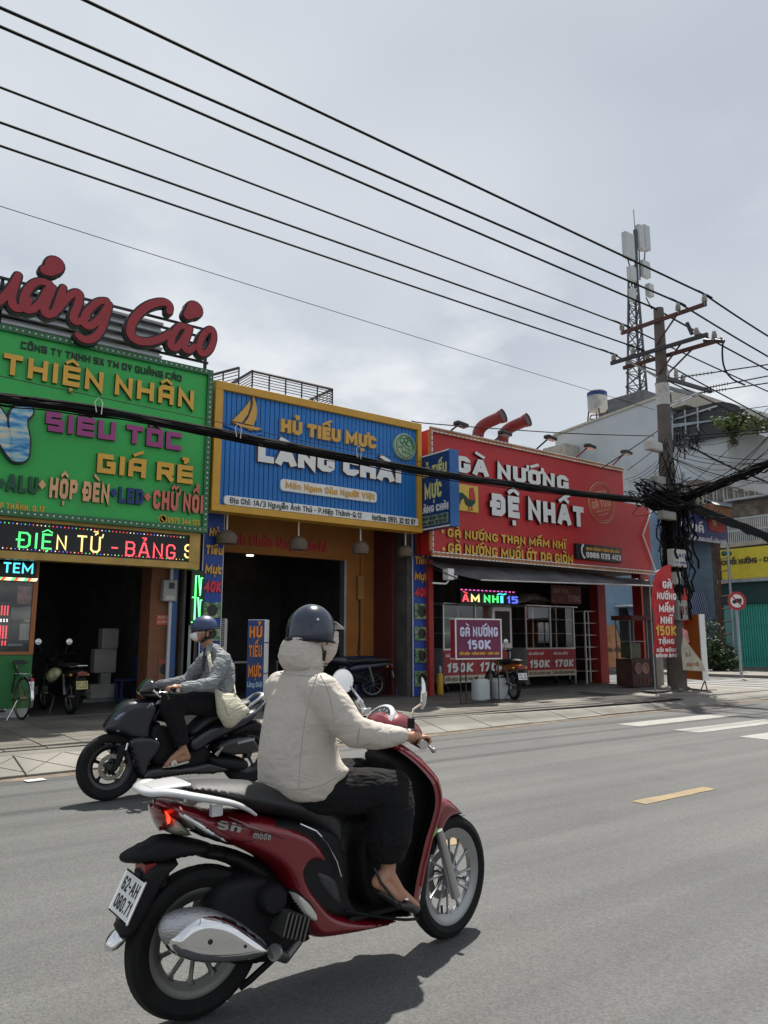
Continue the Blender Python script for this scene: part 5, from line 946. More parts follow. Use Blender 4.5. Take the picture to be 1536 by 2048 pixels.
for s in range(16):
    A = onY(1335+rnd.uniform(-20, 40), 880+rnd.uniform(-20, 30), 11.4); B = W0+V((rnd.uniform(-.7, 1.0), 0, rnd.uniform(-.1, .2))); m_ = (A+B)/2+V((rnd.uniform(-.5, .5), 0, -.1)); mb.path(chaikin([A, m_, B], 3, False), rnd.choice([.008, .012]), 5)
for s in range(7):
    A = onY(1250+s*6, 960+s*3, 11.8); B = onY(1330, 905+s*8, 11.4); mb.path([A.lerp(B, k/6)-V((0, 0, .12*math.sin(k/6*3.14))) for k in range(7)], .006, 4)
for s in range(16):
    A = onX(1335+rnd.uniform(-5, 40), rnd.uniform(880, 1010), 18.1); B = onX(1545, rnd.uniform(800, 1030), 18.1); sg_ = rnd.uniform(.05, .5); mb.path([A.lerp(B, k/10)-V((0, 0, sg_*math.sin(k/10*3.14))) for k in range(11)]+[B+(B-A)*.5], rnd.choice([.006, .008, .012]), 4)
tag(mb.put('cable_tangle', RUB), 'dense black tangle of cables and loops wrapped round the utility pole', 'cable tangle', kind='stuff')
# boxes on the pole
BOXG = M('grey junction box', (.28, .28, .25), .6, dirt=(.12, .11, .09), dscale=4); BOXW = M('dirty white box', (.5, .49, .45), .6, dirt=(.25, .23, .2), dscale=4)
def pbox(pxl, yt, yb, pxr, name, mat, label, Y=11.2, d=.18, cat='box', extra=None):
    q = R4(pxl, yt, yb, pxr, Y); o = thing(name, ((q[0]+q[1])/2, Y, q[2]), label, cat); MB().bx(q[0], q[1], Y, Y+d, q[2], q[3]).put('case', mat, o, bevel=.01); MB().bx(q[0]+.03, q[1]-.03, Y-.012, Y-.001, q[2]+.03, q[3]-.03).put('lid', mat, o, bevel=.004)
    if extra:
        for s, v0, v1, m in extra: text(s, (q[0]+.04, Y-.013, q[2]+(q[3]-q[2])*v0), (1, 0, 0), (0, 0, 1), (0, -1, 0), q[1]-q[0]-.08, (q[3]-q[2])*(v1-v0), m, o, per=False, name='lettering', depth=.003, t=.2)
    return o
pbox(1300, 880, 897, 1326, 'white_box', BOXW, 'slanting white equipment box high on the pole left side'); pbox(1312, 950, 978, 1333, 'meter_case', BOXG, 'grey meter case with a window in the tangle on the pole'); pbox(1326, 1020, 1036, 1353, 'splice_box', BOXG, 'lumpy grey splice box just under the cable tangle', Y=11.0)
pbox(1346, 1097, 1132, 1374, 'white_sign_box', BOXW, 'white box sign with faint blue writing on the pole', Y=11.05, extra=[('5.8/3', .55, .75, NAVY), ('L2 NGU', .15, .3, NAVY)]); pbox(1353, 1143, 1168, 1363, 'small_white_box', BOXW, 'narrow white box below the white box sign', Y=11.1); pbox(1355, 1200, 1240, 1377, 'grey_cabinet', BOXG, 'grey cabinet marked B1 strapped at chest height to the pole', Y=11.1, extra=[('B1', .25, .7, M('marker red black', (.12, .03, .03), .6))])
mb = MB(); c = onY(1367, 945, 11.2); c2 = onY(1368, 990, 11.2); tag(mb.path([c2, c], .045, 8).put('pole_bracket', GALV), 'pale steel bracket standing up out of the cable tangle', 'bracket')
# stub post
c = onZ(1319, 1373, .14); tag(MB().bx(c.x-.17, c.x+.17, c.y-.05, c.y+.25, .1, 3.0).put('concrete_post', M('grey concrete post', (.24, .235, .215), .9, var=.2, bump=.4, dirt=(.1, .09, .08), dscale=3), bevel=.015), 'short square grey concrete post behind the feather flag', 'post')
rnd = random.Random(5)
for i, lab in enumerate(('largest one at the pole foot', 'small one leftmost at the pole foot', 'flat one between two others at the pole foot', 'one nearest the orange board at the pole foot')):
    c = onZ(1332+i*14, 1383-(i % 2)*4, .14); s = .14-.02*i; mb = MB(); mb.ell(c+V((0, 0, s*.45)), (s, s*.8, s*.6), 7, 5, Matrix.Rotation(rnd.random()*3, 3, 'Z')); mb.v = [v+V((rnd.uniform(-.02, .02), rnd.uniform(-.02, .02), rnd.uniform(-.015, .015))) for v in mb.v]; tag(mb.put('rubble_stone', CONC, ang=20), 'broken pale stone, '+lab, 'stone', 'stones at the pole foot')
# feather flag
ff = thing('feather_flag', (16.6, 11.2, .15), 'tall red feather flag advertising grilled chicken 150K on a black foot', 'flag'); YF = 11.1; RF = M('red flag cloth', (.55, .025, .03), .7, var=.1, bump=.25, bs=6)
P = [(1311, 1316), (1354, 1318), (1354, 1131), (1343, 1134), (1330, 1143), (1319, 1158), (1311, 1182)]; pp = [onY(a, b, YF) for a, b in P]
mb = MB(); nx, nz = 8, 22; vs = []; xl = pp[0].x; xr = pp[1].x; zbt = pp[0].z; ztp = pp[2].z; z6 = pp[6].z
for j in range(nz+1):
    for i in range(nx+1):
        u = i/nx; v_ = j/nz; top = z6+(ztp-z6)*math.sqrt(max(0, 1-(1-u)**2.2)); z = zbt+(top-zbt)*v_; vs.append((xl+(xr-xl)*u, YF+.025*math.sin(u*5+v_*9)+.02*math.sin(v_*17), z))
mb.add(vs, [(j*(nx+1)+i, j*(nx+1)+i+1, (j+1)*(nx+1)+i+1, (j+1)*(nx+1)+i) for j in range(nz) for i in range(nx)]); fo = mb.put('cloth', RF, ff); s_ = fo.modifiers.new('thick', 'SOLIDIFY'); s_.thickness = .004
MB().path([(xl-.02, YF+.04, .18), (xl-.02, YF+.04, z6), (xl+.12*(xr-xl), YF+.04, z6+(ztp-z6)*.6), (xr, YF+.04, ztp+.02)], .014, 6).put('pole', GALV, ff); MB().ob((xl-.02, YF+.04, .17), (.3, 0, 0), (0, .18, 0), (0, 0, .02)).put('foot', BLACK, ff)
for s, x0_, x1_, yt, yb, m in (('GÀ', 1325, 1343, 1162, 1176, WHITE), ('NƯỚNG', 1314, 1352, 1185, 1198, WHITE), ('MẮM', 1318, 1348, 1210, 1224, WHITE), ('NHĨ', 1321, 1344, 1233, 1247, WHITE), ('150K', 1312, 1352, 1251, 1271, YEL), ('TẶNG', 1317, 1348, 1278, 1288, WHITE), ('XÔI ĐẬU/', 1313, 1353, 1297, 1304, WHITE), ('BÁNH BAO', 1312, 1354, 1308, 1315, WHITE)):
    ytext(s, x0_, yt, yb, x1_, YF-.05, m, ff, t=.24, depth=.004, slant=.06)
# orange board, pennants
ob_ = thing('orange_board', (18.6, 11.0, .12), 'upright orange board with a white edge on thin black legs behind the utility pole', 'sign'); ORB = M('orange board face', (.50, .13, .015), .5, var=.06)
A = onY(1378, 1362, 11.6); a2 = onY(1378, 1250, 11.6); B = onY(1406, 1362, 11.0); U_ = (V((B.x, 11.0, 0))-V((A.x, 11.6, 0))).normalized(); Nn = V((U_.y, -U_.x, 0)); W_ = (V((B.x, 11.0, 0))-V((A.x, 11.6, 0))).length+.25; m_ = V((B.x, 11.0, 0))-U_*W_/2; zb, zt = .38, 2.02
MB().ob(m_-Nn*.06+V((0, 0, (zb+zt)/2)), U_*W_/2, Nn*.06, V((0, 0, (zt-zb)/2))).put('panel', ORB, ob_); MB().ob(m_+U_*(W_/2+.02)-Nn*.06+V((0, 0, (zb+zt)/2)), U_*.02, Nn*.075, V((0, 0, (zt-zb)/2+.01))).put('edge', WHITE, ob_)
for s in (-.1, .08): MB().tube(m_+U_*(W_/2)+Nn*s+V((0, 0, .12)), m_+U_*(W_/2-.02)-Nn*.06+V((0, 0, zb)), .015, n=6).put('leg', BLACK, ob_)
MB().tube(m_+U_*(W_/2+.12)+V((0, 0, .14)), m_-U_*(W_/2)+V((0, 0, .14)), .014, n=6).put('foot_bar', BLACK, ob_); MB().tube(m_+U_*(W_/2)+Nn*.25+V((0, 0, .14)), m_+U_*(W_/2)-Nn*.35+V((0, 0, .14)), .014, n=6).put('foot_bar', BLACK, ob_)
def pennant(L_, Y, mat, label, texts=()):
    P = [onY(a, b, Y) for a, b in L_]; o = thing('pennant', tuple(P[0]), label, 'pennant'); MB().prism(P, (0, -.01, 0)).put('cloth', mat, o)
    for s, x0_, x1_, yt, yb, m in texts: ytext(s, x0_, yt, yb, x1_, Y-.012, m, o, t=.2, depth=.003, per=False, name='lettering')
pennant([(1366, 1340), (1411, 1343), (1404, 1325), (1374, 1285), (1366, 1270), (1362, 1300)], 10.85, M('cream sack cloth', (.42, .39, .3), .9, var=.2, bump=.4, dirt=(.25, .2, .14), dscale=5), 'cream triangular cloth tied to the pole with faint red writing', [('BÁN XÔI', 1374, 1398, 1326, 1333, M('faded red', (.3, .1, .07), .8)), ('GÀ', 1371, 1383, 1304, 1314, M('faded grey print', (.2, .18, .16), .8))])
pennant([(1364, 1250), (1381, 1248), (1376, 1200), (1372, 1165), (1377, 1150), (1372, 1150), (1362, 1190)], 11.5, RF, 'narrow red banner hanging behind the pole above the orange board')
pennant([(1366, 1290), (1378, 1284), (1374, 1262), (1364, 1255)], 10.9, M('red white sticker', (.5, .2, .2), .6, var=.5, vs_=8), 'small red and white sticker on the pole above the cream cloth')
# no-truck sign
c = onZ(1483, 1352, .11); Ysn = c.y; h = onY(1472, 1202, Ysn); sg = thing('road_sign', (c.x, c.y, .11), 'round red ringed road sign with a black truck and a slash on a grey post', 'road sign'); e = onY(1472, 1240, Ysn)
MB().tube((c.x, c.y, .1), (h.x, c.y, h.z+.3), .05, n=12).put('post', GALV, sg); R_ = .335; Nn = V((-.6, -.8, 0)); cc = V((h.x, c.y, h.z))+Nn*.06
MB().lathe(cc, Nn, [(R_, 0), (R_, .02), (R_*.72, .022), (R_*.72, 0)], 36, True).put('ring', M('sign red', (.42, .02, .03), .4), sg); MB().lathe(cc, Nn, [(R_*.73, 0.004), (R_*.73, .012), (0, .012)], 36).put('disc', WHITE, sg)
Ux = V((.8, -.6, 0)); g = lambda a, b: cc+Ux*a*R_+V((0, 0, b*R_))+Nn*.014
MB().prism([g(-.5, -.2), g(.5, -.2), g(.52, .25), g(-.15, .25), g(-.2, .12), g(-.38, .1), g(-.52, -.05)], Nn*.006).put('truck', BLKL, sg)
for dx in (-.28, .25): MB().lathe(g(dx, -.22), Nn, [(R_*.12, 0), (R_*.12, .008), (0, .008)], 12).put('truck_wheel', BLKL, sg)
MB().prism([g(-.6, .52), g(-.5, .6), g(.58, -.5), g(.48, -.58)], Nn*.012).put('slash', M('sign red', (.42, .02, .03), .4), sg)
# ================================================================ BUILDINGS BEYOND
GREYB = M('grey blue render', (.47, .49, .495), .85, var=.08, vs_=.4, dirt=(.34, .35, .345), dscale=.35, bump=.2, bs=8); BLUEW = M('pale blue wall', (.20, .30, .42), .8, var=.12, dirt=(.2, .22, .24), dscale=.8)
A1 = onX(1110, 870, 40); A2 = onX(1325, 792, 40)
o = thing('grey_building', (44, 30, 0), 'tall grey building with a blank wall and sloping roof line behind the red shop', 'building'); y0, y1 = 25.2, A1.y
MB().add([(40, y0, 0), (40, y1, 0), (40, y1, A1.z-.1), (40, y0, A2.z), (50, y0, 0), (50, y1, 0), (50, y1, A1.z-.1), (50, y0, A2.z)], [(0, 1, 2, 3), (4, 7, 6, 5), (0, 3, 7, 4), (1, 5, 6, 2), (3, 2, 6, 7), (0, 4, 5, 1)]).put('wall', GREYB, o)
MB().add([(39.9, y0-.3, A2.z+.0), (39.9, y1+.1, A1.z-.08), (50, y1+.1, A1.z-.08), (50, y0-.3, A2.z), (39.9, y0-.3, A2.z+.15), (39.9, y1+.1, A1.z+.07), (50, y1+.1, A1.z+.07), (50, y0-.3, A2.z+.15)], [(0, 1, 2, 3), (7, 6, 5, 4), (0, 4, 5, 1), (1, 5, 6, 2), (2, 6, 7, 3), (3, 7, 4, 0)]).put('coping', M('beige eave', (.45, .41, .34), .8), o)
MB().bx(38.6, 39.9, y1-2.0, y1-.1, 9, A1.z-1.2).put('stair_tower', PLAST, o); MB().bx(40.3, 44, y1+.05, y1+1.6, 8, 13.6).put('rear_wing', PLAST, o)
e0 = onX(1332, 790, 40.5); MB().bx(40.0, 52, y0-1.2, y0-.31, A2.z-.9, A2.z+.1).put('eave_slab', M('beige eave', (.45, .41, .34), .8), o)
def window(parent, x0, x1, y, z0, z1, frame=WHITE, bars=True):
    f = MB(); f.bx(x0-.06, x1+.06, y-.06, y-.002, z0-.06, z0); f.bx(x0-.06, x1+.06, y-.06, y-.002, z1, z1+.06); f.bx(x0-.06, x0, y-.06, y-.002, z0, z1); f.bx(x1, x1+.06, y-.06, y-.002, z0, z1); fo = f.put('window', frame, parent)
    MB().bx(x0, x1, y-.02, y-.004, z0, z1).put('pane', M('dark window glass', (.02, .025, .03), .1, spec=.8), fo)
    if bars: n = max(2, int((x1-x0)/.35)); mb = MB(); [mb.bx(x0+(x1-x0)*k/n-.02, x0+(x1-x0)*k/n+.02, y-.05, y-.025, z0, z1) for k in range(1, n)]; mb.put('mullion', frame, fo)
wb = thing('white_building', (46, 24, 0), 'pale house with a roof terrace and a red framed window right of the pole', 'building'); B1 = onX(1345, 880, 40); B2 = onX(1452, 848, 40)
MB().add([(40, B2.y, 0), (40, y0-.02, 0), (40, y0-.02, B1.z), (40, B2.y, B2.z), (47, B2.y, 0), (47, y0-.02, 0), (47, y0-.02, B1.z), (47, B2.y, B2.z)], [(0, 1, 2, 3), (4, 7, 6, 5), (0, 3, 7, 4), (1, 5, 6, 2), (3, 2, 6, 7), (0, 4, 5, 1)]).put('wall', GREYB, wb)
Yw = B2.y+.9; zt = onY(1490, 880, Yw).z; MB().bx(41.2, 60, Yw, Yw+6, 0, zt).put('street_wall', M('white blue render', (.50, .54, .57), .85, var=.06, vs_=.5, dirt=(.4, .42, .43), dscale=.6), wb)
zt2 = onY(1490, 850, Yw+1.5).z; MB().bx(46, 60, Yw+1.5, Yw+6, zt, zt2+1.2).put('upper_wall', M('white blue render', (.5, .5, .5), .8), wb)
q = R4(1472, 918, 968, 1512, Yw); window(wb, q[0], q[1], Yw, q[2], q[3], RUST); q = R4(1458, 900, 915, 1530, Yw); MB().bx(q[0], q[1], Yw-.35, Yw-.002, q[3]-.1, q[3]+.5).put('lintel_slab', PLAST, wb)
q = R4(1505, 868, 884, 1512, Yw+1.5); window(wb, q[0], q[1], Yw+1.5, q[2], q[3], bars=False); q = R4(1526, 872, 886, 1533, Yw+1.5); window(wb, q[0], q[1], Yw+1.5, q[2], q[3], bars=False)
q = R4(1528, 910, 1010, 1545, Yw-.4); MB().bx(q[0], q[1]+.5, Yw-.4, Yw-.002, 0, q[3]+.3).put('pilaster', WHITE, wb)
# arched terrace canopy
cp = thing('roof_canopy', (42, 24, 14), 'dark arched sheet metal canopy over the roof terrace right of the pole', 'canopy'); pts = [(1338, 850), (1345, 826), (1400, 812), (1440, 803), (1465, 806), (1490, 820), (1515, 838), (1528, 850)]
P = [onX(a, b, 39.6) for a, b in pts]; P = chaikin(P, 1, False); mb = MB(); n = len(P); DKS = M('dark roof sheet', (.035, .037, .04), .55, .2, var=.3)
vs = [p for p in P]+[p+V((5.5, 0, .2)) for p in P]; mb.add(vs, [(i, i+1, n+i+1, n+i) for i in range(n-1)]); mb.add([p+V((.02, 0, 0)) for p in P]+[V((39.62, P[0].y, B1.z)), V((39.62, P[-1].y, B2.z))], [tuple(range(n))+(n+1, n)] if 0 else []); mb.put('sheet', DKS, cp)
fa = MB(); zl = min(P[0].z, P[-1].z)-.1; fa.prism([V((p.x+.05, p.y, p.z-.02)) for p in P]+[V((P[0].x+.05, P[-1].y, zl)), V((P[0].x+.05, P[0].y, zl))][:2], (.06, 0, 0)); fa.put('end_sheet', DKS, cp)
for a, b in (((1340, 842), (1435, 812)), ((1340, 855), (1500, 828)), ((1345, 850), (1460, 838)), ((1395, 815), (1397, 862)), ((1370, 820), (1372, 868)), ((1345, 830), (1345, 880))): MB().tube(onX(*a, 39.5), onX(*b, 39.5), .05, n=6).put('strut', GALV, cp)
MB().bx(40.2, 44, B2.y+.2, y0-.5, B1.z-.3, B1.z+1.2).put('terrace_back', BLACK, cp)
# leafy rooftop plants
LEAF = M('leaf green', (.10, .14, .035), .7, var=.5, vs_=2.5); LEAF2 = M('leaf dark green', (.035, .06, .02), .7, var=.5, vs_=2.5)
def bush(c, rr_, n, ls, mat, name, label, cat='plant', stem=True, seed=1):
    rn = random.Random(seed); o = thing(name, (c[0], c[1], c[2]-rr_[2]), label, cat); mb = MB(); cl = [(rn.gauss(0, .45), rn.gauss(0, .45), rn.gauss(0, .45)) for _ in range(9)]
    for _ in range(n):
        q = rn.choice(cl); p = V(((q[0]+rn.gauss(0, .22))*rr_[0], (q[1]+rn.gauss(0, .22))*rr_[1], (q[2]+rn.gauss(0, .22))*rr_[2]))+V(c)
        d = V((rn.gauss(0, 1), rn.gauss(0, 1), rn.gauss(0, .6))).normalized(); s = d.cross(V((rn.gauss(0, 1), rn.gauss(0, 1), rn.gauss(0, 1)))).normalized(); l = ls*rn.uniform(.6, 1.3)
        mb.add([p, p+d*l*.5+s*l*.25, p+d*l, p+d*l*.5-s*l*.25], [(0, 1, 2, 3)])
    f_ = mb.put('foliage', mat, o, kind='stuff')
    for k in range(5): MB().path([V(c)-V((0, 0, rr_[2])), V(c)+V(cl[k])*.5*rr_[0]], [.03, .01], 5).put('stem', M('bark brown', (.08, .05, .03), .9), o)
c = onX(1468, 838, 39.3); bush(c, (.7, .7, .7), 450, .24, LEAF, 'rooftop_plant', 'yellow green leafy plant on the roof terrace under the dark canopy', seed=2); c = onX(1512, 845, 39.0); bush(c, (.8, 1.0, .5), 500, .24, LEAF, 'rooftop_plant', 'wide yellow green leafy plant on the terrace at the right end of the canopy', seed=3); c = onX(1462, 862, 39.3); bush(c, (.4, .4, .7), 300, .2, LEAF2, 'rooftop_plant', 'small dark plant hanging over the terrace wall below the others', seed=4)
# old brick house with small windows
oh = thing('old_brick_house', (37, 20, 0), 'old stained brick house with a row of narrow white framed windows under the cables', 'building'); Yo = 21.2; OLD = M('old stained brick', (.17, .14, .11), .95, var=.5, vs_=3, dirt=(.08, .06, .05), dscale=2)
q = R4(1395, 958, 1010, 1532, Yo); zo_ = onY(1395, 1030, Yo).z; MB().bx(q[0], q[1], Yo, Yo+2, zo_, q[3]).put('wall', OLD, oh); MB().bx(q[0]+2, q[1], Yo+1.2, Yo+2, 0, zo_).put('lower_wall', OLD, oh)
for i in range(6): px = 1403+i*21; w_ = R4(px, 975+i*1.6, 1005+i*1.5, px+8, Yo); window(oh, w_[0], w_[1], Yo, w_[2], w_[3], M('old white frame', (.42, .42, .38), .7), bars=False)
mb = MB(); q = R4(1432, 1000, 1008, 1560, 20.6); n = 60; vs = []
for i in range(n+1): u = i/n; x = q[0]+(q[1]-q[0])*u; z = q[3]+(.05 if i % 2 else 0); vs += [(x, 20.6, z-.25), (x, 21.15, z+.1)]
mb.add(vs, [(2*i, 2*i+1, 2*i+3, 2*i+2) for i in range(n)]); mb.put('roof_sheet', GALV, oh, ang=20); q2_ = R4(1420, 1006, 1028, 1560, 20.7); MB().bx(q2_[0], q2_[1], 20.7, 21.1, q2_[2], q2_[3]).put('brick_band', M('orange brown brick', (.25, .11, .05), .9, var=.4, vs_=6, dirt=(.08, .05, .04), dscale=2), oh)
# blue house
bh = thing('blue_house', (34, 23, 0), 'pale blue house on the far side of the side street with a dark doorway', 'building'); q = R4(1140, 1050, 1300, 1436, 22); zt = onY(1400, 1040, 22).z
MB().bx(q[0], q[1], 22, 28, 0, zt).put('wall', BLUEW, bh); d = R4(1237, 1216, 1345, 1268, 22); dr_ = MB().bx(d[0], d[1], 21.96, 21.998, .1, d[3]).put('doorway', BLACK, bh); MB().bx(d[0]-.3, d[1]+.4, 21.2, 21.95, d[3]+.05, d[3]+.12).put('door_canopy', WHITE, bh)
MB().bx(d[0], d[1], 21.94, 21.958, d[3]-.5, d[3]-.1).put('pelmet', BLACK, bh); MB().bx(q[0], q[1], 21.9, 21.998, 0, .6).put('plinth', CONC, bh)
def stripes(pxl, yt, yb, pxr, Y, label):
    q = R4(pxl, yt, yb, pxr, Y); o = thing('striped_awning', ((q[0]+q[1])/2, Y, q[2]), label, 'awning'); n = 9; BS = M('awning blue', (.02, .07, .25), .6); WS = M('awning white', (.5, .52, .58), .6)
    for i in range(n):
        a = q[0]+(q[1]-q[0])*i/n; b = q[0]+(q[1]-q[0])*(i+.72)/n; c = q[0]+(q[1]-q[0])*(i+1)/n
        for (u, v_, m) in ((a, b, BS), (b, c, WS)): MB().add([(u, Y, q[2]), (v_, Y, q[2]), (v_+.2, Y+.5, q[3]), (u+.2, Y+.5, q[3]), (u, Y+.02, q[2]), (v_, Y+.02, q[2]), (v_+.2, Y+.52, q[3]), (u+.2, Y+.52, q[3])], [(0, 1, 2, 3), (7, 6, 5, 4), (0, 4, 5, 1), (1, 5, 6, 2), (2, 6, 7, 3), (3, 7, 4, 0)]).put('stripe', m, o)
stripes(1384, 1180, 1250, 1424, 21.3, 'blue and white striped cloth awning hanging low right of the pole'); stripes(1266, 1212, 1258, 1281, 21.3, 'small piece of blue and white striped cloth seen through the red shop')
vh = thing('street_banner', (37, 21, 6), 'dark blue banner with white words and a red flag picture over the blue house', 'banner'); Yv = 21.4; A = onY(1366, 1030, Yv); B = onY(1456, 1090, Yv); zt = onY(1455, 1038, Yv).z; zb = onY(1455, 1087, Yv).z; x0 = onY(1340, 1080, Yv).x
MB().bx(x0, B.x, Yv-.08, Yv, zb, zt).put('board', M('banner navy', (.015, .03, .17), .5), vh); MB().bx(x0, B.x, Yv-.09, Yv, zb-.06, zb-.001).put('edge', WHITE, vh)
ytext('VĂN HOÁ', 1326, 1037, 1054, 1407, Yv-.081, WHITE, vh, t=.26, depth=.01); ytext('GIỮ VỮNG KHU PHỐ VĂN HOÁ', 1366, 1069, 1077, 1452, Yv-.081, WHITE, vh, t=.26, depth=.01, per=False, name='lettering')
fl = [onY(a, b, Yv-.085) for a, b in ((1415, 1034), (1453, 1037), (1450, 1064), (1438, 1066), (1418, 1060))]; MB().prism(fl, (0, -.02, 0)).put('flag_picture', M('flag red', (.5, .03, .03), .6), vh); c = onY(1429, 1044, Yv-.11)
MB().prism([(c.x+(.32 if k % 2 == 0 else .13)*math.sin(k*math.pi/5), Yv-.106, c.z+(.32 if k % 2 == 0 else .13)*math.cos(k*math.pi/5)) for k in range(10)], (0, -.01, 0)).put('star', YEL, vh)
# balcony rail
br_ = thing('balcony_rail', (42, 19, 6), 'white painted vertical bar railing on a balcony above the yellow sign', 'railing'); 
A = onX(1455, 1040, 34.2); B = onX(1560, 1030, 34.2); zt = A.z; zb = onX(1455, 1088, 34.2).z; n = 26; PWT = M('dull white paint', (.45, .47, .47), .6)
for i in range(n+1): y = A.y+(B.y-A.y)*i/n; MB().bx(34.2-.02, 34.22, y-.02, y+.02, zb, zt).put('bar', PWT, br_)
for z in (zb, (zb+zt)/2, zt): MB().bx(34.17, 34.24, B.y, A.y, z-.03, z+.03).put('rail', PWT, br_)
# teal shop
tl = thing('teal_shop', (37, 17, 0), 'low shop with teal corrugated shutters under a yellow sign at the right edge', 'building'); yA, yB = 19.25, 10; TEAL = M('teal shutter', (.06, .42, .33), .55, var=.12, dirt=(.04, .2, .16)); DTEAL = M('dark teal shade board', (.012, .05, .05), .6)
MB().bx(34.3, 40, yB, yA, 0, 5.6).put('wall', DTEAL, tl); ze = onX(1480, 1208, 34).z
k = 0; y = onX(1474, 1250, 34).y
pn = MB().bx(34.14, 34.2, y-.1, y-.04, .2, ze).put('shutter_rib', TEAL, tl)
MB().bx(34.2, 34.29, yB, y, .2, ze).put('shutter', TEAL, tl)
for i in range(1, 56): o = pn.copy(); sc.collection.objects.link(o); o.location.y -= .115*i
MB().bx(34.1, 34.29, y+.05, yA, .2, ze).put('side_board', M('pale teal board', (.12, .3, .27), .6), tl); MB().bx(34.0, 34.29, yB, yA, ze+.02, 4.05).put('lintel', DTEAL, tl); MB().bx(33.8, 34.29, yB, yA, 0, .2).put('step', CONC, tl)
MB().bx(33.7, 34.0, yB, yA, 3.95, 4.1).put('eave', GALV, tl); MB().bx(34.1, 34.29, yB, 19.2, 5.62, 5.8).put('parapet', PLAST, tl); MB().bx(35.4, 39, yB, 19.2, 5.6, 7.9).put('upper_wall', OLD, tl); MB().bx(34.9, 39.5, yB, 19.3, 7.92, 8.02).put('roof_sheet', GALV, tl)
ys = thing('yellow_sign', (33.9, 17, 4.2), 'yellow sign board with black words about grilled bananas on the teal shop', 'sign'); q = RX(1440, 1100, 1160, 1620, 33.7); MB().bx(33.7, 33.8, q[0], q[1], q[2], q[3]).put('board', M('lemon sign board', (.62, .50, .03), .5, var=.08, dirt=(.5, .4, .04)), ys)
def xt(s, pxl, yt, yb, pxr, X, m, par, **k):
    a = onX(pxl, yb, X); b = onX(pxl, yt, X); c = onX(pxr, yb, X); return text(s, (X, a.y, a.z), (0, -1, 0), (0, 0, 1), (-1, 0, 0), a.y-c.y, b.z-a.z, m, par, **k)
xt('CHUỐI NƯỚNG - CHUỐI', 1443, 1121, 1131, 1562, 33.69, BLKL, ys, t=.22, depth=.02)
for px, m in ((1448, DKG), (1458, DKG)): c = onX(px, 1107, 33.69); MB().ell(c, (.04, .14, .12), 10, 6).put('leaf_mark', m, ys)
# ladder-like posts
ld = thing('ladder', (31, 17.5, .1), 'tall rusty ladder standing before the teal shop', 'ladder'); A = onX(1443, 1325, 32.5); T = onX(1437, 1090, 32.5); B = onX(1470, 1330, 32.5); T2 = onX(1455, 1085, 32.5)
MB().tube((32.5, A.y, .1), T, .06, n=6).put('rail', RUST, ld); MB().tube((32.5, B.y, .1), T2, .06, n=6).put('rail', GALV, ld)
for i in range(9): u = .08+i*.1; a = V((32.5, A.y, .1)).lerp(T, u); b = V((32.5, B.y, .1)).lerp(T2, u); MB().tube(a, b, .03, n=5).put('rung', RUST, ld)
for i, (px, py, s) in enumerate(((1428, 1300, .75), (1440, 1325, .5), (1462, 1335, .4))): c = onX(px, py, 31.); bush(V((c.x, c.y, max(.5, c.z))), (s, s, s*1.1), 700, .2, LEAF2, 'street_plant', ('dark leafy shrub on the corner before the blue house', 'low dark shrub at the foot of the ladder', 'small dark plant right of the ladder foot')[i], seed=10+i)
# water tank and tower
wt = thing('water_tank', (45, 38, 16), 'round steel water tank with a blue band on a rusty stand on the grey roof', 'water tank'); Xt = 41.5; c = onX(1196, 832, Xt); t_ = onX(1196, 782, Xt); r_ = .66
MB().lathe(V((Xt, c.y, c.z+.3)), (0, 0, 1), [(0, 0), (r_*.9, .05), (r_, .2), (r_, 1.0), (r_*1.02, 1.02), (r_, 1.05), (r_, t_.z-c.z-.5), (r_*.8, t_.z-c.z-.3), (0, t_.z-c.z-.2)], 24).put('drum', M('dull steel tank', (.42, .43, .43), .4, .5, var=.2), wt); MB().lathe(V((Xt, c.y, c.z+.3)), (0, 0, 1), [(r_*1.01, 1.0), (r_*1.01, 1.3)], 24).put('label_band', NAVY, wt)
for dx, dy in ((-1, -1), (1, -1), (-1, 1), (1, 1)): MB().tube((Xt+dx*.6, c.y+dy*.6, c.z-1.5), (Xt+dx*.42, c.y+dy*.42, c.z+.35), .05, n=5).put('leg', RUST, wt)
for z in (-.1, -.7): MB().lathe(V((Xt, c.y, c.z+z)), (0, 0, 1), [(.75, 0), (.75, .06), (.66, .06), (.66, 0)], 4, True).put('stand_ring', RUST, wt)
ct = thing('cell_tower', (50, 34, 15), 'steel lattice phone mast with tall white antenna panels standing on the grey building', 'antenna mast'); Yt_ = 34; cx = onY(1276, 800, Yt_).x; zb = onY(1276, 805, Yt_).z; zt = onY(1276, 560, Yt_).z; zz_ = onY(1276, 460, Yt_).z
def W(z): u = (z-zb)/(zt-zb); return 1.0-.62*min(1, max(0, u))
nb_ = 7; st_m = M('mast steel', (.07, .08, .09), .5, .3)
for k in range(3):
    an = k*2.094+.4; MB().tube((cx+W(zb)*math.cos(an), Yt_+W(zb)*math.sin(an), zb-3), (cx+.3+W(zt)*math.cos(an), Yt_+W(zt)*math.sin(an), zt), .09, n=6).put('leg', st_m, ct)
def TP(k, z): an = (k % 3)*2.094+.4; u = (z-zb)/(zt-zb); return V((cx+.3*u+W(z)*math.cos(an), Yt_+W(z)*math.sin(an), z))
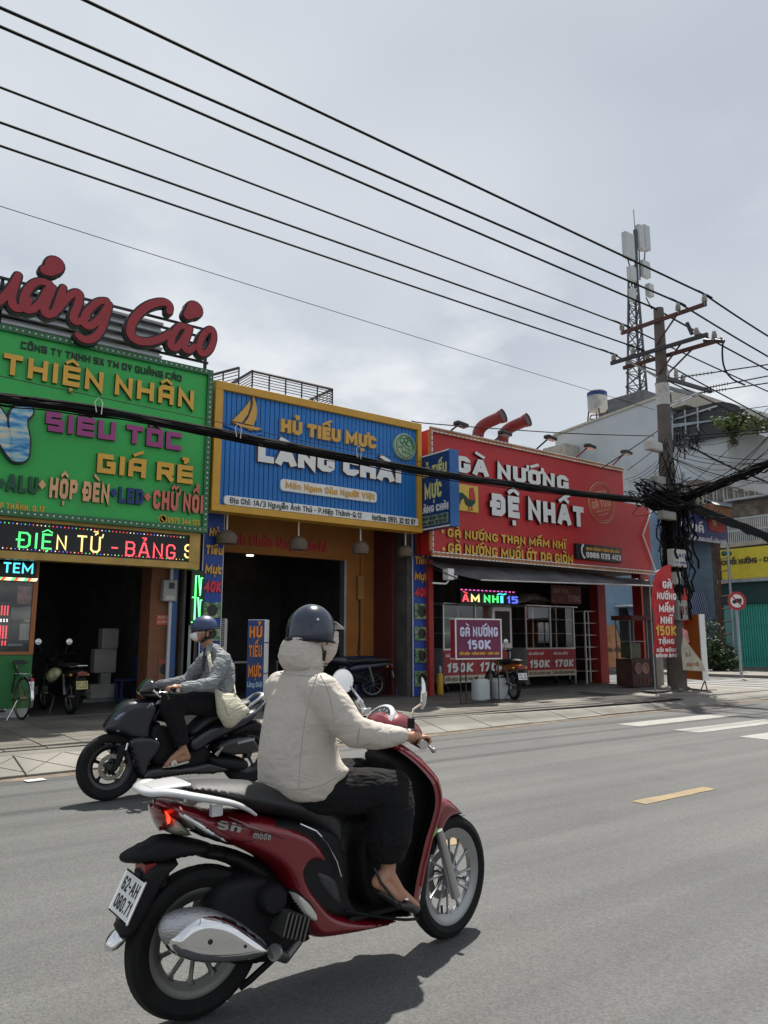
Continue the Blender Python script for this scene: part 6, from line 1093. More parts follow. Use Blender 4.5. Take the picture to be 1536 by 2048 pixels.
for j in range(10):
    za = zb-1+(zt-zb+1)*j/10; z2_ = zb-1+(zt-zb+1)*(j+1)/10
    for k in range(3):
        MB().tube(TP(k, za), TP(k+1, z2_), .045, n=5).put('brace', st_m, ct); MB().tube(TP(k+1, za), TP(k, z2_), .045, n=5).put('brace', st_m, ct); MB().tube(TP(k, z2_), TP(k+1, z2_), .04, n=5).put('brace', st_m, ct)
def ptx(px, py): return onY(px, py, Yt_-.6)
a = ptx(1274, 560); b = ptx(1270, 460); MB().tube(a, b, .15, n=8).put('mast_pole', st_m, ct); MB().tube(ptx(1270, 462), ptx(1267, 419), .03, n=5).put('lightning_rod', st_m, ct)
PAN = M('antenna panel', (.46, .48, .48), .5, var=.05)
for (x0_, y0_, x1_, y1_, m) in ((1274, 456, 1283, 498, PAN), (1284, 456, 1293, 498, PAN), (1247, 473, 1262, 514, PAN), (1281, 528, 1294, 552, PAN), (1256, 538, 1266, 560, PAN), (1260, 580, 1265, 602, PAN), (1293, 572, 1301, 592, PAN)):
    a = ptx(x0_, y1_); b = ptx(x1_, y0_); MB().bx(a.x, b.x, Yt_-.9, Yt_-.5, a.z, b.z).put('antenna_panel', m, ct, bevel=.03)
for a, b in (((1262, 490), (1272, 488)), ((1262, 482), (1272, 480)), ((1266, 532), (1275, 530)), ((1278, 498), (1280, 560)), ((1290, 498), (1288, 540)), ((1254, 514), (1262, 540)), ((1292, 595), (1304, 618)), ((1258, 602), (1259, 640))): MB().tube(ptx(*a), ptx(*b), .05, n=5).put('bracket', BLACK, ct)
tag(MB().bx(cx-2.2, cx+1.6, Yt_-2, Yt_+2, 13.2, zb+.1).put('rooftop_box', M('dark equipment shed', (.10, .11, .12), .7, var=.3), bevel=.05), 'dark equipment shed at the foot of the phone mast on the grey roof', 'shed')
# distant blocks to close the street end
for i, (x0_, x1_, y0_, y1_, h, m, lab) in enumerate(((60, 74, 5, 16, 7, PLAST, 'cream house far along the street beyond the teal shop'), (20.5, 27.8, 60, 66, 9, GREYB, 'grey block closing the far end of the side street'))):
    o = thing('distant_house', ((x0_+x1_)/2, (y0_+y1_)/2, 0), lab, 'building'); MB().bx(x0_, x1_, y0_, y1_, 0, h).put('wall', m, o); MB().bx(x0_-.3, x1_+.3, y0_-.3, y1_+.3, h, h+.3).put('roof', ROOFG, o); window(o, x0_+2, x0_+4, y0_, 3, 4.6); window(o, x0_+5, x0_+6.5, y0_, 3, 4.6)
# paper litter
for i, (px, py) in enumerate(((162, 1421), (197, 1427), (70, 1560))): c = onZ(px, py, .155 if i < 2 else .01); tag(MB().ob(c, (.14-.05*(i != 1), .01, 0), (-.01, .06, 0), (0, 0, .002)).put('paper_scrap', WHITE), 'white scrap of paper %s' % ('beside the parked motorcycle wheel', 'on the pavers in front of the open dark shop', 'in the gutter near the left edge')[i], 'litter')
# ================================================================ RED SCOOTER AND ITS RIDER
RED = M('metallic ruby paint', (.17, .0015, .008), .3, .2, var=.05, coat=1., vs_=2); GLB = M('gloss black plastic', (.01, .01, .011), .3, coat=.3); MTB = M('matte black plastic', (.008, .008, .009), .6, bump=.05, bs=200, spec=.25)
TYRE = M('tyre rubber', (.010, .010, .010), .8, bump=.3, bs=90, dirt=(.022, .021, .02), dscale=9, spec=.25); ALU = M('cast alloy grey', (.34, .34, .33), .42, .75, var=.1); ALUD = M('darker alloy', (.17, .17, .16), .45, .8, var=.1); CHR = M('chrome', (.75, .75, .76), .07, 1., var=.02); SILV = M('silver plastic', (.60, .61, .62), .3, .25, var=.03, coat=.4)
SEATM = M('black seat vinyl', (.02, .02, .022), .5, var=.15, bump=.25, bs=260); FORK = M('fork grey metal', (.42, .43, .42), .35, .6)
YB = 2.92
def wheel(parent, c, R, tw, rimr, nsp, rim_mat, sp_mat, name='wheel', curved=False, spw=.012, disc=None, ydir=1, tyre=TYRE, five=False, hubr=.045):
    c = V(c); w_ = tw/2
    ro = MB().lathe(c, (0, 1, 0), [(R-.075*tw/.1, -w_*.75), (R-.035, -w_), (R-.012, -w_*.78), (R, 0), (R-.012, w_*.78), (R-.035, w_), (R-.075*tw/.1, w_*.75), (rimr, w_*.62), (rimr, -w_*.62)], 56, True).put(name, tyre, parent)
    gm = MB()
    for i in range(48):
        a = i/48*6.2832; d = V((math.cos(a), 0, math.sin(a))); t_ = V((-math.sin(a), 0, math.cos(a)))
        for s in (-1, 1): gm.ob(c+d*(R-.0035)+V((0, s*w_*.42, 0)), t_*.004+V((0, s*.003, 0)), V((0, w_*.3, 0))+t_*.006, d*.0045)
    r_ = MB().lathe(c, (0, 1, 0), [(rimr+.004, -w_*.66), (rimr+.006, -w_*.6), (rimr-.018, -w_*.5), (rimr-.03, 0), (rimr-.018, w_*.5), (rimr+.006, w_*.6), (rimr+.004, w_*.66), (rimr-.012, w_*.66), (rimr-.026, w_*.45), (rimr-.045, .012), (rimr-.045, -.012), (rimr-.026, -w_*.45), (rimr-.012, -w_*.66)], 56, True).put('rim', rim_mat, ro)
    r0 = hubr*.8
    for i in range(nsp):
        a = i/nsp*6.2832+.2; a2 = a+(.28 if curved else .0)
        p0 = c+V((math.cos(a)*r0, 0, math.sin(a)*r0)); p1 = c+V((math.cos(a2)*(rimr-.04), 0, math.sin(a2)*(rimr-.04))); m_ = (p0+p1)/2
        if five:
            MB().path([p0, p0.lerp(p1, .35), p0.lerp(p1, .8), p1], [.022, .013, .014, .03], 8).put('spoke', sp_mat, ro)
        else: MB().path([p0, p0.lerp(p1, .3), p0.lerp(p1, .85), p1], [spw*1.2, spw*.72, spw*.8, spw*1.8], 8).put('spoke', sp_mat, ro)
    MB().lathe(c, (0, 1, 0), [(0, -.05), (hubr*.6, -.05), (hubr*.7, -.03), (hubr, -.02), (hubr, .02), (hubr*.7, .03), (hubr*.6, .05), (0, .05)], 20).put('hub', sp_mat, ro)
    if disc:
        dc = MB(); dy = disc; rr0, rr1 = (.075, .112); n = 48; vs = []
        dc.lathe(c+V((0, dy, 0)), (0, 1, 0), [(rr0, -.0025), (rr1, -.0025), (rr1, .0025), (rr0, .0025)], 40, True); dc.put('brake_disc', ALUD if not five else M('brake disc', (.28, .26, .22), .4, .8), ro); hm = MB()
        for i in range(24):
            a = i/24*6.2832; rr_ = rr0+.01+(.018 if i % 2 else .0); hm.lathe(c+V((math.cos(a)*rr_, dy-.003 if dy < 0 else dy+.003, math.sin(a)*rr_)), (0, -1, 0), [(.0045, 0), (.0045, .0015), (0, .0015)], 6)
        hm.put('disc_holes', BLACK, ro, kind='stuff')
        for i in range(5): a = i/5*6.2832; MB().tube(c+V((math.cos(a)*.03, dy, math.sin(a)*.03)), c+V((math.cos(a+.3)*.08, dy, math.sin(a+.3)*.08)), .006, n=6).put('disc_arm', BLACK, ro)
    return ro
sc1 = thing('red_scooter', (1.95, YB, 0), 'shiny dark red scooter with a silver rear rack ridden along the road', 'scooter')
c_r = onY(391, 1884, YB); c_r.z = .268; c_f = onY(903, 1754, YB); c_f.z = .275
wheel(sc1, c_r, .268, .098, .188, 10, ALUD, ALUD); fw_ = wheel(sc1, c_f, .275, .078, .213, 12, M('light alloy rim', (.32, .33, .34), .32, .8), M('light alloy rim', (.32, .33, .34), .32, .8), curved=True, spw=.008, disc=.035, hubr=.05)
def mp(L_, hf=None, h=.0, Yc=YB, sm=True):
    o_ = []
    for a, b in L_: y = Yc-(hf(a, b) if hf else h); p = onY(a, b, y); o_.append((p.x, p.z))
    return o_
def pf(name, L_, mat, parent, h=.1, edge=.03, res=.016, hf=None, hw=None, yc=None, both=True, base=0., sm=2, sub=None, Yc=YB):
    mb = MB(); mb.puff(mp(L_, hf, h, Yc), Yc if yc is None else yc, hw or h, edge, res, both, sm, -1, base); return mb.put(name, mat, parent, ang=80)
def hwt(px): return .085+.085*max(0, min(1, (px-320)/260))
XA = onY(320, 1620, YB-.08).x; XBq = onY(580, 1700, YB-.17).x
def hwx(x, z): return .085+.085*max(0, min(1, (x-XA)/(XBq-XA)))
body = pf('body', [(318, 1610), (345, 1602), (400, 1616), (440, 1630), (515, 1631), (560, 1638), (600, 1649), (632, 1664), (655, 1688), (672, 1722), (682, 1754), (672, 1748), (655, 1738), (628, 1734), (622, 1745), (632, 1772), (655, 1800), (668, 1816), (690, 1827), (740, 1836), (800, 1846), (850, 1846), (800, 1862), (720, 1880), (660, 1890), (636, 1890), (612, 1862), (596, 1835), (590, 1800), (578, 1765), (560, 1742), (530, 1722), (488, 1704), (440, 1686), (400, 1668), (345, 1640)], RED, sc1, hf=lambda a, b: hwt(a), hw=hwx, edge=.045, res=.014)
pf('inner_body', [(520, 1640), (600, 1640), (680, 1655), (700, 1700), (706, 1812), (760, 1822), (842, 1822), (848, 1842), (800, 1846), (700, 1845), (640, 1840), (600, 1810), (580, 1760)], MTB, sc1, h=.155, edge=.03)
pf('seat', [(366, 1577), (380, 1568), (400, 1563), (490, 1562), (530, 1568), (570, 1580), (640, 1590), (690, 1612), (706, 1650), (700, 1700), (688, 1735), (672, 1712), (650, 1680), (625, 1660), (590, 1646), (540, 1636), (500, 1628), (450, 1608), (410, 1592), (380, 1586)], SEATM, sc1, hf=lambda a, b: .06 if b < 1600 and a < 560 else .135, h=.14, edge=.07, res=.009)
# stitched seam
sm_ = MB(); P = [onY(a, b, YB-.13) for a, b in ((388, 1573), (430, 1584), (480, 1592), (530, 1612), (580, 1640), (625, 1665), (655, 1700))]
pf('tail_lamp', [(304, 1611), (318, 1610), (338, 1620), (352, 1640), (348, 1664), (334, 1673), (322, 1655), (310, 1632)], M('red lamp lens', (.16, .008, .006), .12, coat=1., var=.2), sc1, hf=lambda a, b: .02+.08*(a-300)/50, h=.1, edge=.05, res=.012)
pf('lamp_glow', [(336, 1632), (344, 1624), (350, 1634), (348, 1652), (338, 1658), (334, 1646)], M('lit red lamp', (.9, .05, .02), .3, emis=(1, .06, .02, 1.2)), sc1, h=.104, edge=.02, res=.01)
pf('turn_lamp', [(350, 1630), (378, 1648), (402, 1674), (394, 1684), (360, 1680), (344, 1668), (352, 1650)], M('clear lamp lens', (.25, .24, .2), .08, .2, coat=1.), sc1, h=.118, edge=.04, res=.012)
pf('chrome_trim', [(338, 1614), (372, 1622), (402, 1630), (445, 1660), (494, 1704), (478, 1703), (430, 1688), (396, 1672), (366, 1645)], CHR, sc1, hf=lambda a, b: hwt(a)+.02, hw=lambda x, z: hwx(x, z)+.014, edge=.03, res=.007)
# rack
nr = [(512, 1630), (495, 1618), (470, 1607), (430, 1600), (380, 1592), (330, 1588)]; P = [onY(a, b, YB-.15) for a, b in nr]; zt_ = onY(283, 1581, YB).z; xt_ = onY(283, 1581, YB).x
P[-1].x = xt_+.06; P[-1].y = YB-.13; full = P+[V((xt_+.012, YB-.07, zt_)), V((xt_, YB, zt_+.004)), V((xt_+.012, YB+.07, zt_))]+[V((p.x, 2*YB-p.y, p.z)) for p in P[::-1]]
full = chaikin(full, 3, False); n = len(full)
rk = MB().path(full, [.005+.009*min(1, 4*min(i, n-1-i)/n) for i in range(n)], 12, flat=1.9, up=(0, 0, 1)).put('rack', SILV, sc1, ang=60)
mb = MB(); cs = [V((xt_+.0, YB, zt_+.012)), V((xt_+.17, YB, zt_+.026))]; mb.rings([(V((xt_+.02, YB, zt_+.008)), V((0, .07, 0)), V((0, 0, .008))), (V((xt_+.08, YB, zt_+.014)), V((0, .09, 0)), V((0, 0, .009))), (V((xt_+.15, YB, zt_+.016)), V((0, .095, 0)), V((0, 0, .009)))], 20, 3); mb.put('rack_plate', SILV, sc1, ang=50)
for dy in (-.12, .12): a_ = onY(432, 1626, YB-.12); MB().ob((a_.x, YB+dy, a_.z+.012), (.022, 0, 0), (0, .012, 0), (0, 0, .022)).put('rack_stay', SILV, sc1)
# rear fender, hugger, plate
pf('rear_fender', [(243, 1720), (250, 1708), (300, 1687), (332, 1671), (400, 1682), (450, 1698), (430, 1712), (380, 1722), (320, 1736), (275, 1733), (252, 1731)], MTB, sc1, hf=lambda a, b: .035+.04*min(1, (a-240)/120), hw=lambda x, z: .035+.045*min(1, max(0, (x-1.0)/.3)), edge=.03)
pf('mudguard', [(296, 1728), (340, 1722), (372, 1722), (352, 1745), (325, 1780), (302, 1830), (280, 1868), (262, 1885), (240, 1880), (252, 1840), (275, 1790)], MTB, sc1, h=.065, edge=.02, res=.014)
pf('mudguard_tip', [(243, 1862), (268, 1872), (250, 1898), (228, 1914), (214, 1908), (224, 1880)], CHR, sc1, h=.045, edge=.03, res=.01); pf('under_tail', [(380, 1690), (480, 1700), (570, 1745), (600, 1800), (590, 1830), (540, 1790), (480, 1735), (400, 1722)], MTB, sc1, h=.08, edge=.05)
def plate(parent, tl, tr, br, bl_, l1, l2, mat=WHITE, name='number_plate'):
    U_ = (tr-tl); Wv = (tl-bl_); Nn = Wv.cross(U_).normalized()*-1; 
    if Nn.x > 0: Nn = -Nn
    c = (tl+br)/2; o = MB().ob(c, U_/2, Wv/2, Nn*.002).put(name, mat, parent); fr_ = MB()
    for a, b in ((tl, tr), (tr, br), (br, bl_), (bl_, tl)): fr_.tube(a, b, .0045, n=6)
    fr_.put('plate_rim', CHR, o)
    for s, v0, v1 in ((l1, .55, .88), (l2, .12, .45)): text(s, bl_+U_*.1+Wv*v0+Nn*.002, U_, Wv, Nn, U_.length*.8, Wv.length*(v1-v0), BLKL, o, per=False, name='lettering', t=.17, depth=.001)
tl_, tr_, bl2 = V((1.068, YB+.095, .536)), V((1.068, YB-.095, .533)), V((1.008, YB+.095, .410)); plate(sc1, tl_, tr_, bl2+(tr_-tl_), bl2, '62-AH', '080.71')
MB().ob((1.12, YB, .52), (.05, 0, .01), (0, .03, 0), (0, 0, .04)).put('plate_holder', MTB, sc1); MB().ob((1.10, YB-.0, .565), (.02, 0, 0), (0, .05, 0), (0, 0, .015)).put('plate_reflector', M('dark red reflector', (.2, .01, .01), .3), sc1)
# engine, muffler
pf('engine', [(430, 1770), (500, 1742), (560, 1745), (600, 1790), (625, 1860), (640, 1885), (600, 1905), (560, 1932), (500, 1945), (440, 1935), (400, 1900)], MTB, sc1, h=.10, edge=.05)
for i in range(6): c = onY(560+i*8, 1842+i*2, YB-.15); MB().ob(c, (.004, 0, .002), (0, .05, 0), (.012, 0, .04)).put('cooling_fin', ALUD, sc1)
MB().lathe(onY(540, 1795, YB-.1), (0, 1, 0), [(0, -.05), (.045, -.05), (.06, -.03), (.06, .05)], 24).put('fan_cover', MTB, sc1)
mb = MB(); mb.path([onY(596, 1880, YB-.08), onY(570, 1915, YB-.1), onY(546, 1905, YB-.17)], .022, 10); mb.put('exhaust_pipe', ALUD, sc1); 
MUF = [(327, 1872), (333, 1850), (352, 1832), (385, 1821), (425, 1821), (470, 1838), (515, 1868), (545, 1892), (547, 1908), (530, 1915), (495, 1922), (440, 1925), (388, 1922), (352, 1910), (334, 1893)]
mf = pf('muffler', MUF, M('woven silver heat shield', (.42, .43, .44), .35, .8, var=.1, bump=.5, bs=150), sc1, h=.225, hw=.052, yc=YB-.175, edge=.05, res=.01)
pf('muffler_cover', [(338, 1888), (352, 1866), (382, 1840), (420, 1828), (468, 1839), (515, 1870), (546, 1895), (548, 1909), (532, 1922), (492, 1932), (440, 1937), (390, 1934), (352, 1918)], CHR, mf, h=.24, hw=.068, yc=YB-.175, edge=.045, res=.008)
cv = pf('muffler_badge', [(438, 1888), (455, 1881), (480, 1886), (480, 1893), (455, 1896)], ALU, mf, h=.245, hw=.0715, yc=YB-.175, edge=.02, res=.01)
for px, py, r_ in ((421, 1884, .009), (491, 1893, .006)): c = onY(px, py, YB-.2445); MB().lathe(c+V((0, .004, 0)), (0, -1, 0), [(r_, 0), (r_, .005), (r_*.7, .005), (r_*.7, .003), (0, .003)], 16).put('bolt_hole', BLACK, mf)
MB().path([onY(548, 1905, YB-.175), onY(552, 1905, YB-.17)], .03, 12).put('muffler_end', ALU, mf)
pf('air_cover_surround', [(586, 1778), (605, 1775), (632, 1795), (648, 1830), (641, 1856), (628, 1860), (606, 1845), (592, 1815)], MTB, sc1, h=.178, edge=.03, res=.012); pf('air_cover', [(593, 1788), (604, 1787), (626, 1806), (642, 1832), (638, 1846), (631, 1850), (614, 1838), (600, 1815)], M('pale grey plastic', (.55, .54, .48), .35, coat=.3), sc1, h=.192, edge=.012, res=.007)
pf('body_insert', [(628, 1736), (655, 1738), (678, 1752), (690, 1790), (688, 1825), (668, 1815), (645, 1788), (632, 1765)], M('satin black plastic', (.03, .03, .032), .45), sc1, h=.160, edge=.02, res=.014)
MB().path([onY(a, b, YB-.172) for a, b in ((600, 1648), (632, 1662), (656, 1688), (674, 1722), (683, 1753))], .0035, 6).put('chrome_line', CHR, sc1)
P = chaikin([onY(a, b, YB-.166) for a, b in ((690, 1822), (740, 1831), (800, 1840), (836, 1838))], 1, False); MB().path(P, .006, 6).put('floor_edge', MTB, sc1)
text('Sh', onY(432, 1657, YB-.142), (1, 0, -.28), (.35, 0, 1), (0, -1, 0), .10, .03, ALU, sc1, per=False, name='badge', depth=.004, t=.24, font={'S': UPC['S'], 'h': LOW['h']}); text('mode', onY(505, 1676, YB-.166), (1, 0, -.25), (.3, 0, 1), (0, -1, 0), .075, .026, ALU, sc1, per=False, name='badge', depth=.004, t=.18)
# leg shield
edge_ = [(806, 1492), (830, 1508), (856, 1535), (874, 1565), (881, 1600), (872, 1640), (858, 1682), (849, 1730), (843, 1780), (838, 1828)]
E_ = [onY(a, b, YB-.19) for a, b in edge_]; E_ = chaikin(E_, 2, False); ne_ = len(E_)
def shield(name, mat, tmax, off, th, trim=(0, 1)):
    mb = MB(); i0, i1 = int(trim[0]*(ne_-1)), int(trim[1]*(ne_-1)); nt_ = 14; F_ = []; B_ = []
    for i in range(i0, i1+1):
        u = i/(ne_-1); hwd = .11+.09*min(1, u*3)-.03*max(0, u-.7)/.3; p = E_[i]
        for j in range(nt_+1):
            t = -tmax+2*tmax*j/nt_; bul = (.075-.02*u)*(1-abs(t)**2.2)-(.02 if abs(t) > .93 else 0); F_.append(V((p.x+bul+off-.015, YB+t*hwd, p.z))); B_.append(V((p.x+bul+off-th-.015, YB+t*hwd, p.z)))
    m_ = i1-i0+1; w_ = nt_+1; N_ = m_*w_; fs = []
    for i in range(m_-1):
        for j in range(nt_): a = i*w_+j; fs += [(a, a+1, a+w_+1, a+w_), (N_+a, N_+a+w_, N_+a+w_+1, N_+a+1)]
    for i in range(m_-1):
        for j in (0, nt_): a = i*w_+j; fs.append((a, a+w_, N_+a+w_, N_+a))
    for j in range(nt_):
        for i in (0, m_-1): a = i*w_+j; fs.append((a, a+1, N_+a+1, N_+a))
    mb.add(F_+B_, fs); return mb.put(name, mat, sc1, ang=50)
shield('leg_shield', RED, 1., .03, .028); shield('shield_liner', MTB, .74, .0, .03, (.02, .98))
MB().path([V((p.x+.0, YB-(.11+.09*min(1, i/(ne_-1)*3)-.03*max(0, i/(ne_-1)-.7)/.3), p.z)) for i, p in enumerate(E_)][:int(ne_*.85)], .006, 6).put('shield_edge', M('clear bright edge', (.4, .1, .1), .1, .6, coat=1), sc1)
pf('glove_box', [(738, 1496), (812, 1492), (838, 1520), (856, 1560), (860, 1600), (846, 1660), (838, 1740), (832, 1825), (745, 1825), (740, 1740), (745, 1640), (752, 1580), (748, 1540)], MTB, sc1, h=.11, edge=.06, hf=lambda a, b: -.0)
pf('front_panel', [(836, 1515), (866, 1545), (882, 1590), (884, 1625), (872, 1670), (860, 1672), (852, 1600)], RED, sc1, h=.08, edge=.06, hf=lambda a, b: .1)
# front fender, fork
pf('front_fender', [(862, 1660), (866, 1625), (878, 1600), (892, 1594), (915, 1603), (936, 1622), (950, 1637), (925, 1637), (903, 1643), (889, 1662), (880, 1690), (868, 1684)], RED, sc1, h=.062, edge=.04, res=.012); pf('fender_tip', [(934, 1631), (943, 1630), (951, 1638), (934, 1638)], CHR, sc1, h=.05, edge=.02, res=.008)
pf('fender_inner', [(858, 1670), (868, 1650), (885, 1645), (880, 1680), (872, 1700), (862, 1720), (852, 1700)], MTB, sc1, h=.05, edge=.03, res=.012)
for s in (-1, 1):
    a = onY(868, 1660, YB-.075); b = onY(910, 1795, YB-.075); yy_ = YB+s*.075; MB().path([(a.x, yy_, a.z), (a.x+(b.x-a.x)*.15, yy_, a.z+(b.z-a.z)*.15), ((a.x+b.x)/2, yy_, (a.z+b.z)/2), (b.x, yy_, b.z)], [.018, .021, .022, .024], 14).put('fork_leg', FORK, sc1)
MB().tube(c_f+V((0, -.085, 0)), c_f+V((0, .085, 0)), .012).put('axle', CHR, sc1); MB().lathe(c_f+V((0, -.1, 0)), (0, -1, 0), [(.014, -.01), (.014, .012), (.008, .018), (0, .018)], 6).put('axle_nut', CHR, sc1)
MB().prism([onY(a, b, YB-.125) for a, b in ((867, 1643), (877, 1660), (867, 1675), (860, 1669))], (0, .004, 0)).put('green_sticker', M('green sticker', (.12, .55, .10), .4), sc1)
MB().ob(onY(855, 1745, YB+.06), (.03, 0, .02), (0, .02, 0), (-.015, 0, .03)).put('brake_caliper', GLB, sc1)
MB().tube(onY(883, 1812, YB-.02), onY(884, 1828, YB-.02), .006).put('valve_stem', BLACK, sc1)
pf('step_cover', [(688, 1640), (780, 1640), (780, 1822), (700, 1822)], MTB, sc1, h=.10, edge=.03, hf=lambda a, b: .0)
_pv = V((c_f.x-.10, YB, 0))-root_org(sc1); _M = Matrix.Translation(_pv) @ Matrix.Rotation(rad(12), 4, 'Z') @ Matrix.Translation(-_pv)
def _steer(o):
    o.data.transform(_M)
    for c_ in o.children: _steer(c_)
for o_ in list(sc1.children):
    if o_.name.split('.')[0] in ('fork_leg', 'axle', 'axle_nut', 'front_fender', 'fender_tip', 'fender_inner', 'brake_caliper', 'valve_stem') or o_.name == fw_.name: _steer(o_)
# handlebar head
hd_ = pf('handlebar_cowl', [(742, 1452), (752, 1432), (770, 1421), (792, 1419), (812, 1430), (828, 1446), (836, 1462), (832, 1480), (806, 1486), (770, 1482), (748, 1470)], RED, sc1, h=.12, hf=lambda a, b: .02, edge=.075, res=.012)
c = onY(757, 1438, YB-.01); Nn = V((-.72, -.1, .69)).normalized()
MB().lathe(c+Nn*.0, Nn, [(.085, -.03), (.085, .0), (.068, .008), (.068, 0)], 32).put('dial_rim', SILV, hd_); MB().lathe(c, Nn, [(.068, 0), (.066, .003), (0, .005)], 32).put('dial_face', M('dial face', (.04, .045, .05), .12, var=.6, vs_=40, coat=1), hd_)
ux = V((0, -1, 0)); uz = Nn.cross(ux).normalized(); uz = uz if uz.z > 0 else -uz
for k in range(9): a = -2.2+k*.55; d = ux*math.sin(a)+uz*math.cos(a); MB().tube(c+d*.048+Nn*.006, c+d*.058+Nn*.006, .002, n=4).put('dial_mark', WHITE, hd_)
MB().tube(c+Nn*.007, c+Nn*.007+(ux*.6+uz*.8)*.045, .0018, n=4).put('dial_needle', REDN, hd_)
HB = onY(800, 1468, YB)
for s in (-1, 1):
    gi = V((HB.x-.08, YB+s*.16, .955)); ge = V((HB.x-.165 if s < 0 else HB.x-.14, YB+s*.36, .952)); MB().path([V((HB.x-.03, YB+s*.07, .965)), gi, ge], [.02, .016, .0155], 12).put('handlebar', MTB, sc1)
    MB().path([gi.lerp(ge, .4), ge], .02, 14).put('grip', MTB, sc1); MB().path([ge, ge+(ge-gi).normalized()*.022], [.021, .019], 14).put('bar_end', CHR, sc1)
    L0 = gi.lerp(ge, .15)+V((.03, 0, -.008)); L1 = ge+V((.062, 0, -.03)); MB().path([L0, L0.lerp(L1, .4)+V((.02, 0, 0)), L1], .006, 8).put('brake_lever', ALU, sc1); MB().ell(L1, (.011, .011, .011), 10, 6).put('lever_ball', ALU, sc1)
    MB().ell(gi+V((.0, 0, .01)), (.035, .04, .03), 14, 8).put('switch_box', GLB, sc1)
# mirrors
def mirror(c, Nn, r_, stem, st_m=CHR, parent=sc1, rz=1.15):
    Nn = V(Nn).normalized(); o = MB(); o.lathe(c, Nn, [(0, -.02), (r_*.7, -.014), (r_, -.002), (r_*1.04, .004), (r_*.96, .008)], 30); Z = c
    o.v = [V((v.x, v.y, Z.z+(v.z-Z.z)*rz)) for v in o.v]; m_ = o.put('mirror', CHR if st_m is CHR else st_m, parent)
    g = MB().lathe(c, Nn, [(r_*.95, .006), (0, .007)], 30); g.v = [V((v.x, v.y, Z.z+(v.z-Z.z)*rz)) for v in g.v]; g.put('mirror_glass', M('mirror glass', (.55, .58, .6), .02, 1., var=0), m_)
    MB().path(stem, .0055, 8).put('mirror_stem', st_m, parent)
c = onY(845, 1386, YB-.30); b = onY(822, 1442, YB-.22); mirror(c, (-.80, .62, .0), .058, [b, onY(827, 1418, YB-.23), onY(848, 1403, YB-.27), onY(851, 1396, YB-.3)]); MB().tube(b-V((0, 0, .03)), b+V((0, 0, .012)), .016).put('mirror_base', MTB, sc1)
c = onY(685, 1363, YB+.34); b = onY(728, 1432, YB+.22); mirror(c, (-.45, -.88, .05), .052, [onY(726, 1405, YB+.26), onY(712, 1388, YB+.29), onY(700, 1372, YB+.32)])
MB().path([b-V((0, 0, .03)), b], .017, 8).put('mirror_base', MTB, sc1); MB().ob(onY(722, 1412, YB+.24), (.022, 0, -.03), (0, .014, 0), (.012, 0, .008)).put('mirror_clamp', CHR, sc1, bevel=.004); MB().ob(onY(730, 1422, YB+.22), (.026, 0, .004), (0, .018, 0), (0, 0, .014)).put('mirror_clamp', CHR, sc1, bevel=.004)
MB().path([onY(560, 1905, YB-.05), onY(500, 1960, YB-.02), onY(480, 1975, YB)], .014, 8).put('side_stand', MTB, sc1)
# hidden far side mirror of the frame: floor mat
MB().bx(onY(700, 1826, YB-.16).x, onY(836, 1826, YB-.16).x, YB-.155, YB+.155, .250, .268).put('floor_mat', MTB, sc1)

# ---------------------------------------------------------------- people
SKIN = M('skin', (.42, .22, .14), .5, var=.08, spec=.4); SKIN2 = M('tanned skin', (.36, .18, .11), .5, var=.08)
CLOTHN = {}
def cloth(name, col, rough=.85, weave=380, wr=.5, ws=9., **k):
    m = M(name, col, rough, var=.05, **k); nt = m.node_tree; b = nt.nodes['Principled BSDF']; t = N(nt, 'ShaderNodeTexCoord')
    mp_ = N(nt, 'ShaderNodeMapping'); mp_.inputs['Scale'].default_value = (1, 1, 2.2); mp_.inputs['Rotation'].default_value = (.2, .5, 0)
    n1_ = N(nt, 'ShaderNodeTexNoise'); n1_.inputs['Scale'].default_value = ws; n1_.inputs['Detail'].default_value = 2; n1_.inputs['Distortion'].default_value = 1.2; nt.links.new(t.outputs['Object'], mp_.inputs[0]); nt.links.new(mp_.outputs[0], n1_.inputs[0])
    n2_ = N(nt, 'ShaderNodeTexNoise'); n2_.inputs['Scale'].default_value = weave; nt.links.new(t.outputs['Object'], n2_.inputs[0])
    b1 = N(nt, 'ShaderNodeBump'); b1.inputs['Strength'].default_value = wr; b1.inputs['Distance'].default_value = .05; ab = N(nt, 'ShaderNodeMath', operation='SUBTRACT', _1=.5); nt.links.new(n1_.outputs[0], ab.inputs[0]); ac = N(nt, 'ShaderNodeMath', operation='ABSOLUTE'); nt.links.new(ab.outputs[0], ac.inputs[0]); ad = N(nt, 'ShaderNodeMath', operation='POWER', _1=.6); nt.links.new(ac.outputs[0], ad.inputs[0]); nt.links.new(ad.outputs[0], b1.inputs['Height'])
    b2 = N(nt, 'ShaderNodeBump'); b2.inputs['Strength'].default_value = .25; b2.inputs['Distance'].default_value = .002; nt.links.new(n2_.outputs[0], b2.inputs['Height']); nt.links.new(b1.outputs[0], b2.inputs['Normal']); nt.links.new(b2.outputs[0], b.inputs['Normal']); return m
def limb(mb, pts, rs, n=14): 
    pts = [V(p) for p in pts]; mb.path(pts, rs, n); [mb.ell(p, (r_*.99,)*3, 12, 8) for p, r_ in zip(pts, rs)]
